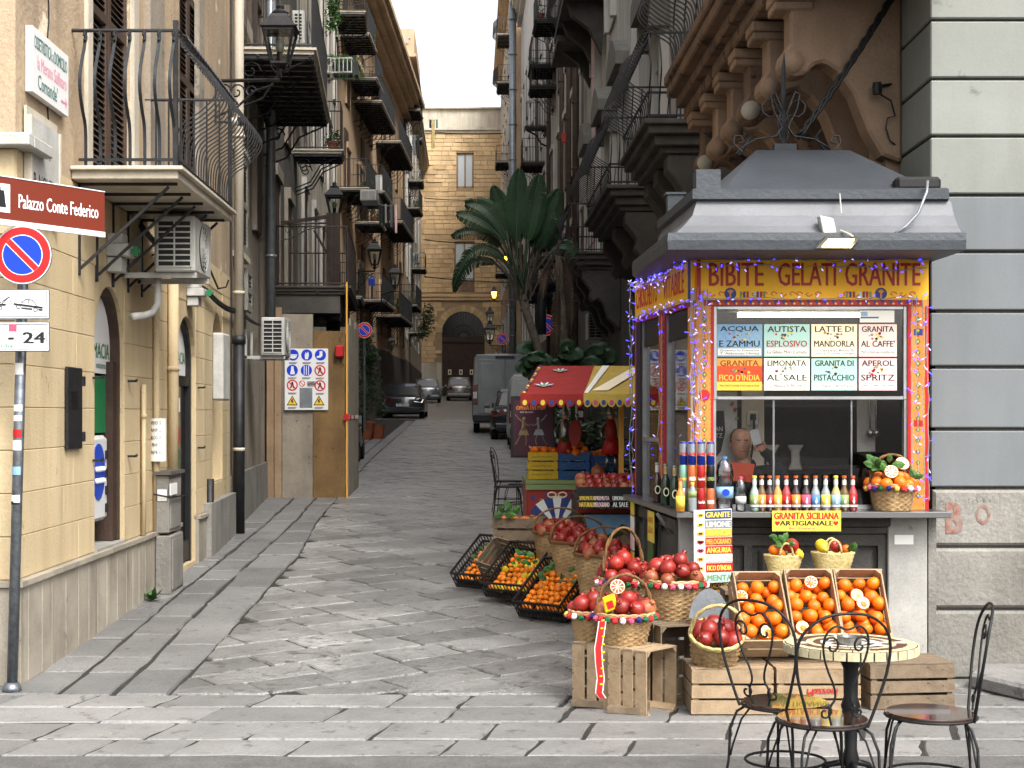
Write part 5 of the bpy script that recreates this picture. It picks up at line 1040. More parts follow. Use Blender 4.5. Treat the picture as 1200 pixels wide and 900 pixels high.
def panelled(wl, u0, u1, z0, z1, o, cols, par, m):
    b = MB(); t = .05; wl.box(b, u0, u1, o, o + .03, z1 - .07, z1); wl.box(b, u0, u1, o, o + .03, z0, z0 + .1)
    n = len(cols) + 1; e = [u0] + cols + [u1]
    for q in e: a = min(max(q - t / 2, u0), u1 - t); wl.box(b, a, a + t, o, o + .03, z0 + .1, z1 - .07)
    b.build('door_frame', m, par)
    for a, c in zip(e, e[1:]):
        MB().cham(wl.p(a + .07, o, z0 + .13), wl.d * (c - a - .14), Vector((0, 0, z1 - z0 - .23)), wl.n * .022, .025).build('door_panel', m, par)
panelled(bs_, .15, 1.33, 0, .93, -.03, [.45, .98], ki, 'wood_dark_grey')
b = MB(); bs_.box(b, .14, 1.34, -.03, .02, .935, .98); bs_.box(b, .13, 1.35, -.03, .045, .982, 1.04); b.build('moulding', 'wood_dark_grey', ki, bevel=.006)
panelled(bsd, .02, 1.88, 0, 1.02, -.02, [.6, 1.2], ki, 'wood_dark_grey')
b = MB(); b.prism([(1.25, 9.58, 1.05), (2.965, 9.58, 1.05), (2.965, 9.895, 1.05), (2.86, 9.895, 1.05), (2.86, 10.15, 1.05), (1.5, 10.15, 1.05), (1.42, 11.7, 1.05), (1.12, 11.7, 1.05)], (0, 0, .038)); b.build('counter', 'steel', ki, bevel=.004)
b = MB(); [MB().bar((1.2, Yy, 1.04), (1.3, Yy, .9), .02).build('counter_bracket', 'steel', ki) for Yy in (10.2, 11.2)]
# upper frame
def strip_(wl, u0, u1, z0, z1, o0, o1, m, nm, **k): b = MB(); wl.box(b, u0, u1, o0, o1, z0, z1); return b.build(nm, m, ki, **k)
fas = strip_(wf, -.0, 1.478, 2.425, 2.70, 0, .03, 'kiosk_yellow', 'fascia_board'); red1 = strip_(wf, 0, .028, 2.425, 2.7, .03, .036, 'kiosk_red', 'red_edge')
tri = strip_(wf, .05, 1.44, 2.388, 2.424, .005, .035, 'kiosk_red', 'triangle_band')
lp = strip_(wf, 0.0, .11, 1.09, 2.424, -.03, .03, 'kiosk_orange', 'painted_pillar'); rp = strip_(wf, 1.345, 1.478, 1.09, 2.424, -.03, .03, 'kiosk_orange', 'painted_pillar')
for u0, u1 in ((1.345, 1.365), (1.458, 1.478), (.095, .11)): strip_(wf, u0, u1, 1.09, 2.387, .03, .034, 'kiosk_red', 'pillar_edge')
b = MB()
for i in range(26): u = .07 + i * .0525; b.prism([wf.p(u, .035, 2.422), wf.p(u + .026, .035, 2.422), wf.p(u + .013, .035, 2.392)], wf.n * .0015)
b.build('blue_triangles', 'royal', tri)['kind'] = 'stuff'; b = MB(); [b.prism([wf.p(u, .035, 2.401), wf.p(u + .008, .035, 2.393), wf.p(u + .016, .035, 2.401), wf.p(u + .008, .035, 2.409)], wf.n * .0015) for u in [.09 + i * .0525 for i in range(26)]]; b.build('white_dots', 'yellow', tri)['kind'] = 'stuff'
X_ = lambda px: (px - CX) / 183.7; Z_ = lambda py: CZ + (HY - py) / 183.7
for s__, x_, w__ in (('BIBITE', 862, .345), ('GELATI', 944.5, .365), ('GRANITE', 1033, .475)): text(s__, 'kiosk_red', fas, (X_(x_), 9.77, Z_(322)), (1, 0, 0), (0, 0, 1), .147, w__, lift=.0015, bold=.011)
b = MB(); Yo = 9.769
for x0 in (822, 872, 905, 935, 990, 1045):
    for k in range(3):
        cx_ = x0 + k * 11; b.tube([(X_(cx_ + 4.4 * math.cos(a * .6) * (1 - a / 12)), Yo, Z_(345 + (3.2 if k % 2 else -3.2) * math.sin(a * .6) * (1 - a / 12))) for a in range(9)], .0028, 3)
b.build('painted_scrolls', 'kiosk_red', fas)
for x0 in (855, 1031): MB().prism([(X_(x0 + 7 * math.cos(a * .314)), Yo, Z_(344.5 + 7 * math.sin(a * .314))) for a in range(20)], (0, -.001, 0)).build('blue_roundel', 'royal', fas); MB().prism([(X_(x0 + a), Yo - .0012, Z_(344.5 + c)) for a, c in ((-1, 5), (1, 5), (1, 0), (4, -3), (0, -5), (-4, -3), (-1, 0))], (0, -.001, 0)).build('lily', 'kiosk_orange', fas)
for x0 in (866, 990):
    for k, m in enumerate(('lime', 'royal', 'kiosk_red', 'yellow', 'mint', 'royal', 'kiosk_red', 'lime')): MB().box(X_(x0 + k * 3.9), X_(x0 + k * 3.9 + 2.8), Yo, Yo + .0015, Z_(349), Z_(342)).build('painted_square', m, fas)
for par, u_ in ((lp, .052), (rp, 1.41)):
    b = MB(); g = MB(); r_ = MB(); y_ = MB(); z = 2.3; i = 0
    while z > 1.15:
        if not (par is lp and abs(z - 1.82) < .05): 
            for mb, k, o in ((b, .021, .0305), (g, .016, .0315), (y_, .006, .0325)): mb.prism([wf.p(u_ - k * .75, o, z), wf.p(u_, o, z - k), wf.p(u_ + k * .75, o, z), wf.p(u_, o, z + k)], wf.n * .001)
            r_.prism([wf.p(u_ - .006, .0305, z + .035), wf.p(u_, .0305, z + .029), wf.p(u_ + .006, .0305, z + .035), wf.p(u_, .0305, z + .041)], wf.n * .001)
        z -= .07
    for q in range(40): r_.prism([wf.p(u_ + .036, .0305, 1.12 + q * .032), wf.p(u_ + .041, .0305, 1.12 + q * .032), wf.p(u_ + .038, .0305, 1.13 + q * .032)], wf.n * .001)
    [m_.build(n_, c_, par).__setitem__('kind', 'stuff') for m_, n_, c_ in ((b, 'diamond_outlines', 'ink'), (g, 'green_diamonds', 'lime'), (r_, 'red_dots', 'kiosk_red'), (y_, 'diamond_centres', 'yellow'))]
MB().prism([wf.p(.052 + (.04 if a % 2 else .031) * math.cos(a * math.pi / 16), .0335, 1.82 + (.04 if a % 2 else .031) * math.sin(a * math.pi / 16)) for a in range(32)], wf.n * .001).build('red_sun', 'kiosk_red', lp)
for z in (2.2, 1.62): MB().box(*[wf.p(1.385, 0, 0).x, wf.p(1.44, 0, 0).x], 9.768, 9.7695, z, z + .04).build('painted_emblem', 'royal' if z > 2 else 'kiosk_red', rp)
# window frame, panes
def ring_frame(wl, u0, u1, z0, z1, t, o0, o1, m, nm, par):
    b = MB(); wl.box(b, u0, u0 + t, o0, o1, z0, z1); wl.box(b, u1 - t, u1, o0, o1, z0, z1); wl.box(b, u0 + t, u1 - t, o0, o1, z1 - t, z1); wl.box(b, u0 + t, u1 - t, o0, o1, z0, z0 + t); return b.build(nm, m, par, bevel=.003)
ring_frame(wf, .112, 1.343, 1.79, 2.386, .022, -.04, .02, 'aluminium', 'window_frame', ki)
b = MB(); wf.box(b, .13, 1.325, -.01, .0, 1.81, 2.37); b.build('upper_pane', 'pane', ki)
b = MB(); wf.box(b, .112, .128, -.04, .015, 1.09, 1.789); wf.box(b, 1.327, 1.343, -.04, .015, 1.09, 1.789); wf.box(b, .5, .512, -.05, -.04, 1.12, 1.789); wf.box(b, 1.0, 1.01, -.05, -.04, 1.12, 1.789); wf.box(b, .128, 1.327, -.05, .0, 1.09, 1.12); b.build('sliding_frame', 'aluminium', ki)
b = MB(); wf.box(b, .128, 1.327, -.038, -.034, 1.12, 1.789); b.build('lower_pane', 'pane', ki)
# side frame
sfas = strip_(wsd, 0, 1.9, 2.425, 2.70, 0, .03, 'kiosk_yellow', 'side_fascia')
text('CHIOSCHETTO', 'ink_red', sfas, wsd.p(.45, .03, 2.565), wsd.d, (0, 0, 1), .15, .78, bold=.02); text('VITABILE', 'ink_red', sfas, wsd.p(1.38, .03, 2.565), wsd.d, (0, 0, 1), .15, .66, bold=.02)
strip_(wsd, 1.84, 1.9, 2.425, 2.7, .03, .036, 'royal', 'blue_edge'); strip_(wsd, 0, 1.9, 2.385, 2.424, .005, .034, 'dark_red', 'triangle_band')
for u0, u1, m in ((0, .05, 'kiosk_red'), (.05, .22, 'black'), (.9, 1.02, 'kiosk_orange'), (.92, .96, 'kiosk_red'), (1.02, 1.1, 'kiosk_red'), (1.82, 1.9, 'kiosk_orange')): strip_(wsd, u0, u1, 1.09 if u0 else .2, 2.384, -.03 if m != 'kiosk_red' or u0 == 0 or u0 > 1 else .031, .031 if u0 != .92 else .035, m, 'side_pillar')
for q in range(24): MB().prism([wsd.p(1.025, .0325, 1.12 + q * .052), wsd.p(1.095, .0325, 1.12 + q * .052), wsd.p(1.06, .0325, 1.155 + q * .052)], wsd.n * .0015).build('blue_triangle', 'royal', ki)
strip_(wsd, .22, .26, 1.09, 2.38, -.03, .02, 'aluminium', 'side_window_frame'); strip_(wsd, .86, .9, 1.09, 2.38, -.03, .02, 'aluminium', 'side_window_frame'); strip_(wsd, 1.1, 1.13, 1.09, 2.38, -.03, .02, 'aluminium', 'side_window_frame'); strip_(wsd, 1.79, 1.82, 1.09, 2.38, -.03, .02, 'aluminium', 'side_window_frame'); strip_(wsd, .22, 1.82, 2.2, 2.38, -.03, .01, 'black', 'roller_box'); strip_(wsd, .26, .86, 1.5, 1.53, -.03, .02, 'aluminium', 'side_window_rail')
b = MB(); wsd.box(b, .26, .86, -.012, -.006, 1.09, 2.2); wsd.box(b, 1.13, 1.79, -.012, -.006, 1.09, 2.2); b.build('side_pane', 'pane', ki)
# roof
def loft(mb, loops, cap=True):
    n = len(loops[0]); vs = [p for l in loops for p in l]; fs = [(k * n + i, k * n + (i + 1) % n, (k + 1) * n + (i + 1) % n, (k + 1) * n + i) for k in range(len(loops) - 1) for i in range(n)]
    if cap: fs += [tuple(range(n - 1, -1, -1)), tuple((len(loops) - 1) * n + i for i in range(n))]
    return mb.add(vs, fs)
def RL(d, z, dr=0): return [(1.15 + d, 9.2 + d, z), (2.935 - dr, 9.2 + d, z), (2.935 - dr, 12.05, z), (1.36 + d * .4, 12.05, z), (1.115 + d, 10.95 - d * .2, z)]
loft(MB(), [RL(.02, 2.68), RL(0, 2.684), RL(-.005, 2.74), RL(0, 2.785), RL(.03, 2.79)]).build('eave_band', 'lead', ki)
loft(MB(), [RL(.05, 2.79, .01), RL(.11, 2.84, .015), RL(.17, 2.91, .02), RL(.2, 3.0, .03)]).build('coved_cornice', 'roof_paint', ki)
loft(MB(), [RL(.2, 3.0, .05), RL(.17, 3.012, .05), RL(.17, 3.07, .05), RL(.21, 3.085, .05)]).build('upper_band', 'lead', ki)
top = [(1.87, 10.25, 3.46), (2.49, 10.25, 3.46), (2.49, 11.2, 3.46), (1.9, 11.2, 3.46), (1.86, 10.8, 3.46)]
loft(MB(), [[(1.53, 9.5, 3.08), (2.84, 9.5, 3.08), (2.86, 12.0, 3.08), (1.55, 12.0, 3.08), (1.42, 10.9, 3.08)], top]).build('hipped_roof', 'lead', ki)
for x, y, z in ((1.44, 9.6, 3.08), (1.36, 10.55, 3.08)): b = MB().box(x - .05, x + .06, y - .05, y + .06, z, z + .12); b.box(x - .065, x + .075, y - .065, y + .075, z + .12, z + .135); b.build('vent_box', 'lead', ki)
MB().box(1.35, 1.5, 9.42, 9.56, 3.08, 3.2).build('corner_block', 'lead', ki)
b = MB(); c = Vector((2.09, 10.45, 3.46)); b.tube([c, c + Vector((0, 0, .58)), c + Vector((.005, 0, .7))], [.02, .016, .002], 6); b.box(2.02, 2.17, 10.4, 10.5, 3.462, 3.53)
def scroll2(o, dx, r, H, mb, rr=.012):
    mb.tube([Vector(o) + Vector((dx * (H * .2 + r * (1 - math.cos(a * .5)) * (1 - a * .02)), 0, H + r * math.sin(a * .5) * (1 - a * .03))) for a in range(12)], rr, 4)
for sx in (-1, 1):
    b.ribbon([c + Vector((sx * x, 0, z)) for x, z in ((.02, .1), (.04, .2), (.02, .28), (.06, .36), (.11, .38), (.15, .34), (.14, .29), (.1, .26), (.04, .27), (.0, .22))], .03, .006, (0, 1, 0))
    b.ribbon([c + Vector((sx * x, -.05, z)) for x, z in ((.02, .3), (.07, .42), (.1, .4), (.08, .3), (.02, .18), (.06, .12), (.2, .1), (.3, .04), (.33, 0))], .03, .006, (0, 1, 0))
    b.ribbon([c + Vector((sx * x, -.12, z)) for x, z in ((.3, 0), (.36, .06), (.35, .11), (.31, .11), (.29, .07), (.33, .06))], .025, .006, (0, 1, 0))
    b.tube([c + Vector((sx * (.3 - .0), 0, .0)), c + Vector((sx * .22, 0, .12)), c + Vector((sx * .26, 0, .17))], .01, 4)
b.build('roof_finial', 'iron_grey', ki)
b = MB(); b.box(2.6, 2.88, 9.5, 9.62, 3.086, 3.17); b.build('tarred_flashing', 'black', ki, bevel=.02)
MB().tube([at(1087, 212, 9.35), at(1086, 225, 9.3), at(1076, 250, 9.25), at(1062, 265, 9.25), at(1050, 273, 9.22)], .009, 6).build('roof_cable', 'zinc', ki, True)
# interior
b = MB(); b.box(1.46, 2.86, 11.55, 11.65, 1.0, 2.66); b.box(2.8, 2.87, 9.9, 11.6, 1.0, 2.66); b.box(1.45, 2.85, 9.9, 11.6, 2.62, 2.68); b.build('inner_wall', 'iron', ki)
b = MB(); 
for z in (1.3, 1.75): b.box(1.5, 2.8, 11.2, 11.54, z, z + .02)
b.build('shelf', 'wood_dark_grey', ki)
MB().box(1.44, 1.5, 10.0, 10.06, 1.09, 2.4).build('inner_post', 'aluminium', ki)
tb = thing('tube_light', 'lit fluorescent tube behind the top of the kiosk window', 'light', (2.1, 10.1, 2.35)); MB().tube([(1.72, 10.1, 2.35), (2.52, 10.1, 2.35)], .014, 8).build('tube', 'tube_glow', tb, True); MB().box(1.66, 2.58, 10.08, 10.14, 2.37, 2.41).build('fitting', 'white_dirty', tb)
pw = thing('inner_poster', 'white leaflet poster with black hexagon reading SICILIAN SPRITZ inside the window', 'poster', (1.63, 10.1, 1.5)); MB().box(1.52, 1.75, 10.3, 10.31, 1.3, 1.85).build('sheet', 'white_dirty', pw)
MB().prism([(1.5 + x, 10.295, 1.55 + z) for x, z in ((0, -.15), (.06, -.2), (.14, -.1), (.17, .03), (.16, .17), (0, .17))], (0, -.003, 0)).build('black_shape', 'black', pw)
text('SICILIAN', 'white_dirty', pw, (1.58, 10.291, 1.6), (1, 0, 0), (0, 0, 1), .03, .14); text('SPRITZ', 'white_dirty', pw, (1.59, 10.291, 1.555), (1, 0, 0), (0, 0, 1), .03, .12)
for x, z in ((1.72, 1.72), (1.7, 1.76), (1.73, 1.66)): MB().prism([(x, 10.298, z), (x + .02, 10.298, z - .01), (x + .03, 10.298, z + .015), (x + .012, 10.298, z + .025)], (0, -.002, 0)).build('petal', 'dark_red' if z > 1.7 else 'lime', pw)
so = thing('power_socket', 'cream wall socket with black plug inside the kiosk', 'socket', (1.86, 10.4, 1.7)); MB().box(1.8, 1.95, 10.4, 10.42, 1.35, 1.9).build('wall_strip', 'pale_plaster', so); MB().box(1.83, 1.91, 10.37, 10.4, 1.62, 1.72).build('plate', 'white_dirty', so, bevel=.008); MB().lathe([(.022, 0), (.018, .04)], (1.87, 10.37, 1.66), 10).move(Matrix.Identity(4)).tube([(1.87, 10.34, 1.66), (1.87, 10.33, 1.55), (1.85, 10.35, 1.4)], .008, 5).build('plug', 'black', so)
ld = thing('ladles', 'two steel ladles hanging before white price list inside the kiosk', 'ladle', (2.6, 10.1, 1.6)); MB().box(2.53, 2.65, 10.2, 10.21, 1.45, 1.8).build('price_list', 'white_dirty', ld)
for x in (2.59, 2.63): MB().tube([(x, 10.1, 1.8), (x, 10.1, 1.6)], .006, 5).ball((x, 10.1, 1.575), .028, 10, 6).build('ladle', 'steel', ld, True)
for x, l in ((2.1, 'left'), (2.27, 'right')):
    t = thing('white_chair_back', 'white moulded stool seen inside the kiosk, %s of two' % l, 'stool', (x, 10.9, 1.1), 'white stools inside the kiosk'); MB().prism([(x + a, 10.9, 1.38 + c) for a, c in ((-.06, .1), (.06, .1), (.03, .05), (.03, -.02), (.05, -.08), (-.05, -.08), (-.03, -.02), (-.03, .05))], (0, .04, 0)).build('shell', 'white_dirty', t, bevel=.01)
oc = thing('orange_box', 'small bright orange cardboard box inside the kiosk window', 'box', (1.68, 9.95, 1.3)); MB().frame((1.62, 9.95, 1.27), (.17, .03, -.015), (-.02, .08, 0), (.02, 0, .12)).build('carton', 'vermilion', oc); MB().box(1.64, 1.665, 9.938, 9.945, 1.29, 1.32).build('print', 'ink', oc)
# vendor inside
pe = thing('person', 'person in dark jacket inside the kiosk, holding a phone to the face', 'person', (1.72, 10.6, 1.1))
def skinned(name, verts, edges, m, par, sub=2):
    me = bpy.data.meshes.new(name); me.from_pydata([v[0] for v in verts], edges, []); me.materials.append(MATS[m]); o = bpy.data.objects.new(name, me); COL.objects.link(o)
    org = ORG[par.name]; me.transform(Matrix.Translation(-org)); sk = o.modifiers.new('s', 'SKIN'); 
    for i, v in enumerate(verts): r = v[1]; me.skin_vertices[0].data[i].radius = (r, r) if not isinstance(r, tuple) else r
    me.skin_vertices[0].data[0].use_root = True; sub_ = o.modifiers.new('d', 'SUBSURF'); sub_.levels = sub; sub_.render_levels = sub; link(o, par)
    for p in me.polygons: p.use_smooth = True
    return o
Yp = 10.22
skinned('body', [((1.82, Yp + .1, .75), (.17, .12)), ((1.84, Yp + .08, 1.0), (.18, .12)), ((1.86, Yp + .05, 1.22), (.19, .11)), ((1.83, Yp + .02, 1.33), .06), ((1.79, Yp, 1.4), .055), ((2.0, Yp, 1.3), .07), ((2.06, Yp - .12, 1.14), .055), ((1.95, Yp - .2, 1.4), .045), ((1.86, Yp - .17, 1.47), .03), ((1.7, Yp + .02, 1.26), .07), ((1.64, Yp - .08, 1.08), .05), ((1.7, Yp - .22, 1.0), .04)],
    [(0, 1), (1, 2), (2, 3), (3, 4), (2, 5), (5, 6), (6, 7), (7, 8), (2, 9), (9, 10), (10, 11)], 'jacket', pe)
hd = MB(); c = Vector((1.755, Yp - .03, 1.5)); k8 = .8; hd.lathe([(max(1e-5, r), z) for r, z in ((0, -.1), (.034, -.095), (.046, -.07), (.056, -.04), (.06, 0), (.064, .035), (.057, .07), (.036, .095), (0, .102))], c, 14, 0, lambda i, a: .014 * max(0, -math.sin(a)) + (.012 if abs(a - 4.71) < .3 and i in (3, 4) else 0))
hd.ball(c + Vector((0, -.08, -.015)), .011, 8, 6); hd.ball(c + Vector((-.06, 0, -.01)), .014, 8, 6, 1.5); hd.ball(c + Vector((.06, 0, -.01)), .014, 8, 6, 1.5); hd.tube([c + Vector((.02, .01, -.09)), c + Vector((.04, .02, -.17))], .045, 8); head = hd.build('head', 'skin', pe, True)
for sx in (-.022, .022): MB().ball(c + Vector((sx, -.068, .012)), .008, 8, 6).build('eye', 'white_dirty', head); MB().ball(c + Vector((sx, -.075, .012)), .0045, 6, 5).build('pupil', 'black', head); MB().box(c.x + sx - .014, c.x + sx + .014, c.y - .078, c.y - .06, c.z + .024, c.z + .03).build('eyebrow', 'hair_grey', head)
MB().box(c.x - .02, c.x + .02, c.y - .075, c.y - .06, c.z - .05, c.z - .044).build('mouth', 'dark_red', head)
MB().lathe([(.062, -.03), (.068, .02), (.068, .05), (.061, .075), (.04, .1), (1e-5, .108)], c + Vector((0, .014, 0)), 14).build('hair', 'hair_grey', pe, True)
hnd = Vector((1.86, Yp - .19, 1.48)); hv = [(hnd + Vector((.02, .02, -.03)), .026), (hnd + Vector((0, 0, .01)), .03), (hnd + Vector((-.01, 0, .035)), .026)]; he = [(0, 1), (1, 2)]
for k in range(4): n0 = len(hv); hv += [(hnd + Vector((-.035 + k * .002, -.012, .045 - k * .02)), .009), (hnd + Vector((-.06 + k * .004, -.03, .045 - k * .02)), .008), (hnd + Vector((-.05 + k * .004, -.05, .043 - k * .02)), .007)]; he += [(2 if k < 2 else 1, n0), (n0, n0 + 1), (n0 + 1, n0 + 2)]
n0 = len(hv); hv += [(hnd + Vector((.015, -.03, .03)), .01), (hnd + Vector((0, -.05, .045)), .009)]; he += [(1, n0), (n0, n0 + 1)]
skinned('hand', hv, he, 'skin', pe); ph_ = thing('phone', 'silver phone held up by the person in the kiosk', 'phone', hnd); MB().frame(hnd + Vector((-.06, -.055, .01)), (.06, -.01, .02), (0, .009, 0), (-.03, 0, .1)).build('body', 'aluminium', ph_, bevel=.003)
# posters on the glass
RW = [(('ACQUA', 'E ZAMMU'), 'sky_blue', 'ink', 'ink', 'Quannu lu Dimoniu|T ’Abbuccau l’Arma'), (('AUTISTA', 'ESPLOSIVO'), 'mint', 'ink', 'kiosk_red', 'Lu Gilusu Mori Curnutu'), (('LATTE DI', 'MANDORLA'), 'cream_paper', 'ink', 'ink', 'U Cavaddu Bonu Si|Viri a Cursa Longa'), (('GRANITA', "AL CAFFE'"), 'pink_paper', 'ink', 'ink', 'Morti ca morti nun l’incontrau mai'),
      (('GRANITA', "FICO D'INDIA"), 'vermilion', 'dark_red', 'yellow', 'Nun lodari la jurnata si nun scura la sirata'), (('LIMONATA', 'AL SALE'), 'pale_paper', 'ink', 'ink', 'Cu Mancia fa Muddichi'), (('GRANITA DI', 'PISTACCHIO'), 'mint', 'ink', 'ink', 'Cu Nesci Arrinesci'), (('APEROL', 'SPRITZ'), 'rose_paper', 'ink', 'ink', 'Fa beni e scordatillu, fa mali e pensaci')]
XS = [(839.5, 893), (895, 948.5), (950.5, 1004), (1006, 1050.5)]; Yg = 9.803
for i, ((l1, l2), m, c1, c2, foot) in enumerate(RW):
    px0, px1 = XS[i % 4]; py0, py1 = ((380, 418), (420, 457.5))[i // 4]; s_ = F / Yg
    t = thing('drink_poster', 'poster on the kiosk glass reading %s %s' % (l1.title(), l2.title()), 'poster', at((px0 + px1) / 2, py1, Yg), 'drink posters on the kiosk glass')
    a, c = at(px0, py1, Yg), at(px1, py0, Yg); w_ = c.x - a.x; h = c.z - a.z; mx = (a.x + c.x) / 2
    sh = MB().box(a.x, c.x, Yg - .009, Yg - .006, a.z, c.z).build('sheet', m, t); y = Yg - .0095
    # small painted-cart picture in the middle, generic coloured dabs
    for q in range(26): 
        x = mx + random.uniform(-.3, .3) * w_ * (.8 if q % 2 else .4); z = a.z + h * random.uniform(.5, .74); r = random.uniform(.004, .012)
        MB().prism([(x + r * math.cos(k * 1.25), y, z + r * .8 * math.sin(k * 1.25)) for k in range(5)], (0, -.0006, 0)).build('picture', random.choice(('ink_red', 'royal', 'dark_red', 'white_dirty', 'kiosk_orange', 'wood_brown', 'zinc', 'yellow')), sh) if q < 14 else None
    if m == 'vermilion': MB().box(a.x + .002, c.x - .002, y, y + .0005, a.z, a.z + h * .27).build('yellow_foot', 'yellow', sh); MB().box(a.x + .002, c.x - .002, y, y + .0005, a.z + h * .76, c.z).build('yellow_head', 'yellow_deep', sh)
    text(l1, c1, t, (mx, y, a.z + h * .85), (1, 0, 0), (0, 0, 1), h * .18, w_ * .84, lift=.0014, bold=.015); text(l2, c2, t, (mx, y, a.z + h * (.4 if i // 4 == 0 or True else .4)), (1, 0, 0), (0, 0, 1), h * .19, w_ * .88, lift=.0014, bold=.015)
    fl_ = foot.split('|'); k = MB().box(a.x + .008, c.x - .008, y - .0008, y, a.z + h * .04, a.z + h * .25).build('caption_band', 'white_paper' if m not in ('vermilion',) else 'yellow', t)
    for q, f_ in enumerate(fl_): text(f_, 'ink', t, (mx, y, a.z + h * (.145 if len(fl_) == 1 else (.19, .1)[q])), (1, 0, 0), (0, 0, 1), h * (.1 if len(fl_) == 1 else .065), w_ * .86, lift=.0018, bold=.005)
t = thing('paper_notice', 'white and blue printed notice above the Granita al Caffe poster', 'notice', at(1027, 378, Yg)); a, c = at(1007, 378, Yg), at(1047.5, 364, Yg); MB().box(a.x, c.x, Yg - .012, Yg - .0095, a.z, c.z).build('sheet', 'white_paper', t)
MB().box(a.x + .008, a.x + .05, Yg - .013, Yg - .012, c.z - .035, c.z - .008).build('blue_logo', 'sky_blue', t); MB().box(a.x + .006, a.x + .12, Yg - .013, Yg - .012, c.z - .05, c.z - .04).build('blue_bar', 'cloth_blue', t)
# eave lamps
fl = thing('floodlight', 'lit square floodlight on the kiosk eave with white junction box', 'floodlight', at(983, 285, 9.12)); a, c = at(957, 291, 9.12), at(1007, 278, 9.12)
MB().prism([at(956, 291, 9.1), at(997, 291, 9.1), at(1009, 278, 9.16), at(968, 278, 9.16)], (0, .05, .01)).build('housing', 'wood_dark_grey', fl); MB().prism([at(963, 289, 9.095), at(995, 289, 9.095), at(1001, 280, 9.14), at(971, 280, 9.14)], (0, -.006, -.002)).build('lit_panel', 'flood_glow', fl)
q = at(977, 262, 9.22); MB().frame(q + Vector((-.06, 0, -.07)), (.09, .02, -.015), (0, .08, 0), (-.025, 0, .12)).build('junction_box', 'white_dirty', fl, bevel=.005); MB().tube([at(985, 270, 9.2), at(995, 274, 9.16), at(1000, 277, 9.15)], .006, 5).tube([at(984, 227, 9.35), at(986, 250, 9.2)], .004, 4).build('wire', 'white_dirty', fl)
L_ = bpy.data.lights.new('flood_lamp', 'SPOT'); L_.energy = 24; L_.color = (1, .82, .5); L_.spot_size = R(110); L_.spot_blend = .9; L_.shadow_soft_size = .06; lo = bpy.data.objects.new('flood_lamp', L_); COL.objects.link(lo); lo.parent = fl; lo.location = Vector((2.18, 9.06, 2.72)) - ORG[fl.name]; lo.rotation_euler = (R(28), 0, 0); KIDS.setdefault(fl.name, []).append(lo)
sl2 = thing('eave_spotlight', 'small lit spotlight under the far left end of the kiosk eave', 'light', at(762, 320, 11)); MB().prism([at(757, 322, 10.9), at(765, 322, 10.9), at(765, 318, 10.9), at(757, 318, 10.9)], (0, -.02, 0)).build('lit_panel', 'flood_glow', sl2); MB().box(at(756, 0, 10.9).x, at(766, 0, 10.9).x, 10.9, 10.95, at(0, 322, 10.9).z, at(0, 316, 10.9).z).build('housing', 'black', sl2)
# light strings
def light_string(label, paths, n, drop=.03, sd=1):
    t = thing('light_string', label, 'string lights', paths[0][0], 'fairy light strings on the kiosk'); rnd = random.Random(sd); wr = MB(); cap = MB(); gl = MB(); gw = MB()
    for P in paths:
        P = [Vector(p) for p in P]; wr.tube(P, .0028, 4)
        Ls = [(q - p).length for p, q in zip(P, P[1:])]; T_ = sum(Ls); k = max(2, int(n * T_))
        for i in range(k):
            d = (i + rnd.random()) * T_ / k
            for p, q, l in zip(P, P[1:], Ls):
                if d <= l: o = p.lerp(q, d / l); break
                d -= l
            v = Vector((rnd.uniform(-1, 1), rnd.uniform(-.9, .1), rnd.uniform(-1, .9))).normalized(); e = o + v * drop; cap.tube([o, o + v * drop * .75], .0024, 4)
            (gl if rnd.random() < .62 else gw).tube([o + v * drop * .6, e + v * .003], .0032, 4)
    wr.build('wire', 'wire_clear', t)['kind'] = 'stuff'; cap.build('bulb_caps', 'led_cap', t)['kind'] = 'stuff'; gl.build('blue_bulbs', 'led_blue', t)['kind'] = 'stuff'; gw.build('white_bulbs', 'led_white', t)['kind'] = 'stuff'
def wavy(p, q, amp, n, rnd=random.Random(3)): return [Vector(p).lerp(Vector(q), i / n) + Vector((rnd.uniform(-1, 1), rnd.uniform(-.6, 0), rnd.uniform(-1, 1))) * amp for i in range(n + 1)]
light_string('fairy lights strung along the top of the front yellow fascia', [wavy((1.36, 9.74, 2.67), (2.87, 9.74, 2.67), .012, 20), wavy((1.40, 9.74, 2.64), (2.86, 9.74, 2.62), .012, 20)], 14, .035, 1)
light_string('fairy lights along the lower edge of the front fascia', [wavy((1.45, 9.74, 2.43), (2.8, 9.74, 2.43), .012, 20)], 13, .035, 2)
light_string('dense cascade of fairy lights down the front left pillar', [wavy((x, 9.74, 2.5), (x + random.uniform(-.02, .02), 9.74, z), .008, 14) for x, z in ((1.36, 1.42), (1.385, 1.5), (1.41, 1.44), (1.44, 1.6), (1.37, 1.3), (1.46, 2.0))], 17, .035, 3)
light_string('cascade of fairy lights down the front right pillar', [wavy((x, 9.74, 2.45), (x + .01, 9.74, z), .008, 14) for x, z in ((2.76, 1.12), (2.79, 1.2), (2.83, 1.1), (2.86, 1.15))], 11, .035, 4)
light_string('tangled fairy lights along the left side fascia', [wavy(wsd.p(0, .06, 2.71), wsd.p(1.88, .06, 2.69), .03, 24), wavy(wsd.p(0, .07, 2.66), wsd.p(1.88, .07, 2.66), .04, 24), wavy(wsd.p(0, .06, 2.42), wsd.p(1.9, .06, 2.42), .02, 24), wavy(wsd.p(.1, .06, 2.68), wsd.p(1.2, .06, 2.6), .04, 16)], 22, .035, 5)
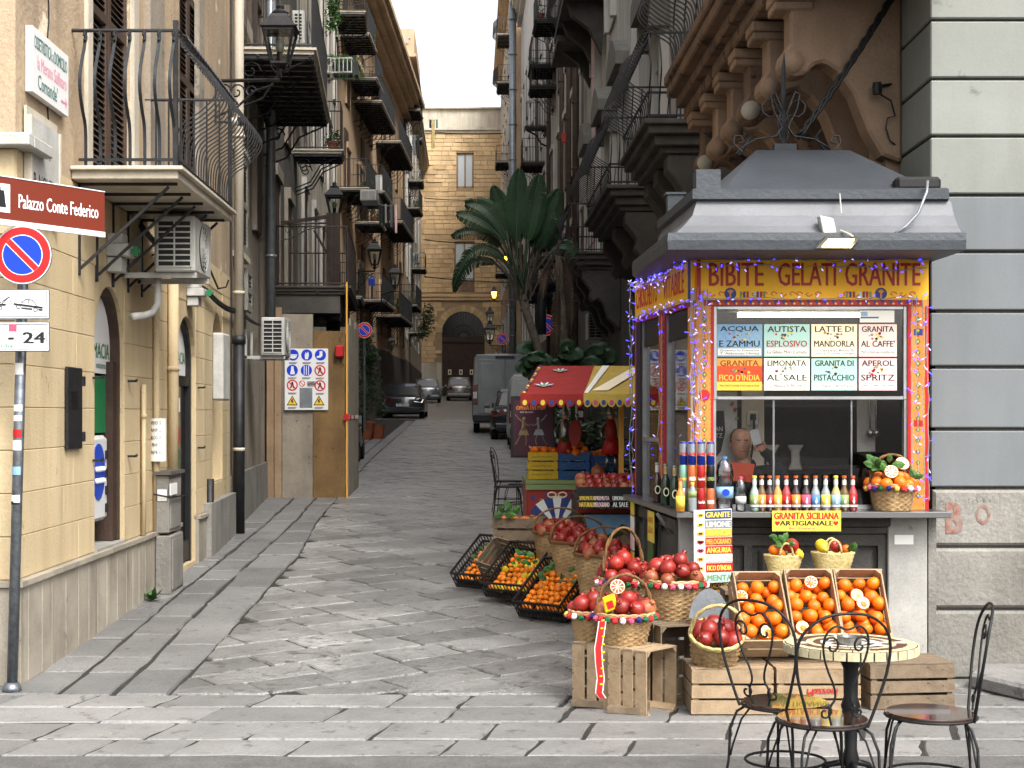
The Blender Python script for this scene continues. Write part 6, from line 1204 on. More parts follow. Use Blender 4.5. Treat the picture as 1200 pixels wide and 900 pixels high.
light_string('fairy lights hanging down the rear left corner of the kiosk', [wavy(wsd.p(-.02, .06, 2.7), wsd.p(-.02, .06, 1.2), .01, 16), wavy(wsd.p(-.07, .04, 2.5), wsd.p(-.07, .04, 1.0), .01, 16), wavy(wsd.p(1.0, .05, 2.4), wsd.p(1.0, .05, 1.3), .015, 14)], 15, .04, 6)
# ---------------- fruit, baskets and crates ----------------
mat('can_silver', '#a9b0ba', .3, .8); mat('can_blue', '#12297e', .3, .4); mat('can_red', '#b80d12', .3, .3); mat('can_orange', '#e2660e', .3, .3); mat('can_black', '#121412', .3, .3); mat('can_green', '#7fae9a', .3, .3)
mat('car_dark', '#34373c', .25, .5, coat=1); mat('car_silver', '#7e838a', .28, .6, coat=1); mat('car_beige', '#7d7b75', .3, .5, coat=1); mat('van_grey', '#7c8082', .35, .4, col2='#6d7173', ns=1, coat=.6); mat('van_white', '#a9acad', .35, coat=.6)
mat('car_glass', '#0c0f11', .18, spec=.35); mat('tyre', '#101011', .85); mat('tail_light', '#6a0b0c', .15, coat=1); mat('plum_poster', '#43182c', .55, col2='#381424', ns=6)
mat('awning_red', '#8f1a13', .75, col2='#7f1511', ns=8); mat('awning_yellow', '#b39a45', .75, col2='#a68d38', ns=6); mat('label_white', '#cfcfcb', .5)
mat('gl_mint', '#9fc9bb', .08, spec=.8); mat('gl_amber', '#59401c', .08, spec=.8); mat('gl_dark', '#2a1514', .08, spec=.8); mat('gl_yellow', '#c98f1f', .08, spec=.8); mat('gl_red', '#b5222f', .08, spec=.8); mat('gl_green', '#0e2a17', .08, spec=.8); mat('gl_brown', '#2c1208', .08, spec=.8); mat('gl_clear', '#7d868a', .06, spec=.9); mat('gl_lemon', '#c8b648', .08, spec=.8)
mat('seat_top', '#20150f', .12, col2='#3a2010', ns=5, coord='O', coat=.8); mat('tile_cream', '#c8bd9c', .35, col2='#b5a883', ns=30, rand=.12); mat('tile_brown', '#4b2b1c', .35, rand=.15); mat('tile_white', '#c9c6bb', .35, rand=.08); mat('grout', '#2b2a28', .8)
sph = lambda r, m, sq=.94, n=14, k=9: MB().ball((0, 0, 0), r, n, k, sq).mesh('fruit', m, True)
ORm = sph(.039, 'orange_peel'); MAm = sph(.028, 'mandarin_peel', .85, 12, 7); LEm = MB().lathe([(1e-5, -.042), (.008, -.038), (.024, -.024), (.03, 0), (.024, .024), (.008, .038), (1e-5, .044)], n=12).mesh('fruit', 'lemon_peel', True)
def pom_mesh(m):
    b = MB().lathe([(1e-5, -.042), (.022, -.038), (.038, -.02), (.044, 0), (.039, .02), (.025, .036), (.012, .041), (.009, .047), (.013, .056), (.006, .054), (1e-5, .045)], n=14, fn=lambda i, a: (.0012 * math.cos(a * 5) if i < 7 else .003 * math.cos(a * 6)))
    return b.mesh('pomegranate', m, True)
POm, PTm, APm = pom_mesh('pom_skin'), pom_mesh('pom_skin_tan'), MB().lathe([(.006, -.03), (.02, -.034), (.036, -.012), (.038, .008), (.03, .028), (.014, .033), (.004, .026), (1e-5, .024)], n=14).mesh('apple', 'apple_skin', True)
def rfr(me, name, label, cat, p, group, sc=1.0):
    o = bpy.data.objects.new(name, me); COL.objects.link(o); o.location = p; o.rotation_euler = (random.uniform(-.9, .9), random.uniform(-.9, .9), random.uniform(0, 6.3)); s = sc * random.uniform(.86, 1.1) * (1.16 if name == 'pomegranate' else 1.03); o.scale = (s * random.uniform(.93, 1.06), s, s * random.uniform(.9, 1.05))
    return tag(o, label, cat, group)
def half_orange(p, nrm, red, label, group, r=.04):
    t = thing('cut_orange', label, 'orange', (0, 0, 0), group)
    MB().lathe([(1e-5, -r * .9), (r * .5, -r * .78), (r * .86, -r * .45), (r, 0), (r * .98, .002), (1e-5, .002)], n=18).build('peel', 'orange_peel', t, True)
    MB().lathe([(r * .93, .0022), (r * .93, .0035), (1e-5, .0036)], n=18).build('pith', 'pith', t)
    b = MB(); k = 9
    for i in range(k):
        a0, a1 = 2 * math.pi * i / k + .05, 2 * math.pi * (i + 1) / k - .05; am = (a0 + a1) / 2; r1 = r * .84
        b.prism([(.14 * r * math.cos(am), .14 * r * math.sin(am), .0037), (r1 * math.cos(a0 + .04), r1 * math.sin(a0 + .04), .0037), (r1 * math.cos(am), r1 * math.sin(am), .0037), (r1 * math.cos(a1 - .04), r1 * math.sin(a1 - .04), .0037)], (0, 0, .0015))
    b.build('flesh', 'flesh_red' if red else 'flesh_orange', t)['kind'] = 'stuff'
    t.location = p; t.rotation_euler = Vector(nrm).to_track_quat('Z', 'Y').to_euler(); return t
def leaf_piece(p, d, s, par=None, m='leaf', name='leaf'):
    d = Vector(d).normalized(); sd = d.cross(Vector((random.uniform(-.3, .3), -1, .4))).normalized() * s * .32; u = d.cross(sd).normalized() * s * .12; p = Vector(p)
    b = MB(); b.add([p, p + d * s * .35 + sd, p + d * s * .75 + sd * .7, p + d * s, p + d * s * .75 - sd * .7, p + d * s * .35 - sd, p + d * s * .35 - u, p + d * s * .75 - u], [(0, 1, 6), (1, 2, 7, 6), (2, 3, 7), (0, 6, 5), (6, 7, 4, 5), (7, 3, 4)])
    return b.build(name, m, par)
def sprig(label, p, n, s, spread=.05, group='leafy sprigs among the fruit'):
    t = thing('leaf_sprig', label, 'leaves', p, group)
    for i in range(n): leaf_piece(Vector(p) + Vector((random.uniform(-1, 1), random.uniform(-.5, .2), random.uniform(-.3, .6))) * spread, (random.uniform(-1, 1), random.uniform(-.8, .1), random.uniform(-.3, .9)), s * random.uniform(.7, 1.2), t)
    return t
def crate(label, L=.5, W=.32, H=.2, nsl=3, nb=4, m='crate_wood', sw=None, endn=None, group='wooden fruit crates', gapf=.22, leg=.0):
    """open slatted box: long sides along x, corner posts, base slats"""
    t = thing('fruit_crate', label, 'crate', (0, 0, 0), group); th = .008; sh = (H - leg) / nsl
    for i in range(nsl):
        z0 = leg + i * sh + (sh * gapf / 2 if i else 0); z1 = leg + (i + 1) * sh - sh * gapf / 2
        if i == nsl - 1: z1 = H
        sl_ = MB().box(-L / 2, L / 2, -th, 0, 0, z1 - z0).mesh('slat', m)
        for y in (-W / 2, W / 2 + th): inst(sl_, 'slat', (random.uniform(-.003, .003), y, z0), t, (0, 0, random.uniform(-.006, .006)))
        es = MB().box(0, th, -W / 2 + .001, W / 2 - .001, 0, z1 - z0).mesh('end_slat', m)
        for x in (-L / 2 + .002, L / 2 - th - .002): inst(es, 'end_slat', (x, 0, z0), t)
    ps = MB().prism([(0, 0, 0), (.03, 0, 0), (0, .03, 0)], (0, 0, H + .004)).mesh('corner_post', m)
    for x, y, r in ((-1, -1, 0), (1, -1, 90), (1, 1, 180), (-1, 1, 270)): inst(ps, 'corner_post', (x * (L / 2 - th - .003), y * (W / 2 - .0015), 0), t, (0, 0, R(r)))
    bw = W / nb; bs_ = MB().box(-L / 2, L / 2, 0, bw * .84, 0, th).mesh('base_slat', m)
    for i in range(nb): inst(bs_, 'base_slat', (0, -W / 2 + (i + .08) * bw, leg - .009), t)
    return t
def plastic_crate(label, L=.5, W=.32, H=.17, group='black plastic crates of mandarins'):
    t = thing('plastic_crate', label, 'crate', (0, 0, 0), group); m = 'black_plastic'; nm = ('side_wall',)
    for x0, x1, y, ax in ((-L / 2, L / 2, -W / 2, 0), (-L / 2, L / 2, W / 2, 0), (-W / 2, W / 2, -L / 2, 1), (-W / 2, W / 2, L / 2, 1)):
        b = MB(); P = (lambda u, z: Vector((u, y, z))) if ax == 0 else (lambda u, z: Vector((y, u, z)))
        for z in (.01, H * .5, H - .012): b.bar(P(x0, z), P(x1, z), .012, .018)
        k = int((x1 - x0) / .035)
        for i in range(k + 1): b.bar(P(x0 + (x1 - x0) * i / k, 0), P(x0 + (x1 - x0) * i / k, H), .007, .006)
        for i in range(k): b.bar(P(x0 + (x1 - x0) * i / k, .01), P(x0 + (x1 - x0) * (i + 1) / k, H * .5), .005)
        b.build('side_wall', m, t)
    b = MB(); b.box(-L / 2, L / 2, -W / 2, W / 2, -.004, .006); b.build('base', m, t); return t
def basket(label, rt, rb, h, handle=None, m='wicker', group='round wicker baskets', poms=True, rows=None, amp=.0065, hm='wicker_dark', hax='x', rimr=.011):
    t = thing('wicker_basket', label, 'basket', (0, 0, 0), group); rows = rows or int(h / .014); prof = []
    nst = 26
    for i in range(rows * 2 + 1): z = h * i / (rows * 2); f = z / h; r = rb + (rt - rb) * (f ** .8); prof.append((r, z))
    prof2 = prof + [(rt - .012, h), (rt - .02, h * .6), (rb * .9, .02), (1e-4, .015)]
    def fn(i, a):
        if i > rows * 2: return 0
        return (amp * math.cos(a * nst / 2 + (math.pi if (i // 2) % 2 else 0)) if i % 2 else -amp * .9)
    MB().lathe(prof2, n=nst * 2, fn=fn).build('woven_body', m, t, True)
    b = MB(); 
    for k in range(2): b.tube([(math.cos(a * .13) * (rt + .004) + .0, math.sin(a * .13) * (rt + .004), h + .006 * math.sin(a * 1.1 + k * 3.1)) for a in range(48)], rimr * .8, 6, close=True)
    b.build('rim', hm if not poms else m, t, True)
    if handle:
        b = MB(); 
        for k in range(2):
            pts = []
            for i in range(25): a = math.pi * i / 24; x, z = rt * math.cos(a), h + handle * math.sin(a) ** .8; q = Vector((x, 0, z)) if hax == 'x' else Vector((0, x, z)); pts.append(q + Vector((.006 * math.cos(i + k * 3.1), .006 * math.sin(i + k * 3.1), 0)))
            b.tube(pts, .008, 6)
        b.build('handle', hm, t, True)
    if poms:
        b = MB().tube([(math.cos(a * .209) * (rt + .012), math.sin(a * .209) * (rt + .012), h - .012 + .005 * math.sin(a * 2.3)) for a in range(30)], .006, 5, close=True); b.build('ribbon', 'pom_red', t, True)
        cols = ['pom_red', 'pom_blue', 'pom_white', 'pom_yellow', 'pom_green', 'pom_pink', 'pom_red']; k = int(2 * math.pi * rt / .042)
        for i in range(k): a = 2 * math.pi * i / k; MB().ball((math.cos(a) * (rt + .018), math.sin(a) * (rt + .018), h - .02 + random.uniform(-.006, .006)), .0185, 8, 6, jit=.5).build('pompom', cols[(i * 3 + random.randint(0, 1)) % 7], t)
    return t
def heap(me, name, label, cat, c, rt, n, r, group, top=.5, sc=1):
    """fruit piled as a dome above a round rim"""
    k = 0; ps = []; tries = 0
    while k < n and tries < 4000:
        tries += 1; a = random.uniform(0, 6.283); d = rt * .92 * math.sqrt(random.random()); z = top * rt * (1 - (d / rt) ** 2) - r * .15; p = Vector((c[0] + d * math.cos(a), c[1] + d * math.sin(a), c[2] + z))
        if all((p - q).length > r * 1.75 for q in ps): ps.append(p); rfr(me if not isinstance(me, list) else random.choice(me), name, label, cat, p, group, sc); k += 1
def fill_tilted(me, name, label, cat, root, L, W, z, r, group, layers=2, jit=.25, slide=.0, half=0, halfl=''):
    M = Matrix.Translation(root.location) @ root.rotation_euler.to_matrix().to_4x4(); nx = max(1, int(L / (1.8 * r))); ny = max(1, int(W / (2 * r * .93))); sp = []
    for l in range(layers):
        for j in range(ny):
            for i in range(nx):
                x = -L / 2 + (L / nx) * (i + (.65 if (j + l) % 2 else .35)); y = -W / 2 + (W / ny) * (j + .5); p = Vector((x + random.uniform(-jit, jit) * r, y + (r * .7 if l and y < 0 else 0) + random.uniform(-jit, jit) * r, z + l * r * 1.3 + random.uniform(-.2, .3) * r))
                if l == layers - 1: sp.append(p)
                rfr(me if not isinstance(me, list) else random.choice(me), name, label, cat, M @ p, group)
    for q in range(half):
        p = random.choice(sp); sp.remove(p); nn = M.to_3x3() @ Vector((random.uniform(-.2, .2), -.25, 1)); half_orange(M @ (p + Vector((0, 0, r * .75))), nn, q % 2 == 0, halfl, group.replace('oranges', 'cut oranges'), r * 1.02)
# lower crates at the front
c = crate('upturned pale crate at the left of the front row, under the pomegranate basket', .46, .36, .25, 3, 4, 'crate_wood', gapf=.16); place(c, (1.44, 8.82, .25), 0, rx=math.pi); c.location.z = .262
c = crate('upturned pale crate with red print, middle of the front row', .47, .36, .25, 3, 4, 'crate_wood', gapf=.16); place(c, (1.925, 8.82, .262), 0, rx=math.pi)
text('Mazzoni', 'kiosk_red', c, (.1, .194, .125), (1, 0, 0), (0, 0, 1), .04, .17, lift=-.0, bold=.02)
for o in KIDS[c.name]:
    if o.name.startswith('lettering'): o.data.transform(Matrix.Translation((-.08, 0, 0))); 
c = crate('old greyish crate at the right end of the front row', .5, .36, .25, 3, 5, 'crate_old', gapf=.2); place(c, (2.48, 8.98, .262), R(6), rx=math.pi)
for k, (cx_, l) in enumerate(((1.645, 'left'), (1.945, 'middle'), (2.235, 'right'))):
    c = crate('tilted wooden crate full of oranges, %s of three on the front row' % l, .285, .46, .17, 2, 3, 'crate_wood', group='tilted crates of oranges', gapf=.2); place(c, (cx_, 8.99, .485 if k == 0 else .5), R((3, 0, -2)[k]), rx=R(50))
    fill_tilted(ORm, 'orange', 'orange heaped in the %s one of the three tilted crates' % l, 'orange', c, .27, .42, .055, .038, 'oranges in the %s tilted crate' % l, 2, .25, half=2, halfl='halved orange showing its flesh in the %s tilted crate' % l)
# straw bags with mixed fruit on top
def straw_bag(label, c, w, h, rz=0):
    t = thing('straw_bag', label, 'bag', (0, 0, 0), 'straw bags on the orange crates'); prof = []
    for i in range(17): f = i / 16; prof.append((w * (.3 + .2 * f) , h * f))
    b = MB().lathe(prof + [(w * .47, h), (w * .28, .02), (1e-4, .02)], n=32, fn=lambda i, a: .0018 * (1 if i % 2 else -1) if i < 17 else 0); b.v = [(x, y * .55, z + (.012 * abs(x) / w if z > h * .8 else 0)) for x, y, z in b.v]; b.build('woven_body', 'wicker_pale', t, True)
    for s_ in (-1, 1): MB().tube([(w * .16 * math.cos(math.pi * i / 10), s_ * w * .24, h + w * .3 * math.sin(math.pi * i / 10)) for i in range(11)], .007, 6).build('handle', 'wicker_pale', t, True)
    place(t, c, rz); return t
b1 = at(918, 680, 9.35); b2 = at(976, 679, 9.35)
straw_bag('small straw bag with apple and oranges, left of two above the crates', b1, .25, .155, .1); straw_bag('small straw bag with lemon and apple, right of two above the crates', b2, .27, .165, -.1)
MB_sh = thing('display_shelf', 'plain board propped behind the tilted crates', 'shelf', (1.95, 9.4, .6)); MB().box(1.5, 2.45, 9.25, 9.5, .61, .635).box(1.5, 1.53, 9.3, 9.45, .0, .61).box(2.42, 2.45, 9.3, 9.45, 0, .61).build('board', 'crate_old', MB_sh)
for b0, lst in ((b1, ((APm, 'apple', 'dark red apple on the left straw bag', .045, .045, 1.15), (ORm, 'orange', 'orange in the left straw bag', -.06, .02, .8), (ORm, 'orange', 'orange in the left straw bag', -.02, .0, .7), (LEm, 'lemon', 'lemon in the left straw bag', .09, .0, .8))), (b2, ((LEm, 'lemon', 'yellow lemon on the left of the right straw bag', -.07, .04, 1.2), (APm, 'apple', 'dark red apple in the middle of the right straw bag', .015, .035, 1.1), (ORm, 'orange', 'orange on the right straw bag', .075, .02, .8)))):
    for me, nm, l, dx, dz, sc_ in lst: rfr(me, nm, l, nm, b0 + Vector((dx, -.02, .165 + dz)), nm + 's on the straw bags', sc_)
sprig('leafy sprig on the left straw bag', b1 + Vector((-.03, -.03, .22)), 9, .07, .05); sprig('leaf sticking out of the right straw bag', b2 + Vector((.11, -.03, .17)), 3, .08, .02)
# pomegranate group, left of the crates
bk = basket('big basket of pomegranates with pompom rim on the tall upright crate', .18, .13, .245, poms=True, group='pompom baskets of pomegranates'); P1 = Vector((1.19, 9.25, .455)); place(bk, P1, .2)
heap([POm, POm, PTm], 'pomegranate', 'pomegranate heaped in the big pompom basket on the tall crate', 'pomegranate', P1 + Vector((0, 0, .245)), .175, 24, .048, 'pomegranates in the big pompom basket', .75)
bk = basket('pompom basket behind the big one, with tall twisted handle', .15, .12, .2, .32, group='pompom baskets of pomegranates'); P2 = Vector((.93, 9.72, .46)); place(bk, P2, .5)
heap([POm], 'pomegranate', 'pomegranate in the basket with the tall twisted handle', 'pomegranate', P2 + Vector((0, 0, .2)), .15, 14, .044, 'pomegranates in the tall handled basket', .9, 1.08)
bk = basket('lower front pompom basket of pomegranates on the open crate', .168, .12, .19, .22, group='pompom baskets of pomegranates'); P3 = Vector((.86, 8.92, .355)); place(bk, P3, .3)
heap([POm, POm, PTm], 'pomegranate', 'pomegranate in the lower front pompom basket', 'pomegranate', P3 + Vector((0, 0, .19)), .165, 19, .047, 'pomegranates in the lower front basket', .6)
bk = basket('small pompom basket at the far left of the upright crates', .135, .1, .17, group='pompom baskets of pomegranates'); P4 = Vector((.69, 9.12, .36)); place(bk, P4, .1)
heap([POm], 'pomegranate', 'pomegranate in the small leftmost pompom basket', 'pomegranate', P4 + Vector((0, 0, .17)), .13, 10, .047, 'pomegranates in the leftmost basket', .6)
half_orange(P3 + Vector((-.03, .1, .33)), (0, -1, .3), True, 'cut blood orange on the lower front pompom basket', 'cut oranges on baskets', .045)
for x, y, z, rz in ((.86, 8.9, 0, R(48)), (.67, 9.1, 0, R(48))):
    c = crate('crate standing on end, open side right, under the %s basket' % ('lower front' if x > .8 else 'small leftmost'), .3, .36, .26, 3, 4, 'crate_wood', group='crates standing on end', gapf=.25); c.location = (x, y - .0, .18); c.rotation_euler = (R(90), 0, rz)
    wb = thing('wood_block', 'flat wooden block wedged under the %s upright crate' % ('right' if x > .8 else 'left'), 'block', (x, y, 0), 'wooden blocks under crates')
    MB().frame((x - .12, y - .2, 0.006), (.2, -.06, 0), (.06, .2, 0), (0, 0, .035)).build('block', 'crate_old', wb)
c = crate('tall crate standing on end under the big pompom basket', .3, .45, .26, 3, 4, 'crate_old', group='crates standing on end', gapf=.25); c.location = (1.12, 9.2, .235); c.rotation_euler = (R(90), 0, R(20))
rb = thing('ribbon_streamer', 'printed red and white streamer hanging from the front pompom basket', 'ribbon', at(705, 740, 8.75)); rp_ = [at(x, y, 8.72) for x, y in ((706, 728), (704, 742), (701, 760), (702, 778), (704, 795), (702, 812), (706, 818))]
MB().ribbon(rp_, .045, .003, (1, -.2, 0)).build('backing', 'white_paper', rb); MB().ribbon([p + Vector((0, -.004, 0)) for p in rp_], .033, .003, (1, -.2, 0)).build('print', 'ink_red', rb)
for i in range(9): p = rp_[0].lerp(rp_[5], i / 9) + Vector((random.uniform(-.008, .008), -.007, 0)); MB().frame(p, (.016, 0, .004), (-.003, 0, .009), (0, -.002, 0)).build('yellow_motif', 'sign_yellow', rb)
jr = thing('jar', 'dark jar with white label lying on the front pomegranates', 'jar', P3 + Vector((.0, -.08, .24))); MB().lathe([(.03, 0), (.034, .01), (.034, .07), (.028, .08)], n=14).build('glass', 'black_gloss', jr, True); MB().lathe([(.0345, .02), (.0345, .055)], n=14).build('label', 'label_white', jr, True); MB().lathe([(.03, .08), (.03, .095)], n=14).build('lid', 'black', jr); place(jr, P3 + Vector((.0, -.08, .225)), 0, rx=R(-35), ry=R(50))
bx_ = thing('candy_bag', 'yellow and white printed bag stuck in the front pomegranates', 'bag', P3 + Vector((-.08, -.1, .24))); MB().frame(P3 + Vector((-.12, -.12, .2)), (.07, -.02, .03), (0, .015, 0), (-.02, 0, .09)).build('bag', 'sign_yellow', bx_, bevel=.008); MB().frame(P3 + Vector((-.105, -.126, .225)), (.035, -.01, .015), (0, -.002, 0), (-.012, 0, .04)).build('print', 'ink_red', bx_)
# round-backed basket
bk = basket('pale tilted basket of dark red pomegranates with hooped back, on the left front crate', .145, .13, .17, .2, poms=False, group='tilted basket', amp=.008, rows=10, hm='wicker_pale', m='wicker', rimr=.013); P5 = Vector((1.36, 8.78, .3)); place(bk, P5, 0, rx=R(28)); bk['group'] = 'round wicker baskets'
for k, (dx, dy, dz) in enumerate(((-.07, -.1, .13), (.02, -.12, .14), (.09, -.1, .12), (-.04, -.06, .18), (.05, -.05, .19), (-.09, -.02, .17), (.0, 0, .2), (.09, 0, .17))): rfr(POm, 'pomegranate', 'pomegranate in the pale tilted basket on the front crate', 'pomegranate', P5 + Vector((dx, dy - .02, dz)), 'pomegranates in the pale tilted basket', 1.05)
bd_ = thing('grey_backing_board', 'rounded grey board behind the tilted pomegranate basket', 'board', (1.36, 8.97, .5)); MB().prism([(1.36 + .12 * math.cos(a * .3), 8.97, .48 + .2 * math.sin(a * .3)) for a in range(11)] + [(1.24, 8.93, .3), (1.48, 8.93, .3)][0:0], (0, .01, 0)).build('board', 'zinc', bd_)
# long deep baskets
for k, (x, Y, l) in enumerate(((.72, 13.2, 'farthest'), (.83, 12.45, 'middle'), (.97, 11.6, 'nearest'))):
    bk = basket('deep dark handled basket of pomegranates before the cart, %s of three' % l, .23, .185, .3, .2, poms=False, group='deep handled baskets', m='wicker'); z0 = .3 + gz(Y); place(bk, (x, Y, z0), .15)
    heap([POm, POm, PTm], 'pomegranate', 'pomegranate in the %s deep handled basket' % l, 'pomegranate', (x, Y, z0 + .3), .22, 30, .046, 'pomegranates in the %s deep basket' % l, .35)
    cc = crate('low crate under the %s deep handled basket' % l, .4, .36, .29, 3, 4, 'crate_old', group='crates under the deep baskets'); place(cc, (x + .02, Y, gz(Y) + .01), 0)
# mandarins
for k, (x, Y, z, rz, l, mix) in enumerate(((.66, 12.3, .24, -38, 'nearest', 0), (.40, 13.15, .3, -38, 'middle', 1), (.14, 13.9, .3, -38, 'farthest', 0))):
    c = plastic_crate('black plastic crate of mandarins tipped towards the street, %s of three' % l, .46, .54, .17); place(c, (x, Y, z), R(rz), rx=R(36))
    fill_tilted([MAm] if not mix else [MAm, MAm, MAm, LEm], 'mandarin', 'mandarin in the %s black plastic crate' % l, 'mandarin', c, .4, .48, .05, .031, 'mandarins in the %s black crate' % l, 1 if k else 2, .3)
    sprig('leaves among the mandarins of the %s black crate' % l, Vector((x - .02, Y - .1, z + .16)), 10, .075, .12)
c = crate('empty slatted crate standing between two black mandarin crates', .42, .3, .2, 3, 4, 'crate_old', group='slatted crates by the cart'); place(c, (.3, 13.55, .33), R(-38), rx=R(42), ry=R(10))
c = crate('wooden crate with large oranges at the street corner of the cart', .46, .34, .2, 2, 4, 'crate_old', group='slatted crates by the cart'); place(c, (.4, 14.0, .56), R(-8)); fill_tilted(ORm, 'orange', 'large orange in the wooden crate at the street corner of the cart', 'orange', c, .4, .3, .16, .045, 'oranges in the corner crate', 1, .25)
stn = crate('crate used as stand below the corner crate of oranges', .46, .34, .42, 4, 4, 'crate_old', group='slatted crates by the cart'); place(stn, (.4, 14.02, gz(14) + .01), R(-8))
sprig('leaves on the corner crate of oranges', Vector((.32, 13.85, .8)), 8, .1, .08)
# ---------------- painted cart ----------------
ct = thing('painted_cart', 'painted Sicilian cart stall with red side panels and fruit tray', 'cart', (.8, 14.6, 0))
Yc = 14.6; b = MB().box(.48, .93, Yc, Yc + 1.2, .42, 1.03); b.build('red_body', 'dark_red', ct, bevel=.01)
MB().box(.47, .945, Yc - .012, Yc + 1.2, 1.035, 1.07).box(.47, .94, Yc - .03, Yc - .001, .98, 1.03).build('yellow_green_trim', 'lime', ct)
for x, z, m, s_ in ((.54, .9, 'royal', .035), (.58, .8, 'lime', .03), (.66, .93, 'royal', .02), (.53, .72, 'yellow', .03), (.6, .68, 'royal', .025), (.62, .88, 'lime', .025), (.88, .93, 'royal', .02), (.88, .78, 'lime', .025), (.9, .68, 'yellow', .02), (.64, .6, 'yellow', .03), (.56, .56, 'mint', .03)):
    MB().prism([(x + s_ * (1 if a % 2 else .45) * math.cos(a * .628), Yc - .002, z + s_ * (1 if a % 2 else .45) * math.sin(a * .628)) for a in range(10)], (0, -.002, 0)).build('painted_flower', m, ct)
cxx, czz = .77, .62
for i in range(7):
    a0, a1 = R(30 + i * 17.2), R(30 + (i + 1) * 17.2); MB().prism([(cxx + r * math.cos(a), Yc - .004, czz + r * math.sin(a)) for a, r in ((a0, .09), (a1, .09), (a1, .3), (a0, .3))], (0, -.004, 0)).build('painted_ray', 'white_paper' if i % 2 else 'royal', ct)
MB().prism([(cxx + .09 * math.cos(a * .314), Yc - .006, czz + .09 * math.sin(a * .314)) for a in range(20)], (0, -.004, 0)).build('painted_hub', 'royal', ct); MB().prism([(cxx + .045 * math.cos(a * .314), Yc - .011, czz + .045 * math.sin(a * .314)) for a in range(20)], (0, -.003, 0)).build('hub_centre', 'yellow', ct)
for sx in (-1, 1): MB().tube([(cxx + sx * (.05 + .04 * math.cos(a * .7)), Yc - .01, .93 + .025 * math.sin(a * .7)) for a in range(9)], .008, 4, close=True).build('painted_bow', 'cream_paper', ct)
for x, z in ((.54, .58), (.91, .56)): MB().tube([(x + .045 * math.cos(a * .7), Yc - .01, z + .06 * math.sin(a * .7)) for a in range(9)], .006, 4, close=True).build('painted_medallion', 'cream_paper', ct)
Yd = 13.4; b = MB().box(.9, 1.6, Yd, Yd + 1.1, .42, .95); b.build('scenic_body', 'wood_brown', ct)
MB().box(.88, 1.6, Yd - .02, Yd - .001, .84, .93).build('red_upper_band', 'dark_red', ct); MB().box(.88, 1.6, Yd - .03, Yd - .001, .935, .955).build('gold_trim', 'yellow_deep', ct)
for q in range(9): MB().prism([(.93 + q * .075, Yd - .021, .87), (.97 + q * .075, Yd - .021, .87), (.95 + q * .075, Yd - .021, .91)], (0, -.003, 0)).build('painted_leaf', ('lime', 'royal', 'yellow')[q % 3], ct)
MB().box(.94, 1.45, Yd - .012, Yd - .001, .5, .82).build('sky_picture', 'sky_blue', ct); b = MB()
b.prism([(.94, Yd - .013, .5), (1.45, Yd - .013, .5), (1.45, Yd - .013, .62), (1.36, Yd - .013, .7), (1.27, Yd - .013, .74), (1.18, Yd - .013, .66), (1.06, Yd - .013, .62), (.97, Yd - .013, .68), (.94, Yd - .013, .66)], (0, -.003, 0)); b.build('painted_hills', 'leaf_dark', ct)
MB().prism([(1.2, Yd - .017, .5), (1.44, Yd - .017, .5), (1.4, Yd - .017, .6), (1.3, Yd - .017, .66), (1.22, Yd - .017, .6)], (0, -.003, 0)).build('painted_rider', 'board_tan', ct)
for x, y in ((.5, Yc + .05), (.9, Yc + 1.1), (1.5, Yd + .1), (.95, Yd + .1)): MB().box(x - .03, x + .03, y - .03, y + .03, 0, .43).build('leg', 'wood_brown', ct)
MB().box(.86, 1.58, Yd - .25, Yd + .3, .99, 1.02).box(.86, 1.58, Yd - .27, Yd - .25, .96, 1.075).build('fruit_tray', 'black_plastic', ct)
for x0, s1, s2, m in ((.875, 'SPREMUTA', 'NATURALE', 'yellow'), (1.0, 'SPREMUTA', 'MELOGRANO', 'rose_paper'), (1.16, 'LIMONATA', 'AL SALE', 'white_paper'), (1.33, 'MELOGRANO', 'NATURALE', 'label_white')):
    g = MB().box(x0, x0 + .125 + .02, Yd - .28, Yd - .272, .89, 1.01).build('price_label', 'ink' if m != 'white_paper' else 'ink', ct); text(s1, m, g, (x0 + .072, Yd - .281, .98), (1, 0, 0), (0, 0, 1), .035, .13, bold=.03); text(s2, m, g, (x0 + .072, Yd - .281, .925), (1, 0, 0), (0, 0, 1), .04, .13, bold=.03)
for j in range(3):
    for i in range(10): rfr(random.choice((POm, PTm, POm)), 'pomegranate', 'pomegranate on the long tray of the painted cart', 'pomegranate', (.92 + i * .07 + random.uniform(-.01, .01), Yd - .18 + j * .14, 1.06 + j * .035), 'pomegranates on the cart tray', 1.0)
def painted_crate(label, x0, x1, Y, z0, z1, m, n, zz):
    t = crate(label, x1 - x0, .3, z1 - z0, n, 3, m, group='painted crates on the cart', gapf=.18); place(t, ((x0 + x1) / 2, Y + .15, z0))
    for i in range(n): z = (z1 - z0) * (i + .5) / n; MB().tube([(-(x1 - x0) / 2 + .03 + q * .022, -.16, z + (.008 if q % 2 else -.008)) for q in range(int((x1 - x0 - .05) / .022))], .0025, 3).build('painted_zigzag', zz, t)
    return t
mat('crate_yellow', '#c9a514', .6, col2='#b8950f', ns=8); mat('crate_blue', '#12508c', .6, col2='#0f4377', ns=8)
c = painted_crate('yellow painted crate of oranges on the cart', .5, .785, 14.75, 1.075, 1.33, 'crate_yellow', 3, 'ink_green'); fill_tilted(ORm, 'orange', 'orange in the yellow painted crate', 'orange', c, .25, .26, .22, .039, 'oranges in the yellow crate', 2, .3)
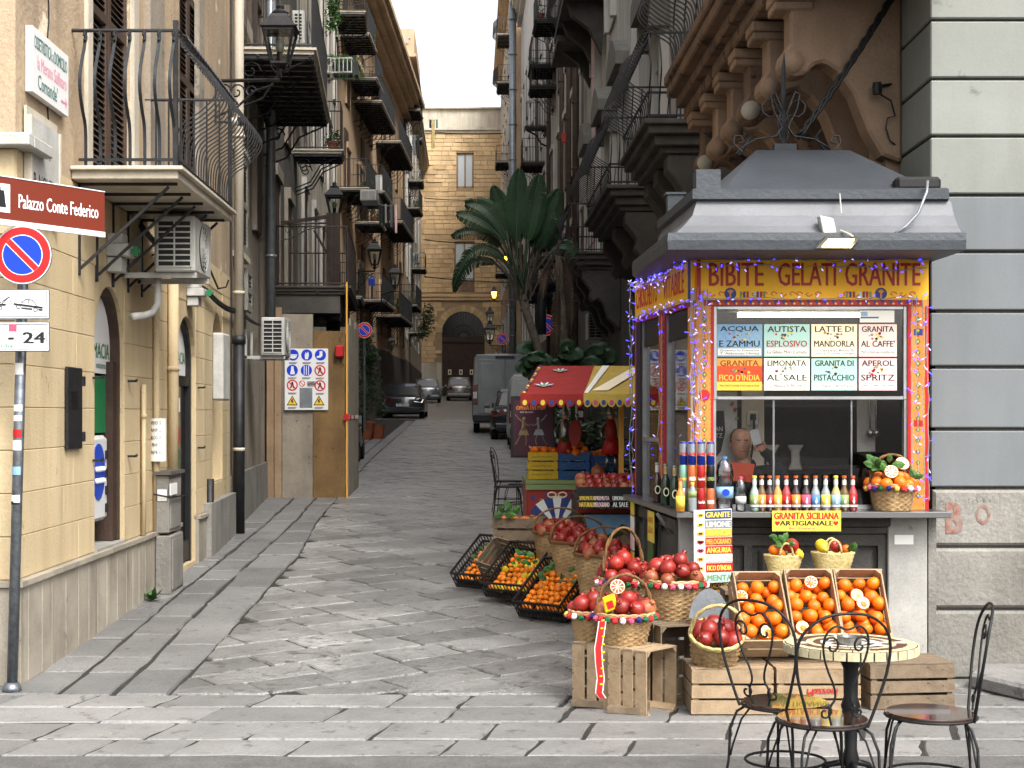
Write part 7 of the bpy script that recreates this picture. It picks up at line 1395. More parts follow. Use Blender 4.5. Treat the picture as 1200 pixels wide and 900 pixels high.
c = painted_crate('blue painted crate heaped with oranges on the cart, left one', .79, 1.09, 14.72, 1.075, 1.33, 'crate_blue', 3, 'lime'); heap([ORm], 'orange', 'orange heaped on the left blue painted crate', 'orange', (.94, 14.87, 1.31), .16, 18, .039, 'oranges in the left blue crate', .7)
c = painted_crate('blue painted crate on the cart, right one', 1.1, 1.4, 14.8, 1.07, 1.3, 'crate_blue', 3, 'lime'); heap([ORm], 'orange', 'orange in the right blue painted crate', 'orange', (1.25, 14.95, 1.29), .13, 9, .039, 'oranges in the right blue crate', .3)
rfr(PTm, 'pomegranate', 'single russet pomegranate before the blue crates', 'pomegranate', (1.15, 14.5, 1.15), None, 1.3); sprig('green leaves on the left blue crate', Vector((.9, 14.8, 1.45)), 8, .09, .05)
bu = thing('steel_bucket', 'steel bucket standing on the cart beside the blue crate', 'bucket', (1.27, 14.0, 1.03)); MB().lathe([(.07, 0), (.095, .2), (.1, .205), (.088, .2), (.065, .01)], n=16).build('body', 'aluminium', bu, True)
bu.location = (1.28, 14.1, 1.03)
# awning
aw = thing('awning', 'scalloped stall awning, red with flowers on the left and yellow on the right', 'awning', (1, 14, 0))
def AP(x, f): return Vector((x + (.22 * f), 13.6 + 1.6 * f, 1.875 + .3 * f))
for x0, x1, m in ((.39, .95, 'awning_red'), (.95, 1.52, 'awning_yellow')):
    n = 10; b = MB(); vs = [AP(x0 + (x1 - x0) * i / n, j / 4) + Vector((0, 0, -.01 * math.sin(math.pi * j / 4))) for j in range(5) for i in range(n + 1)]; vs += [v + Vector((0, 0, -.006)) for v in vs]; k = 5 * (n + 1)
    b.add(vs, [(j * (n + 1) + i, j * (n + 1) + i + 1, (j + 1) * (n + 1) + i + 1, (j + 1) * (n + 1) + i) for j in range(4) for i in range(n)] + [(k + j * (n + 1) + i, k + (j + 1) * (n + 1) + i, k + (j + 1) * (n + 1) + i + 1, k + j * (n + 1) + i + 1) for j in range(4) for i in range(n)]); b.build('canvas', m, aw, True)
    ns = 7 if m == 'awning_red' else 8; w_ = (x1 - x0) / ns
    for i in range(ns):
        a = x0 + i * w_; sc_ = [(a, 1.875), (a, 1.82)] + [(a + w_ / 2 - w_ / 2 * math.cos(math.pi * q / 8), 1.81 - .05 * math.sin(math.pi * q / 8)) for q in range(9)] + [(a + w_, 1.82), (a + w_, 1.875)]
        s0 = MB().prism([(x, 13.597, z) for x, z in sc_], (0, -.004, 0)).build('scallop', m, aw); MB().prism([(a + w_ / 2 + .02 * math.cos(q * .63), 13.592, 1.8 + .025 * math.sin(q * .63)) for q in range(10)], (0, -.003, 0)).build('dot', ('yellow', 'royal')[i % 2] if m == 'awning_red' else ('royal', 'pom_pink')[i % 2], s0)
nrm = Vector((0, -.3, 1.6)).normalized()
for cxx, f, s_ in ((.56, .25, .11), (.64, .78, .09)):
    c = AP(cxx, f) + Vector((0, 0, .004)); u = Vector((1, 0, 0)); v = Vector((.14, 1.6, .3)).normalized()
    for i in range(9): a = R(15 + i * 18.7); d = u * math.cos(a) + v * math.sin(a) * 2.2; e = u * -math.sin(a) + v * math.cos(a) * 1.2; MB().add([c, c + d * s_ * .6 + e * s_ * .12, c + d * s_, c + d * s_ * .6 - e * s_ * .12], [(0, 3, 2, 1)]).build('painted_petal', 'white_paper' if i % 2 else 'royal', aw)
    MB().prism([c + u * .03 * math.cos(q * .63) + v * .06 * math.sin(q * .63) for q in range(10)], nrm * .004).build('flower_heart', 'lime', aw)
for i in range(14): 
    f = (i + .5) / 14; c = AP(.42, f) + Vector((0, 0, .006)); MB().prism([c + Vector((.016, 0, 0)), c + Vector((0, .05, .01)), c - Vector((.016, 0, 0)), c - Vector((0, .05, .01))], (0, 0, .003)).build('border_motif', ('yellow', 'royal', 'lime')[i % 3], aw)
b = MB()
for i in range(7): c = AP(1.08 + i * .06, .15 + .11 * i) + Vector((0, 0, .005)); s_ = .05; b.add([c, c + Vector((s_, .02, .004)), c + Vector((s_ * .5, .12, .025))], [(0, 1, 2)])
b.build('painted_triangles', 'rose_paper', aw); b = MB(); b.prism([AP(x, f) + Vector((0, 0, .005)) for x, f in ((1.02, .1), (1.16, .1), (1.45, .9), (1.33, .9))], nrm * .003); b.build('pale_band', 'cream_paper', aw); b = MB(); b.prism([AP(x, f) + Vector((0, 0, .005)) for x, f in ((.955, .02), (.99, .02), (1.1, .98), (1.03, .98))], nrm * .003); b.build('white_band', 'white_paper', aw)
for x, Y, z1, m in ((1.46, 13.65, 1.87, 'dark_red'), (1.34, 14.2, 1.95, 'yellow_deep'), (1.62, 15.1, 2.1, 'dark_red'), (.95, 15.1, 2.1, 'leaf_dark')): MB().box(x - .022, x + .022, Y - .022, Y + .022, .2, z1).build('post', m, aw)
for q in range(14): MB().prism([(1.437 + .001, 13.62, .95 + q * .06), (1.481, 13.62, .95 + q * .06), (1.46, 13.62, .985 + q * .06)], (0, -.003, 0)).build('painted_triangle', 'royal' if q % 2 else 'yellow', aw)
# pupi poster and marionettes
po = thing('theatre_poster', 'plum coloured standing poster OPERA DEI PUPI with two dancing figures', 'poster', at(626, 537, 14.9)); Yp = 14.9; a, c = at(601, 534, Yp), at(650, 468, Yp)
MB().box(a.x - .02, c.x, Yp, Yp + .03, a.z - .02, c.z + .03).build('frame', 'black', po); pn2 = MB().box(a.x + .005, c.x - .015, Yp - .004, Yp, a.z, c.z - .01).build('sheet', 'plum_poster', po)
text('OPERA DEI PUPI', 'kiosk_orange', pn2, at(622, 478, Yp - .004), (1, 0, 0), (0, 0, 1), .04, .28, bold=.04); text('TEATRO CARLO MAGNO', 'rose_paper', pn2, at(617, 483, Yp - .004), (1, 0, 0), (0, 0, 1), .014, .13)
text('la sposa', 'rose_paper', pn2, at(628, 524, Yp - .004), (1, 0, 0), (0, 0, 1), .03, .13); text('2019', 'dark_red', pn2, at(626, 529.5, Yp - .004), (1, 0, 0), (0, 0, 1), .025, .08)
for dx, sg, m in ((613, 1, 'board_tan'), (632, -1, 'zinc')):
    F_ = lambda x, y: at(dx + sg * x, y, Yp - .005); b = MB(); b.prism([F_(-3, 503), F_(4, 503), F_(7, 510), F_(-6, 510)], (0, -.002, 0)); b.ball(F_(1, 491), .02, 8, 5); b.tube([F_(1, 493), F_(0, 503)], .018, 5)
    b.tube([F_(0, 495), F_(-6, 490), F_(-9, 486)], .006, 4); b.tube([F_(1, 495), F_(6, 499), F_(9, 497)], .006, 4); b.tube([F_(-3, 510), F_(-6, 516), F_(-9, 521)], .006, 4); b.tube([F_(3, 510), F_(4, 516), F_(3, 522)], .006, 4); b.build('dancing_figure', m, pn2)
for x, Y, l, fl in ((662, 14.8, 'puppet knight with round red shield hanging under the awning, left', -1), (716, 14.6, 'puppet knight in dark red cloak hanging under the awning, right', 1)):
    c = at(x, 505, Y); t = thing('puppet', l, 'puppet', c, 'hanging puppets under the awning')
    MB().lathe([(.045, -.14), (.06, 0), (.05, .08), (.02, .11)], c, 12).build('body', 'steel' if fl < 0 else 'dark_red', t, True); MB().ball(c + Vector((0, 0, .15)), .036, 10, 8, 1.2).build('head', 'skin', t, True); MB().lathe([(.04, .15), (.042, .18), (.02, .22), (.0, .3)], c, 10).build('helmet', 'steel', t, True)
    MB().lathe([(.1, -.22), (.06, -.1), (.05, -.08)], c, 12).build('skirt', 'dark_red' if fl < 0 else 'kiosk_red', t, True)
    for sx in (-1, 1): MB().tube([c + Vector((sx * .03, 0, -.2)), c + Vector((sx * .04, -.02, -.3)), c + Vector((sx * .04, 0, -.38))], .018, 6).build('leg', 'steel', t, True); MB().tube([c + Vector((sx * .05, 0, .07)), c + Vector((sx * .1, -.03, .0)), c + Vector((sx * .09, -.07, -.06))], .014, 6).build('arm', 'steel', t, True)
    if fl < 0: MB().prism([c + Vector((.09 + .06 * math.cos(a * .52), -.09, -.02 + .13 * math.sin(a * .52))) for a in range(12)], (.01, .015, 0)).build('shield', 'dark_red', t)
    else: MB().tube([c + Vector((.05, -.03, .12)), c + Vector((.08, -.05, .0)), c + Vector((.1, -.05, -.15)), c + Vector((.16, -.05, -.25))], [.02, .03, .03, .015], 6).build('braid', 'wicker_pale', t, True)
    MB().tube([c + Vector((0, 0, .2)), Vector((c.x, c.y, 2.0))], .004, 4).build('rod', 'iron', t)
bh = thing('stall_shrub', 'dark shrub behind the fruit stall under the awning', 'shrub', (1.2, 16.2, 0)); b = MB()
for q in range(26): tuft(b, (1.15 + random.uniform(-.45, .5), 16.2 + random.uniform(-.3, .3), 1.45 + random.uniform(-.55, .45)), .2, 60, .05)
b.build('foliage', 'leaf_dark', bh); MB().tube([(1.15, 16.2, .2), (1.18, 16.2, 1.6)], .04, 6).build('stem', 'bark', bh)
# ---------------- things on the counter ----------------
CT = 1.088
def can(label, x, y, z, m1, word, m2='white_paper', m3=None, r=.0262, h=.145, script=False):
    t = thing('drink_can', label, 'can', (x, y, z), 'drink cans stacked on the counter'); MB().lathe([(r * .8, 0), (r, .008), (r, h - .012), (r * .86, h)], (x, y, z), 18).build('body', m1, t, 'auto'); MB().lathe([(r * .85, h), (r * .87, h + .002), (r * .8, h + .002), (r * .78, h - .002), (1e-4, h - .002)], (x, y, z), 18).build('lid', 'aluminium', t)
    if m3:
        b = MB(); k = 8
        for i in range(k): a0, a1 = R(-90 - 80 + 160 * i / k), R(-90 - 80 + 160 * (i + 1) / k); za, zb = z + h * (.45 + .0 * i), z + h * .93; q = r + .0006; b.add([(x + q * math.cos(a0), y + q * math.sin(a0), za - .012 * i / k), (x + q * math.cos(a1), y + q * math.sin(a1), za - .012 * (i + 1) / k), (x + q * math.cos(a1), y + q * math.sin(a1), zb), (x + q * math.cos(a0), y + q * math.sin(a0), zb)], [(0, 1, 2, 3)])
        b.build('upper_print', m3, t)
    text(word, m2, t, (x, y - r - .001, z + h * (.42 if not m3 else .5)), (1, 0, 0), (0, 0, 1), .018 if len(word) > 5 else .024, min(.046, .012 * len(word)), bend=r + .001, bold=.03); return t
Yq = 9.64; cx4 = [(801, 9.68), (811, 9.64), (821.5, 9.62), (832.5, 9.62)]
for i, (px, Y) in enumerate(cx4):
    x = (px - CX) * Y / F; nm = ('first', 'second', 'third', 'fourth')[i]
    can('blue and silver energy drink can on top of the %s stack from the left' % nm, x, Y, CT + .29, 'can_blue', 'Red Bull', 'ink_red', 'can_silver')
    can(*{0: ('green lemon soda can in the middle of the first stack', x, Y, CT + .145, 'can_green', 'Lemon', 'yellow'), 1: ('orange soda can in the middle of the second stack', x, Y, CT + .145, 'can_orange', 'FANTA', 'white_paper'), 2: ('red cola can in the middle of the third stack', x, Y, CT + .145, 'can_red', 'Coca-Cola', 'white_paper'), 3: ('black can with yellow green print in the middle of the fourth stack', x, Y, CT + .145, 'can_black', 'LEMON', 'lime')}[i])
    can(*{0: ('silver can at the bottom of the first stack', x, Y, CT, 'can_silver', 'Soda', 'ink_green'), 1: ('green can at the bottom of the second stack', x, Y, CT, 'can_green', 'Soda', 'yellow'), 2: ('red cola can at the bottom of the third stack', x, Y, CT, 'can_red', 'Coca-Cola', 'white_paper'), 3: ('orange soda can at the bottom of the fourth stack', x, Y, CT, 'can_orange', 'FANTA', 'white_paper')}[i])
for z in (.145, 0): x = (832.5 - CX) * 9.62 / F; MB().prism([(x + .017 * math.cos(a * .63), 9.591, CT + z + .06 + .02 * math.sin(a * .63)) for a in range(10)], (0, .004, 0)).build('round_print', 'royal' if z == 0 else 'lime', [o for o in bpy.data.objects if o.name == 'drink_can.00' + ('9' if z else '9')][0]) if False else None
def bottle(label, x, y, prof, gm, lm, l0, l1, cm, group, z=CT, n=18, extra=None, cap=None):
    t = thing('bottle', label, 'bottle', (x, y, z), group); MB().lathe(prof, (x, y, z), n).build('glass', gm, t, True); rr = max(p[0] for p in prof) + .0008
    if lm: MB().lathe([(rr, l0), (rr, l1)], (x, y, z), n).build('label', lm, t, True)
    h = prof[-1][1]; r = prof[-1][0]; ch = cap or .014; MB().lathe([(r + .003, h - ch * .4), (r + .003, h + ch * .5), (r + .001, h + ch * .6)], (x, y, z), 12).build('cap', cm, t); return t, rr
PR = lambda r, h: [(r * .7, 0), (r, .006), (r, h * .5), (r * .93, h * .56), (r * .5, h * .7), (r * .42, h * .78), (r * .42, h)]
cols = [(884, 'gl_mint', 'lime', 'yellow', 'pale mint'), (892.5, 'gl_amber', 'kiosk_orange', 'can_orange', 'amber'), (901.7, 'gl_dark', 'dark_red', 'can_orange', 'dark maroon'), (911, 'gl_yellow', 'yellow_deep', 'can_orange', 'yellow'), (921.3, 'gl_red', 'can_red', 'can_orange', 'bright red'), (932.5, 'gl_dark', 'kiosk_orange', 'can_orange', 'dark orange-labelled'), (944.4, 'gl_dark', 'pom_pink', 'can_orange', 'dark magenta-labelled'), (955.5, 'gl_clear', 'cloth_blue', 'can_orange', 'clear blue-labelled'), (967.5, 'gl_clear', 'yellow', 'can_orange', 'clear yellow-labelled'), (979.5, 'gl_lemon', 'sky_blue', 'yellow', 'pale yellow white-labelled'), (989.3, 'gl_amber', 'lime', 'can_orange', 'dark green-labelled'), (999.3, 'gl_red', 'can_red', 'can_orange', 'red last')]
for i, (px, g, l, c, nm) in enumerate(cols):
    Y = 9.66; x = (px - CX) * Y / F; t, rr = bottle('%s small soda bottle in the row of twelve on the counter' % nm, x, Y, PR(.0285, .215), g, l, .022, .105, c, 'small soda bottles in a row on the counter')
    MB().lathe([(.0135, .166), (.0135, .196)], (x, Y, CT), 12).build('neck_label', 'label_white', t); MB().lathe([(rr + .0006, .028), (rr + .0006, .042)], (x, Y, CT), 18).build('label_band', 'label_white', t)
    MB().prism([(x + a * .9, Y - rr - .0012, CT + .07 + c_ * .9) for a, c_ in ((-.006, -.022), (.006, -.022), (.009, -.004), (.004, .004), (.006, .014), (0, .022), (-.005, .014), (-.003, .004), (-.009, -.004))], (0, -.0008, 0)).build('label_figure', 'label_white', t)
x = (849 - CX) * 9.64 / F
t, rr = bottle('large clear water bottle with blue label beside the cans', x, 9.64, [(.04, 0), (.053, .01), (.05, .04), (.055, .06), (.05, .09), (.053, .1), (.053, .14), (.048, .16), (.055, .19), (.048, .21), (.055, .235), (.054, .26), (.045, .3), (.02, .325), (.015, .335)], 'bottle_clear', 'sky_blue', .085, .155, 'cloth_blue', 'water bottles on the counter', n=22)
MB().prism([(x + .024 * math.cos(a * .42), 9.64 - .056, CT + .122 + .022 * math.sin(a * .42)) for a in range(15)], (0, -.002, 0)).build('label_logo', 'sign_blue', t)
x = (868 - CX) * 9.64 / F
bottle('small clear water bottle with pink cap beside the large one', x, 9.64, [(.026, 0), (.033, .008), (.03, .04), (.033, .06), (.033, .1), (.029, .12), (.034, .15), (.025, .18), (.012, .2), (.011, .21)], 'bottle_clear', 'label_white', .05, .095, 'pom_pink', 'water bottles on the counter', n=18)
bottle('orange juice bottle with yellow sleeve before the cans', (797 - CX) * 9.56 / F + .005, 9.63 - .07 + .03, PR(.028, .2), 'kiosk_orange', 'yellow', .02, .1, 'can_orange', 'juice bottles before the cans')
bottle('clear lemon soda bottle with pale green sleeve before the cans', (812 - CX) * 9.58 / F, 9.6, [(.025, 0), (.026, .01), (.026, .09), (.022, .13), (.01, .165), (.009, .175)], 'gl_clear', 'lime', .09, .13, 'yellow', 'juice bottles before the cans')
BP = lambda r, h: [(r * .9, 0), (r, .008), (r, h * .58), (r * .8, h * .66), (r * .42, h * .76), (r * .38, h)]
for px, Y, g, nm in ((770, 10.6, 'gl_brown', 'brown beer bottle with white neck foil at the left end of the side counter'), (780, 10.3, 'gl_green', 'middle green beer bottle on the side counter'), (790.5, 10.0, 'gl_green', 'green beer bottle nearest the cans on the side counter')):
    x = (px - CX) * Y / F; t, rr = bottle(nm, x, Y, BP(.031, .27), g, None, 0, 0, 'aluminium', 'beer bottles on the side counter', cap=.012); MB().lathe([(.0135, .21), (.013, .262)], (x, Y, CT), 12).build('neck_foil', 'label_white' if g == 'gl_brown' else 'wicker_pale', t)
    MB().prism([(x + .02 * math.cos(a * .42), Y - .033, CT + .09 + .03 * math.sin(a * .42)) for a in range(15)], (0, .003, 0)).build('oval_label', 'cream_paper', t); MB().prism([(x + .014 * math.cos(a * .42), Y - .0345, CT + .09 + .021 * math.sin(a * .42)) for a in range(15)], (0, .002, 0)).build('label_centre', 'gl_green', t)
bk = basket('basket of oranges with pompoms and hoop handle on the right end of the counter', .142, .115, .165, .19, group='counter basket', m='wicker'); P6 = Vector((2.6, 9.72, CT)); P6.x = (1045 - CX) * 9.72 / F; place(bk, P6, .15); bk['group'] = 'round wicker baskets'
heap([ORm], 'orange', 'orange in the pompom basket on the counter', 'orange', P6 + Vector((0, 0, .165)), .15, 17, .039, 'oranges in the counter basket', .5)
half_orange(P6 + Vector((-.03, -.1, .25)), (-.1, -1, .5), True, 'cut blood orange in front on the counter basket, left one', 'cut oranges on baskets', .045); half_orange(P6 + Vector((.05, -.06, .3)), (.1, -1, .6), True, 'cut blood orange higher on the counter basket, right one', 'cut oranges on baskets', .045)
sprig('leafy orange twigs spilling left over the counter basket', P6 + Vector((-.08, -.06, .27)), 18, .075, .06); sprig('single leaf at the right of the counter basket', P6 + Vector((.1, -.12, .2)), 3, .07, .02)
# signs hung from the counter
t = thing('counter_sign', 'yellow sign GRANITA SICILIANA ARTIGIANALE hanging from the steel counter', 'sign', at(945, 622, 9.56)); Y = 9.56; a, c = at(905, 622.5, Y), at(985.5, 598.5, Y); MB().box(a.x, c.x, Y, Y + .006, a.z, c.z).build('board', 'yellow', t)
text('GRANITA SICILIANA', 'kiosk_red', t, at(945, 604.5, Y), (1, 0, 0), (0, 0, 1), .042, .4, bold=.03); text('ARTIGIANALE', 'ink', t, at(945, 613, Y), (1, 0, 0), (0, 0, 1), .03, .33, bold=.04); text('Bar Gelateria', 'pom_pink', t, at(940, 619, Y), (1, 0, 0), (0, 0, 1), .014, .16)
for x in (911, 979.5): MB().prism([at(x + p, 613 + q, Y) for p, q in ((0, 3), (-3, 0), (-2.6, -2), (-1, -2.4), (0, -1.2), (1, -2.4), (2.6, -2), (3, 0))], (0, -.002, 0)).build('heart', 'kiosk_red', t)
t = thing('flavour_banner', 'narrow banner listing granita flavours from GRANITE to MENTA on the kiosk corner', 'banner', at(836, 684, 9.56)); Y = 9.56
rows_ = [('GRANITE', 'royal', 'yellow', 598, 609), ('LIMONE', 'zinc', 'white_paper', 609.5, 620), ('ARANCIA', 'yellow_deep', 'yellow', 620, 630), ('MELOGRANO', 'dark_red', 'yellow_deep', 630, 640), ('ANGURIA', 'kiosk_red', 'yellow', 640, 650), ('ANANAS', 'pale_plaster', 'white_paper', 650, 660), ("FICO D'INDIA", 'kiosk_red', 'yellow', 660, 671.5), ('MENTA', 'mint', 'lime', 671.5, 683)]
MB().frame(at(813.5, 684, Y + .002), at(858, 682, Y + .002) - at(813.5, 684, Y + .002), (0, .004, 0), at(813, 598, Y + .002) - at(813.5, 684, Y + .002)).build('sheet', 'white_paper', t)
for i, (s__, m, c, y0, y1) in enumerate(rows_):
    a = at(826 + i * .2, y1 - .8, Y); MB().frame(a, at(857 + i * .3, y1 - 1.8, Y) - a, (0, -.001, 0), (0, 0, (y1 - y0 - 1) / 188)).build('row', m, t); text(s__, c, t, at(841.5 + i * .25, (y0 + y1) / 2 - .5, Y - .002), (1, 0, .03), (0, 0, 1), .034, .15, bold=.03)
    for q in range(3): MB().prism([at(819 + q * 2 + 2.4 * math.cos(k * 1.05), (y0 + y1) / 2 + (q % 2) + 2.2 * math.sin(k * 1.05), Y - .001) for k in range(6)], (0, -.0015, 0)).build('fruit_picture', {'LIMONE': 'yellow', 'ARANCIA': 'yellow_deep', 'MELOGRANO': 'dark_red', 'ANGURIA': 'pom_pink', 'ANANAS': 'yellow_deep', 'MENTA': 'lime'}.get(s__, 'yellow'), t)
t = thing('lower_flavour_banner', 'second shorter banner reading MANDORLA below the flavour banner', 'banner', at(836, 710, 9.6)); Y = 9.62
for i, (s__, m, c, y0, y1) in enumerate((('PISTACCHIO', 'wood_brown', 'yellow_deep', 683, 691), ('MANDORLA', 'yellow_deep', 'pale_plaster', 692, 701), ('GELSI', 'leaf', 'lime', 702, 711))): a = at(824, y1, Y); MB().frame(a, at(857, y1 - 1, Y) - a, (0, .003, 0), (0, 0, (y1 - y0) / 187)).build('row', m, t); text(s__, c, t, at(840, (y0 + y1) / 2 - .5, Y), (1, 0, .03), (0, 0, 1), .032, .15, bold=.03)
t = thing('side_leaflets', 'strip of yellow and white fruit leaflets on the left side of the kiosk base', 'leaflets', bsd.p(.5, .1, .8))
for i in range(5): b = MB(); bsd.box(b, .2, .36, .04, .046, .95 - i * .13, 1.07 - i * .13); b.build('leaflet', ('yellow', 'white_paper', 'rose_paper', 'yellow', 'white_paper')[i], t)
b = MB(); bsd.box(b, 1.0, 1.25, .04, .046, .82, 1.03); g = b.build('leaflet', 'yellow', t); text('GRANITE', 'ink_red', g, bsd.p(1.125, .046, .97), bsd.d, (0, 0, 1), .04, .2); text('GELATI', 'ink_red', g, bsd.p(1.125, .046, .9), bsd.d, (0, 0, 1), .04, .2); b = MB(); bsd.box(b, 1.0, 1.2, .04, .045, .45, .81); b.build('leaflet', 'leaf', t)
# ---------------- bistro table and wire chairs ----------------
tb = thing('bistro_table', 'round bistro table with cream and brown mosaic top on black pedestal', 'table', (0, 0, 0)); r0 = .275
MB().lathe([(r0 - .01, .695), (r0, .7), (r0, .724), (r0 - .004, .728), (1e-4, .728)], n=48).build('table_top', 'grout', tb)
def tile(ra, rb, da, z, h, m):
    a = da / 2; return MB().prism([(rr * math.cos(t), rr * math.sin(t), z) for rr, t in ((ra, -a), (rb, -a), (rb, 0), (rb, a), (ra, a))], (0, 0, h)).mesh('mosaic_tile', m)
for ra, rb, n, m in ((.232, .272, 30, 'tile_cream'), (.19, .229, 24, 'tile_brown'), (.158, .187, 26, 'tile_cream'), (.13, .155, 20, 'tile_brown'), (.1, .127, 18, 'tile_white'), (.07, .097, 12, 'tile_brown'), (.03, .067, 8, 'tile_white')):
    me = tile(ra, rb, 2 * math.pi / n * .9, .7282, .002, m); me2 = tile(ra, rb, 2 * math.pi / n * .9, .7282, .002, 'tile_white')
    for i in range(n): inst(me2 if m == 'tile_brown' and i % 6 == 0 else me, 'mosaic_tile', (0, 0, 0), tb, (0, 0, 2 * math.pi * i / n))
me = MB().prism([((r0 + .001) * math.cos(t), (r0 + .001) * math.sin(t), .692) for t in (-.085, 0, .085)] + [((r0 + .007) * math.cos(t), (r0 + .007) * math.sin(t), .692) for t in (.085, 0, -.085)], (0, 0, .035)).mesh('edge_tile', 'tile_cream')
for i in range(32): inst(me, 'edge_tile', (0, 0, 0), tb, (0, 0, 2 * math.pi * i / 32))
MB().lathe([(.045, .02), (.05, .06), (.03, .12), (.026, .2), (.036, .24), (.026, .28), (.03, .42), (.042, .46), (.03, .5), (.032, .62), (.05, .66), (.08, .694)], n=16).build('pedestal', 'black_plastic', tb, True)
for i in range(3): a = R(30 + 120 * i); d = Vector((math.cos(a), math.sin(a), 0)); MB().tube([Vector((0, 0, .22)) + d * .03, Vector((0, 0, .2)) + d * .1, Vector((0, 0, .1)) + d * .17, Vector((0, 0, .03)) + d * .27, Vector((0, 0, .012)) + d * .3], .014, 8).build('foot', 'black_plastic', tb, True)
place(tb, (1.59, 6.52, 0))
at_ = thing('ashtray', 'round steel ashtray on the mosaic table', 'ashtray', (0, 0, 0)); MB().lathe([(.05, 0), (.052, .03), (.054, .032), (.046, .032), (.04, .008), (1e-4, .006)], n=24).build('bowl', 'steel', at_, 'auto'); at_.location = (1.575, 6.48, .7305)
def wire_chair(label, loc, rz, seat='seat_top'):
    t = thing('wire_chair', label, 'chair', (0, 0, 0), 'black wire bistro chairs'); r = .185
    MB().lathe([(r - .006, .44), (r, .444), (r, .452), (r - .004, .456), (1e-4, .456)], n=32).build('seat', seat, t, 'auto'); MB().tube([(r * 1.01 * math.cos(a * .2618), r * 1.01 * math.sin(a * .2618), .44) for a in range(24)], .006, 6, close=True).build('seat_ring', 'black', t, True)
    for sx in (-1, 1):
        for sy in (-1, 1): MB().tube([(sx * .11, sy * .12, .44), (sx * .145, sy * .15, .41), (sx * .165, sy * .17, .34), (sx * .17, sy * .175, .2), (sx * .19, sy * .2, .0)], .0062, 6).tube([(sx * .08, sy * .13, .44), (sx * .12, sy * .15, .38), (sx * .155, sy * .168, .26), (sx * .163, sy * .172, .22)], .0048, 6).build('leg', 'black', t, True)
    MB().tube([(.17 * math.cos(a * .2618), .175 * math.sin(a * .2618), .2) for a in range(24)], .006, 6, close=True).build('stretcher', 'black', t, True)
    bk = lambda x, z: Vector((x, -.17 - .16 * (z - .45) + .12 * (x * x) * 4, z))     # back plane, leaning out
    def sm(pts, n=3):
        for _ in range(n): pts = [pts[0]] + [q for a, c in zip(pts, pts[1:]) for q in (a * .75 + c * .25, a * .25 + c * .75)] + [pts[-1]]
        return pts
    outer = sm([bk(x, z) for x, z in ((-.12, .44), (-.15, .52), (-.2, .68), (-.2, .82), (-.11, .9), (0, .915), (.11, .9), (.2, .82), (.2, .68), (.15, .52), (.12, .44))], 2)
    MB().tube(outer, .0062, 6).build('back_hoop', 'black', t, True)
    b = MB()
    b.tube(sm([bk(x, z) for x, z in ((-.04, .46), (-.06, .52), (-.02, .58), (-.09, .72), (-.1, .82), (-.05, .87), (0, .84), (.05, .87), (.1, .82), (.09, .72), (.02, .58), (.06, .52), (.04, .46))], 2), .0048, 5)
    for sx in (-1, 1):
        b.tube([bk(sx * (.06 + .04 * math.cos(a * .55) * (1 - a / 15)), .78 + .045 * math.sin(a * .55) * (1 - a / 15)) for a in range(13)], .0048, 5)
        b.tube([bk(sx * (.07 + .03 * math.cos(2 + a * .6) * (1 - a / 14)), .51 + .03 * math.sin(2 + a * .6) * (1 - a / 14)) for a in range(11)], .0048, 5)
    b.build('back_scrolls', 'black', t, True); place(t, loc, rz); return t
wire_chair('wire bistro chair seen from behind, in front of the table, nearest the camera', (1.42, 6.3, 0), R(12))
wire_chair('wire bistro chair with brown seat, leftmost, turned half away', (1.34, 6.66, 0), R(-48))
wire_chair('wire bistro chair at the right edge facing left to the table', (1.9, 6.42, 0), R(78))
for k, (x, Y, rz, l) in enumerate(((.42, 20.3, -90, 'nearest the cart'), (.45, 21.3, -80, 'second along the street'), (.62, 20.7, 60, 'behind the other two'))): c = wire_chair('black wire chair by the fruit stall, ' + l, (x, Y, gz(Y)), R(rz), 'black'); c['group'] = 'wire chairs beyond the fruit stall'
# ---------------- vehicles ----------------
def loftbox(sec, name, m, par, cap=True):
    """sec: list of (y, [(x,z)...half outline bottom->top]); mirrored body loft"""
    loops = []
    for y, h in sec: loops.append([(x, y, z) for x, z in h] + [(-x, y, z) for x, z in reversed(h) if x > 1e-4])
    return loft(MB(), [list(reversed(l)) for l in loops]).build(name, m, par, 'auto')
def wheel(t, x, y, r, w_=.2):
    g = MB(); s = 1 if x > 0 else -1; prof = [(r * .6, 0), (r * .95, .0), (r, .03), (r, w_ - .03), (r * .95, w_), (r * .6, w_)]; g.lathe(prof, n=22); g.v = [(x - s * z, y + a, r + b_) for a, b_, z in g.v]; o = g.build('wheel', 'tyre', t, 'auto')
    g = MB().lathe([(1e-4, -.005), (r * .2, -.01), (r * .6, .01), (r * .62, w_ * .5)], n=18); g.v = [(x - s * z, y + a, r + b_) for a, b_, z in g.v]; g.build('rim', 'zinc', o, 'auto')
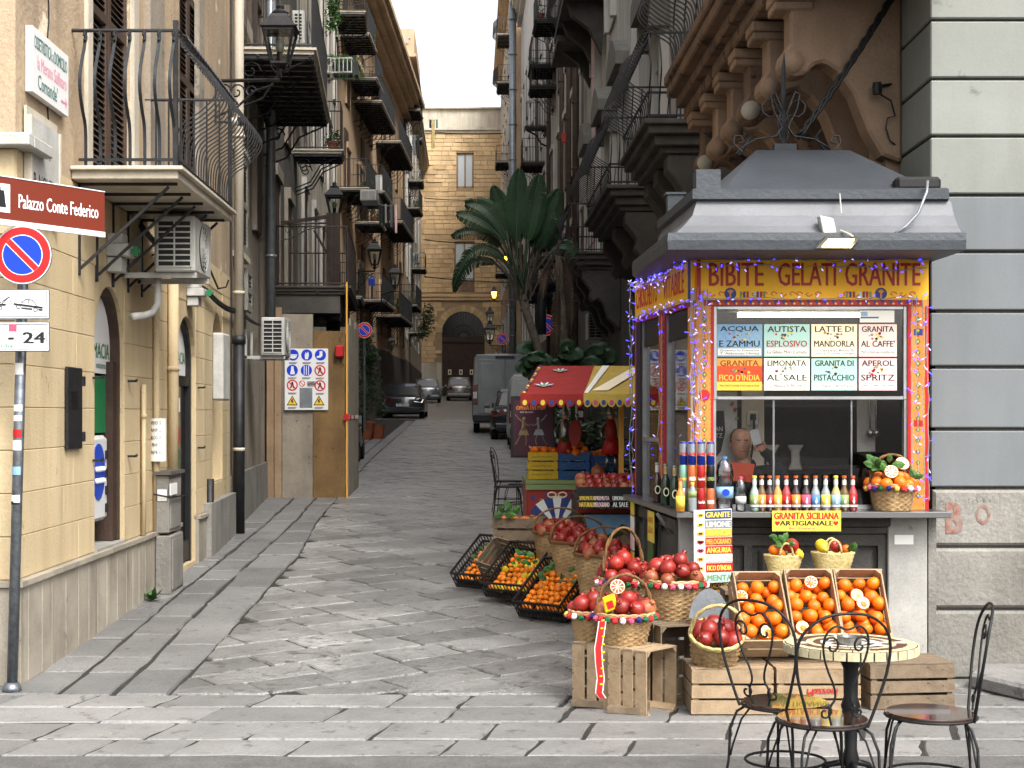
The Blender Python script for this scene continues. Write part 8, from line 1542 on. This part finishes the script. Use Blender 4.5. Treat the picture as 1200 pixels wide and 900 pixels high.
def car(label, paint, w_=1.74, L=4.0, H=1.48, hatch=True, plate_='', rack=False):
    t = thing('parked_car', label, 'car', (0, 0, 0), 'parked cars in the street'); hw = w_ / 2; belt = H * .62
    def S_(y, k, zb, zt): return (y, [(hw * k * .8, zb), (hw * k, zb + .12), (hw * k * 1.0, zt * .62), (hw * k * .97, zt - .06), (hw * k * .88, zt), (1e-5, zt + .02)])
    loftbox([S_(0, .86, .36, belt * .9), S_(.05, .94, .27, belt * .97), S_(.3, .99, .2, belt), (L * .3, S_(0, 1, .18, belt)[1]), S_(L * .62, 1, .18, belt * .98), S_(L * .72, .99, .2, belt * .93), S_(L * .94, .92, .24, belt * .74), S_(L, .8, .32, belt * .6)], 'body', paint, t)
    def G_(y, k, z0, z1): return (y, [(hw * k, z0), (hw * (k - .09 * (z1 - z0) / .5), z1 - .06), (hw * (k - .2 * (z1 - z0) / .5), z1), (1e-5, z1 + .02)])
    y0 = .1 if hatch else .5
    loftbox([G_(y0, .86, belt - .02, belt + .08), G_(y0 + .14, .87, belt - .02, H - .16), G_(y0 + .3, .88, belt - .02, H - .02), G_(L * .4, .89, belt - .02, H), G_(L * .55, .87, belt - .02, H - .06), G_(L * .72, .84, belt - .04, belt + .03)], 'roof', paint, t)
    gx = hw * .7; zb_, zt_ = belt + .06, H - .13; MB().prism([(-gx * 1.08, y0 + .0, zb_), (gx * 1.08, y0 + .0, zb_), (gx * .9, y0 + .155, zt_), (-gx * .9, y0 + .155, zt_)], (0, -.025, .012)).build('rear_window', 'car_glass', t, bevel=.01)
    for sx in (-1, 1):
        MB().prism([(sx * hw * .84, L * .12, belt + .04), (sx * hw * .84, L * .62, belt + .04), (sx * hw * .74, L * .5, H - .13), (sx * hw * .74, L * .16, H - .12)], (sx * .035, 0, 0)).build('side_window', 'car_glass', t)
        MB().prism([(sx * hw * .5, .012, belt * .78), (sx * hw * .93, .03, belt * .72), (sx * hw * .99, .12, belt * .9), (sx * hw * .6, .02, belt * .98)], (0, -.03, 0)).build('tail_light', 'tail_light', t, bevel=.008)
        MB().box(sx * hw * 1.0 - .0, sx * hw * 1.0 + sx * .16, L * .64, L * .69, belt, belt + .12).build('wing_mirror', paint, t, bevel=.02) if sx > 0 else MB().box(sx * hw - .16, sx * hw, L * .64, L * .69, belt, belt + .12).build('wing_mirror', paint, t, bevel=.02)
        for y in (.72, L - .75): wheel(t, sx * hw * .98, y, .31)
    MB().box(-hw * .88, hw * .88, -.03, .2, .3, .5).build('bumper', paint, t, bevel=.05); p = MB().box(-.26, .26, -.045, -.031, .52, .63).build('number_plate', 'label_white', t); text(plate_ or 'EB 482 KT', 'ink', p, (0, -.045, .575), (1, 0, 0), (0, 0, 1), .075, .42)
    MB().prism([(.04 * math.cos(a * .63), .005, belt * .84 + .04 * math.sin(a * .63)) for a in range(10)], (0, -.03, 0)).build('badge', 'aluminium', t); MB().box(-.03, .03, -.05, -.02, .36, .42).build('reflector', 'tail_light', t) if False else None
    if rack: [MB().bar((sx * hw * .62, .5, H + .04), (sx * hw * .62, L * .5, H + .05), .03).build('roof_rail', 'black', t) for sx in (-1, 1)]
    return t
c = car('dark grey hatchback parked on the left, nearest car in the street', 'car_dark', 1.74, 4.0, 1.46); place(c, (-3.0, 62.6, gz(62.6) - .01), R(-1))
c = car('silver estate car half hidden behind the left houses by the gate', 'car_silver', 1.72, 4.3, 1.5, rack=True, plate_='DV 913 GA'); place(c, (-2.98, 93, gz(93)), R(1.5))
c = car('grey beige small car parked right before the arched gate', 'car_beige', 1.68, 3.9, 1.55, plate_='CX 205 LM'); place(c, (-1.1, 99, gz(99)), 0)
c = car('dark car squeezed between the grey and white vans, right side', 'car_dark', 1.74, 4.0, 1.46, plate_='FA 671 ZR'); place(c, (1.28, 43.5, gz(43.5)), 0)
def van(label, paint, w_, L, H, plate_):
    t = thing('parked_van', label, 'van', (0, 0, 0), 'parked vans'); hw = w_ / 2
    def S_(y, k, z0, H): return (y, [(hw * k * .95, z0), (hw * k, z0 + .15), (hw * k, H * .55), (hw * k * .94, H - .12), (hw * k * .86, H - .02), (1e-5, H)])
    loftbox([S_(0, .97, .4, H - .05), S_(.06, 1, .32, H), S_(L * .7, 1, .3, H), S_(L * .8, .98, .3, H * .94), S_(L * .9, .95, .3, H * .55), S_(L, .85, .35, H * .42)], 'body', paint, t)
    for a, c_ in ((-.82, -.01), (.01, .82)):
        d = MB().box(hw * a, hw * c_, -.02, .0, .62, H * .93).build('rear_door', paint, t, bevel=.012); MB().box(hw * a + .07, hw * c_ - .07, -.03, -.02, H * .56, H * .88).build('door_window_panel', paint, d, bevel=.008); MB().box(hw * a + .07, hw * c_ - .07, -.028, -.02, .8, H * .48).build('door_panel', paint, d, bevel=.008)
    MB().box(-.05, .05, -.045, -.021, H * .4, H * .44).build('door_handle', 'black', t); MB().box(-hw * .4, -hw * .1, -.05, -.021, H * .33, H * .38).box(-.02, .02, -.04, -.02, H * .25, H * .3).build('latch', 'black', t)
    for sx in (-1, 1):
        x0 = sx * hw * .99; MB().box(min(x0, x0 - sx * .16), max(x0, x0 - sx * .16), -.03, .1, H * .36, H * .62).build('tail_light', 'tail_light', t, bevel=.01); MB().box(min(x0, x0 - sx * .16) + .02, max(x0, x0 - sx * .16) - .02, -.036, -.031, H * .44, H * .52).build('reversing_lamp', 'label_white', t)
        for y in (.95, L - .95): wheel(t, sx * hw * .96, y, .34)
    MB().box(-hw * .97, hw * .97, -.08, .1, .36, .6).build('bumper', 'black_plastic', t, bevel=.03); p = MB().box(-hw * .6, -hw * .6 + .5, -.03, -.021, .66, .78).build('number_plate', 'label_white', t); text(plate_, 'ink', p, (-hw * .6 + .25, -.03, .72), (1, 0, 0), (0, 0, 1), .08, .42)
    MB().box(-.3, .3, -.04, -.0, H * .94, H * .97).build('brake_lamp_bar', 'black_plastic', t); return t
c = van('tall grey panel van with rear doors towards us, right side', 'van_grey', 2.05, 5.4, 2.5, 'EG 338 PV'); place(c, (.9, 48, gz(48)), 0)
c = van('white van behind the fruit stall awning', 'van_white', 1.84, 4.4, 1.9, 'DK 760 BS'); place(c, (1.72, 37.5, gz(37.5)), 0)
sc_ = thing('parked_scooter', 'black scooter half hidden behind the hoarding, left side', 'scooter', (-2.55, 33, gz(33)))
for y in (33.0, 34.2): g = MB().lathe([(.14, 0), (.22, 0), (.24, .03), (.24, .09), (.22, .12), (.14, .12)], n=18); g.v = [(-2.5 - z, y + a, gz(y) + .24 + b_) for a, b_, z in g.v]; g.build('wheel', 'tyre', sc_)
MB().prism([(-2.5, 32.8, .95), (-2.5, 33.6, .95), (-2.5, 34.1, 1.05), (-2.5, 34.3, 1.65), (-2.5, 34.15, 1.7), (-2.5, 33.9, 1.15), (-2.5, 33.5, 1.4), (-2.5, 32.8, 1.4)], (-.25, 0, 0)).build('body', 'black_gloss', sc_, bevel=.04); MB().box(-2.76, -2.5, 32.8, 33.5, 1.41, 1.5).build('seat', 'black', sc_, bevel=.03); MB().bar((-2.85, 34.2, 1.72), (-2.35, 34.2, 1.72), .035).build('handlebar', 'black', sc_)
# ---------------- plants ----------------
pt = thing('potted_tree', 'tall dark green potted shrub beside the hoarding, left side', 'plant', (-3.1, 44, gz(44))); MB().lathe([(.2, 0), (.28, .45), (.3, .46), (.3, .52), (.26, .52)], (-3.2, 44, gz(44)), 14).build('pot', 'terracotta', pt); MB().lathe([(.16, 0), (.22, .38), (.24, .42)], (-2.85, 44.3, gz(44)), 12).build('small_pot', 'terracotta', pt); b = MB()
MB().tube([(-3.2, 44, 1.3), (-3.15, 44, 2.4), (-3.2, 44, 3.6)], .04, 6).build('stem', 'bark', pt)
for q in range(34): z = random.uniform(1.55, 4.1); tuft(b, (-3.1 + random.uniform(-.3, .42) * (1 if z < 3 else .6), 44 + random.uniform(-.3, .3), z), .24, 60, .06)
b.build('foliage', 'leaf_dark', pt)
def banana_leaf(par, root, ctrl, base_f, w_, m='leaf_banana', tear=.25, side=None, n=26):
    """ctrl: bezier control points of petiole+midrib; blade from fraction base_f to tip"""
    P = [Vector(root)] + [Vector(c) for c in ctrl]
    def bez(t):
        q = P[:]
        while len(q) > 1: q = [a.lerp(c, t) for a, c in zip(q, q[1:])]
        return q[0]
    pts = [bez(i / 14) for i in range(15)]; lf = MB().tube(pts, [.028 - .02 * i / 14 for i in range(15)], 6).build('leaf', 'leaf_banana' if m != 'leaf_dead' else m, par, True)
    b = MB()
    for sg in (-1, 1):
        prev = None; sh = random.random()
        for i in range(n + 1):
            f = i / n; t = base_f + (1 - base_f) * f; c = bez(t); d = (bez(min(1, t + .01)) - bez(t - .01)).normalized(); s_ = Vector(side) if side else d.cross(Vector((0, -1, .2))).normalized()
            s_ = (s_ - d * s_.dot(d)).normalized(); wd = w_ * (math.sin(math.pi * min(1, f * .93 + .05)) ** .55) * (1 - .1 * random.random()); dr = Vector((0, 0, -1)) * wd * .25
            mid = c + s_ * sg * wd * .55 + d * wd * .12 + dr * .2 + Vector((0, -.04, 0)); e = c + s_ * sg * wd + d * wd * .3 + dr
            if prev: pc, pm, pe_ = prev; b.add([pc, c, mid, pm], [(0, 1, 2, 3) if sg > 0 else (3, 2, 1, 0)]); b.add([pm, mid, e, pe_], [(0, 1, 2, 3) if sg > 0 else (3, 2, 1, 0)])
            prev = (c, mid, e)
            if random.random() < tear and i < n - 1:      # torn: next strip starts away
                sp_ = d * wd * .06; prev = (c, mid + sp_ - Vector((0, 0, wd * .05)), e + sp_ * 2.5 - Vector((0, 0, wd * random.uniform(.05, .25))))
    b.build('blade', m, lf, True)
Yb = 25.0; Z = lambda x, y, dy=0: at(x, y, Yb + dy)
bp = thing('banana_plant', 'tall potted giant strelitzia with fan of torn paddle leaves over the street', 'plant', (Z(640, 430).x, Yb, gz(25)))
tr_ = [Z(645, 470), Z(640, 440), Z(628, 400), Z(618, 370), Z(612, 345)]; MB().tube(tr_, [.1, .085, .07, .07, .08], 10).build('trunk', 'bark', bp, True); RT = Z(612, 345)
for ctrl, bf, w_, tear, dy in (([(607, 290), (603, 240), (609, 198)], .38, .26, .04, 0), ([(618, 300), (622, 250), (632, 205)], .45, .27, .2, -.3), ([(622, 300), (632, 260), (655, 222)], .42, .27, .25, 0), ([(625, 310), (632, 275), (650, 262)], .5, .3, .1, .4),
    ([(600, 290), (592, 245), (578, 218)], .5, .2, .1, .3), ([(600, 290), (590, 235), (545, 238)], .42, .28, .2, 0), ([(598, 300), (590, 262), (555, 250), (535, 250)], .5, .2, .4, -.3), ([(600, 305), (580, 262), (555, 262), (529, 277)], .4, .17, .6, .2),
    ([(600, 320), (580, 270), (548, 275), (531, 335)], .35, .16, .7, -.1), ([(600, 330), (580, 288), (545, 290), (532, 342)], .45, .15, .7, .3), ([(640, 300), (655, 275), (668, 285), (672, 300)], .5, .2, .3, .2)):
    banana_leaf(bp, RT + Vector((random.uniform(-.12, .12), dy * .2, random.uniform(-.1, .1))), [Z(x, y, dy) for x, y in ctrl], bf, w_ * .78, tear=min(.75, tear + .12))
b = MB()
for i in range(22): a = random.uniform(-1, 1); p = RT + Vector((random.uniform(-.15, .15), random.uniform(-.15, .15), -.1)); b.tube([p, p + Vector((a * .25, random.uniform(-.2, .2), .5)), p + Vector((a * .55, random.uniform(-.3, .3), random.uniform(.7, 1.2)))], .014, 4)
b.build('petioles', 'bark', bp)
dp = thing('dead_banana_leaves', 'drooping dry brown banana leaves beside the tall plant', 'plant', Z(658, 430)); MB().tube([Z(665, 470), Z(660, 400), Z(656, 330), Z(654, 300)], [.1, .09, .07, .05], 8).build('trunk', 'bark', dp, True)
for ctrl in ([(662, 290), (672, 330), (668, 395)], [(660, 320), (665, 360), (660, 420)], [(655, 330), (648, 380), (652, 425)], [(650, 300), (635, 310), (636, 350)]): banana_leaf(dp, Z(655, 305), [Z(x, y, random.uniform(-.3, .3)) for x, y in ctrl], .35, .09, 'leaf_dead', .6)
b = MB()
for i in range(30): a = random.uniform(-1, 1); p = Z(656, 330); b.tube([p, p + Vector((a * .3, 0, .3)), p + Vector((a * .7, random.uniform(-.2, .2), random.uniform(-.3, .7)))], .008, 3)
b.build('dry_stalks', 'leaf_dead', dp)
ms = thing('broad_leaved_bush', 'mass of broad dark leaves above the stall awning', 'plant', Z(650, 440)); MB().tube([Z(650, 500), Z(650, 430)], .05, 6).build('stem', 'bark', ms)
for i in range(26):
    x, y = random.uniform(600, 715), random.uniform(405, 445); p = Z(640 + (x - 640) * .3, 450); banana_leaf(ms, p, [Z((640 + x) / 2, y + 5, random.uniform(-.4, .4)), Z(x, y - 8, random.uniform(-.5, .2)), Z(x + random.uniform(-8, 8), y + 6, random.uniform(-.6, 0))], .5, random.uniform(.14, .24), 'leaf_banana', .12, n=12)
# leftovers
no_parking('round no parking sign on a pole behind the hoarding, left side', at(427, 387, 30), .155); t = thing('sign_pole', 'thin pole carrying the left distant no parking sign', 'pole', at(427, 500, 30.05)); MB().tube([at(427, 505, 30.06), at(427, 380, 30.06)], .025, 6).build('pole', 'galv', t)
no_parking('small round no parking sign before the stone facade', at(588.5, 397, 58), .23); no_parking('round no parking sign half hidden by the dead banana leaves', at(641, 381, 32), .22, (-.4, -1, 0)); t = thing('facade_sign_pole', 'pole of the no parking sign before the stone facade', 'pole', at(589, 460, 58.1)); MB().tube([at(589, 470, 58.1), at(589, 390, 58.1)], .05, 6).build('pole', 'galv', t)
um_ = thing('folded_parasol', 'closed grey parasol hanging beside the dead leaves', 'parasol', at(636, 390, 27)); MB().tube([at(636, 328, 27), at(635, 345, 27), at(634, 370, 27), at(635, 392, 27)], [.02, .07, .09, .08], 8).build('canopy', 'iron_grey', um_, True)
ac = ac_unit('pale air conditioner on the right palace wall above the awning', 2.62, 2.98, 36, 36.8, at(0, 400, 37).z, at(0, 369, 37).z)
wr = thing('overhead_wires', 'thin cables crossing high between the two sides of the street', 'cable', (0, 80, 8)); b = MB()
for a, c, Y in (((497, 232), (585, 232), 108), ((497, 281), (610, 284), 100), ((497, 324), (640, 330), 90), ((497, 153), (590, 156), 110)): b.tube(sag(at(*a, Y), at(*c, Y), .15), .03, 4)
b.build('wires', 'black', wr)
b = None
al = thing('alarm_box', 'small red box high on the right palace wall', 'box', at(661, 161, 38)); p = at(661, 161, 37.9); MB().box(p.x - .05, p.x + .05, p.y, p.y + .1, p.z - .12, p.z + .12).build('casing', 'kiosk_red', al)
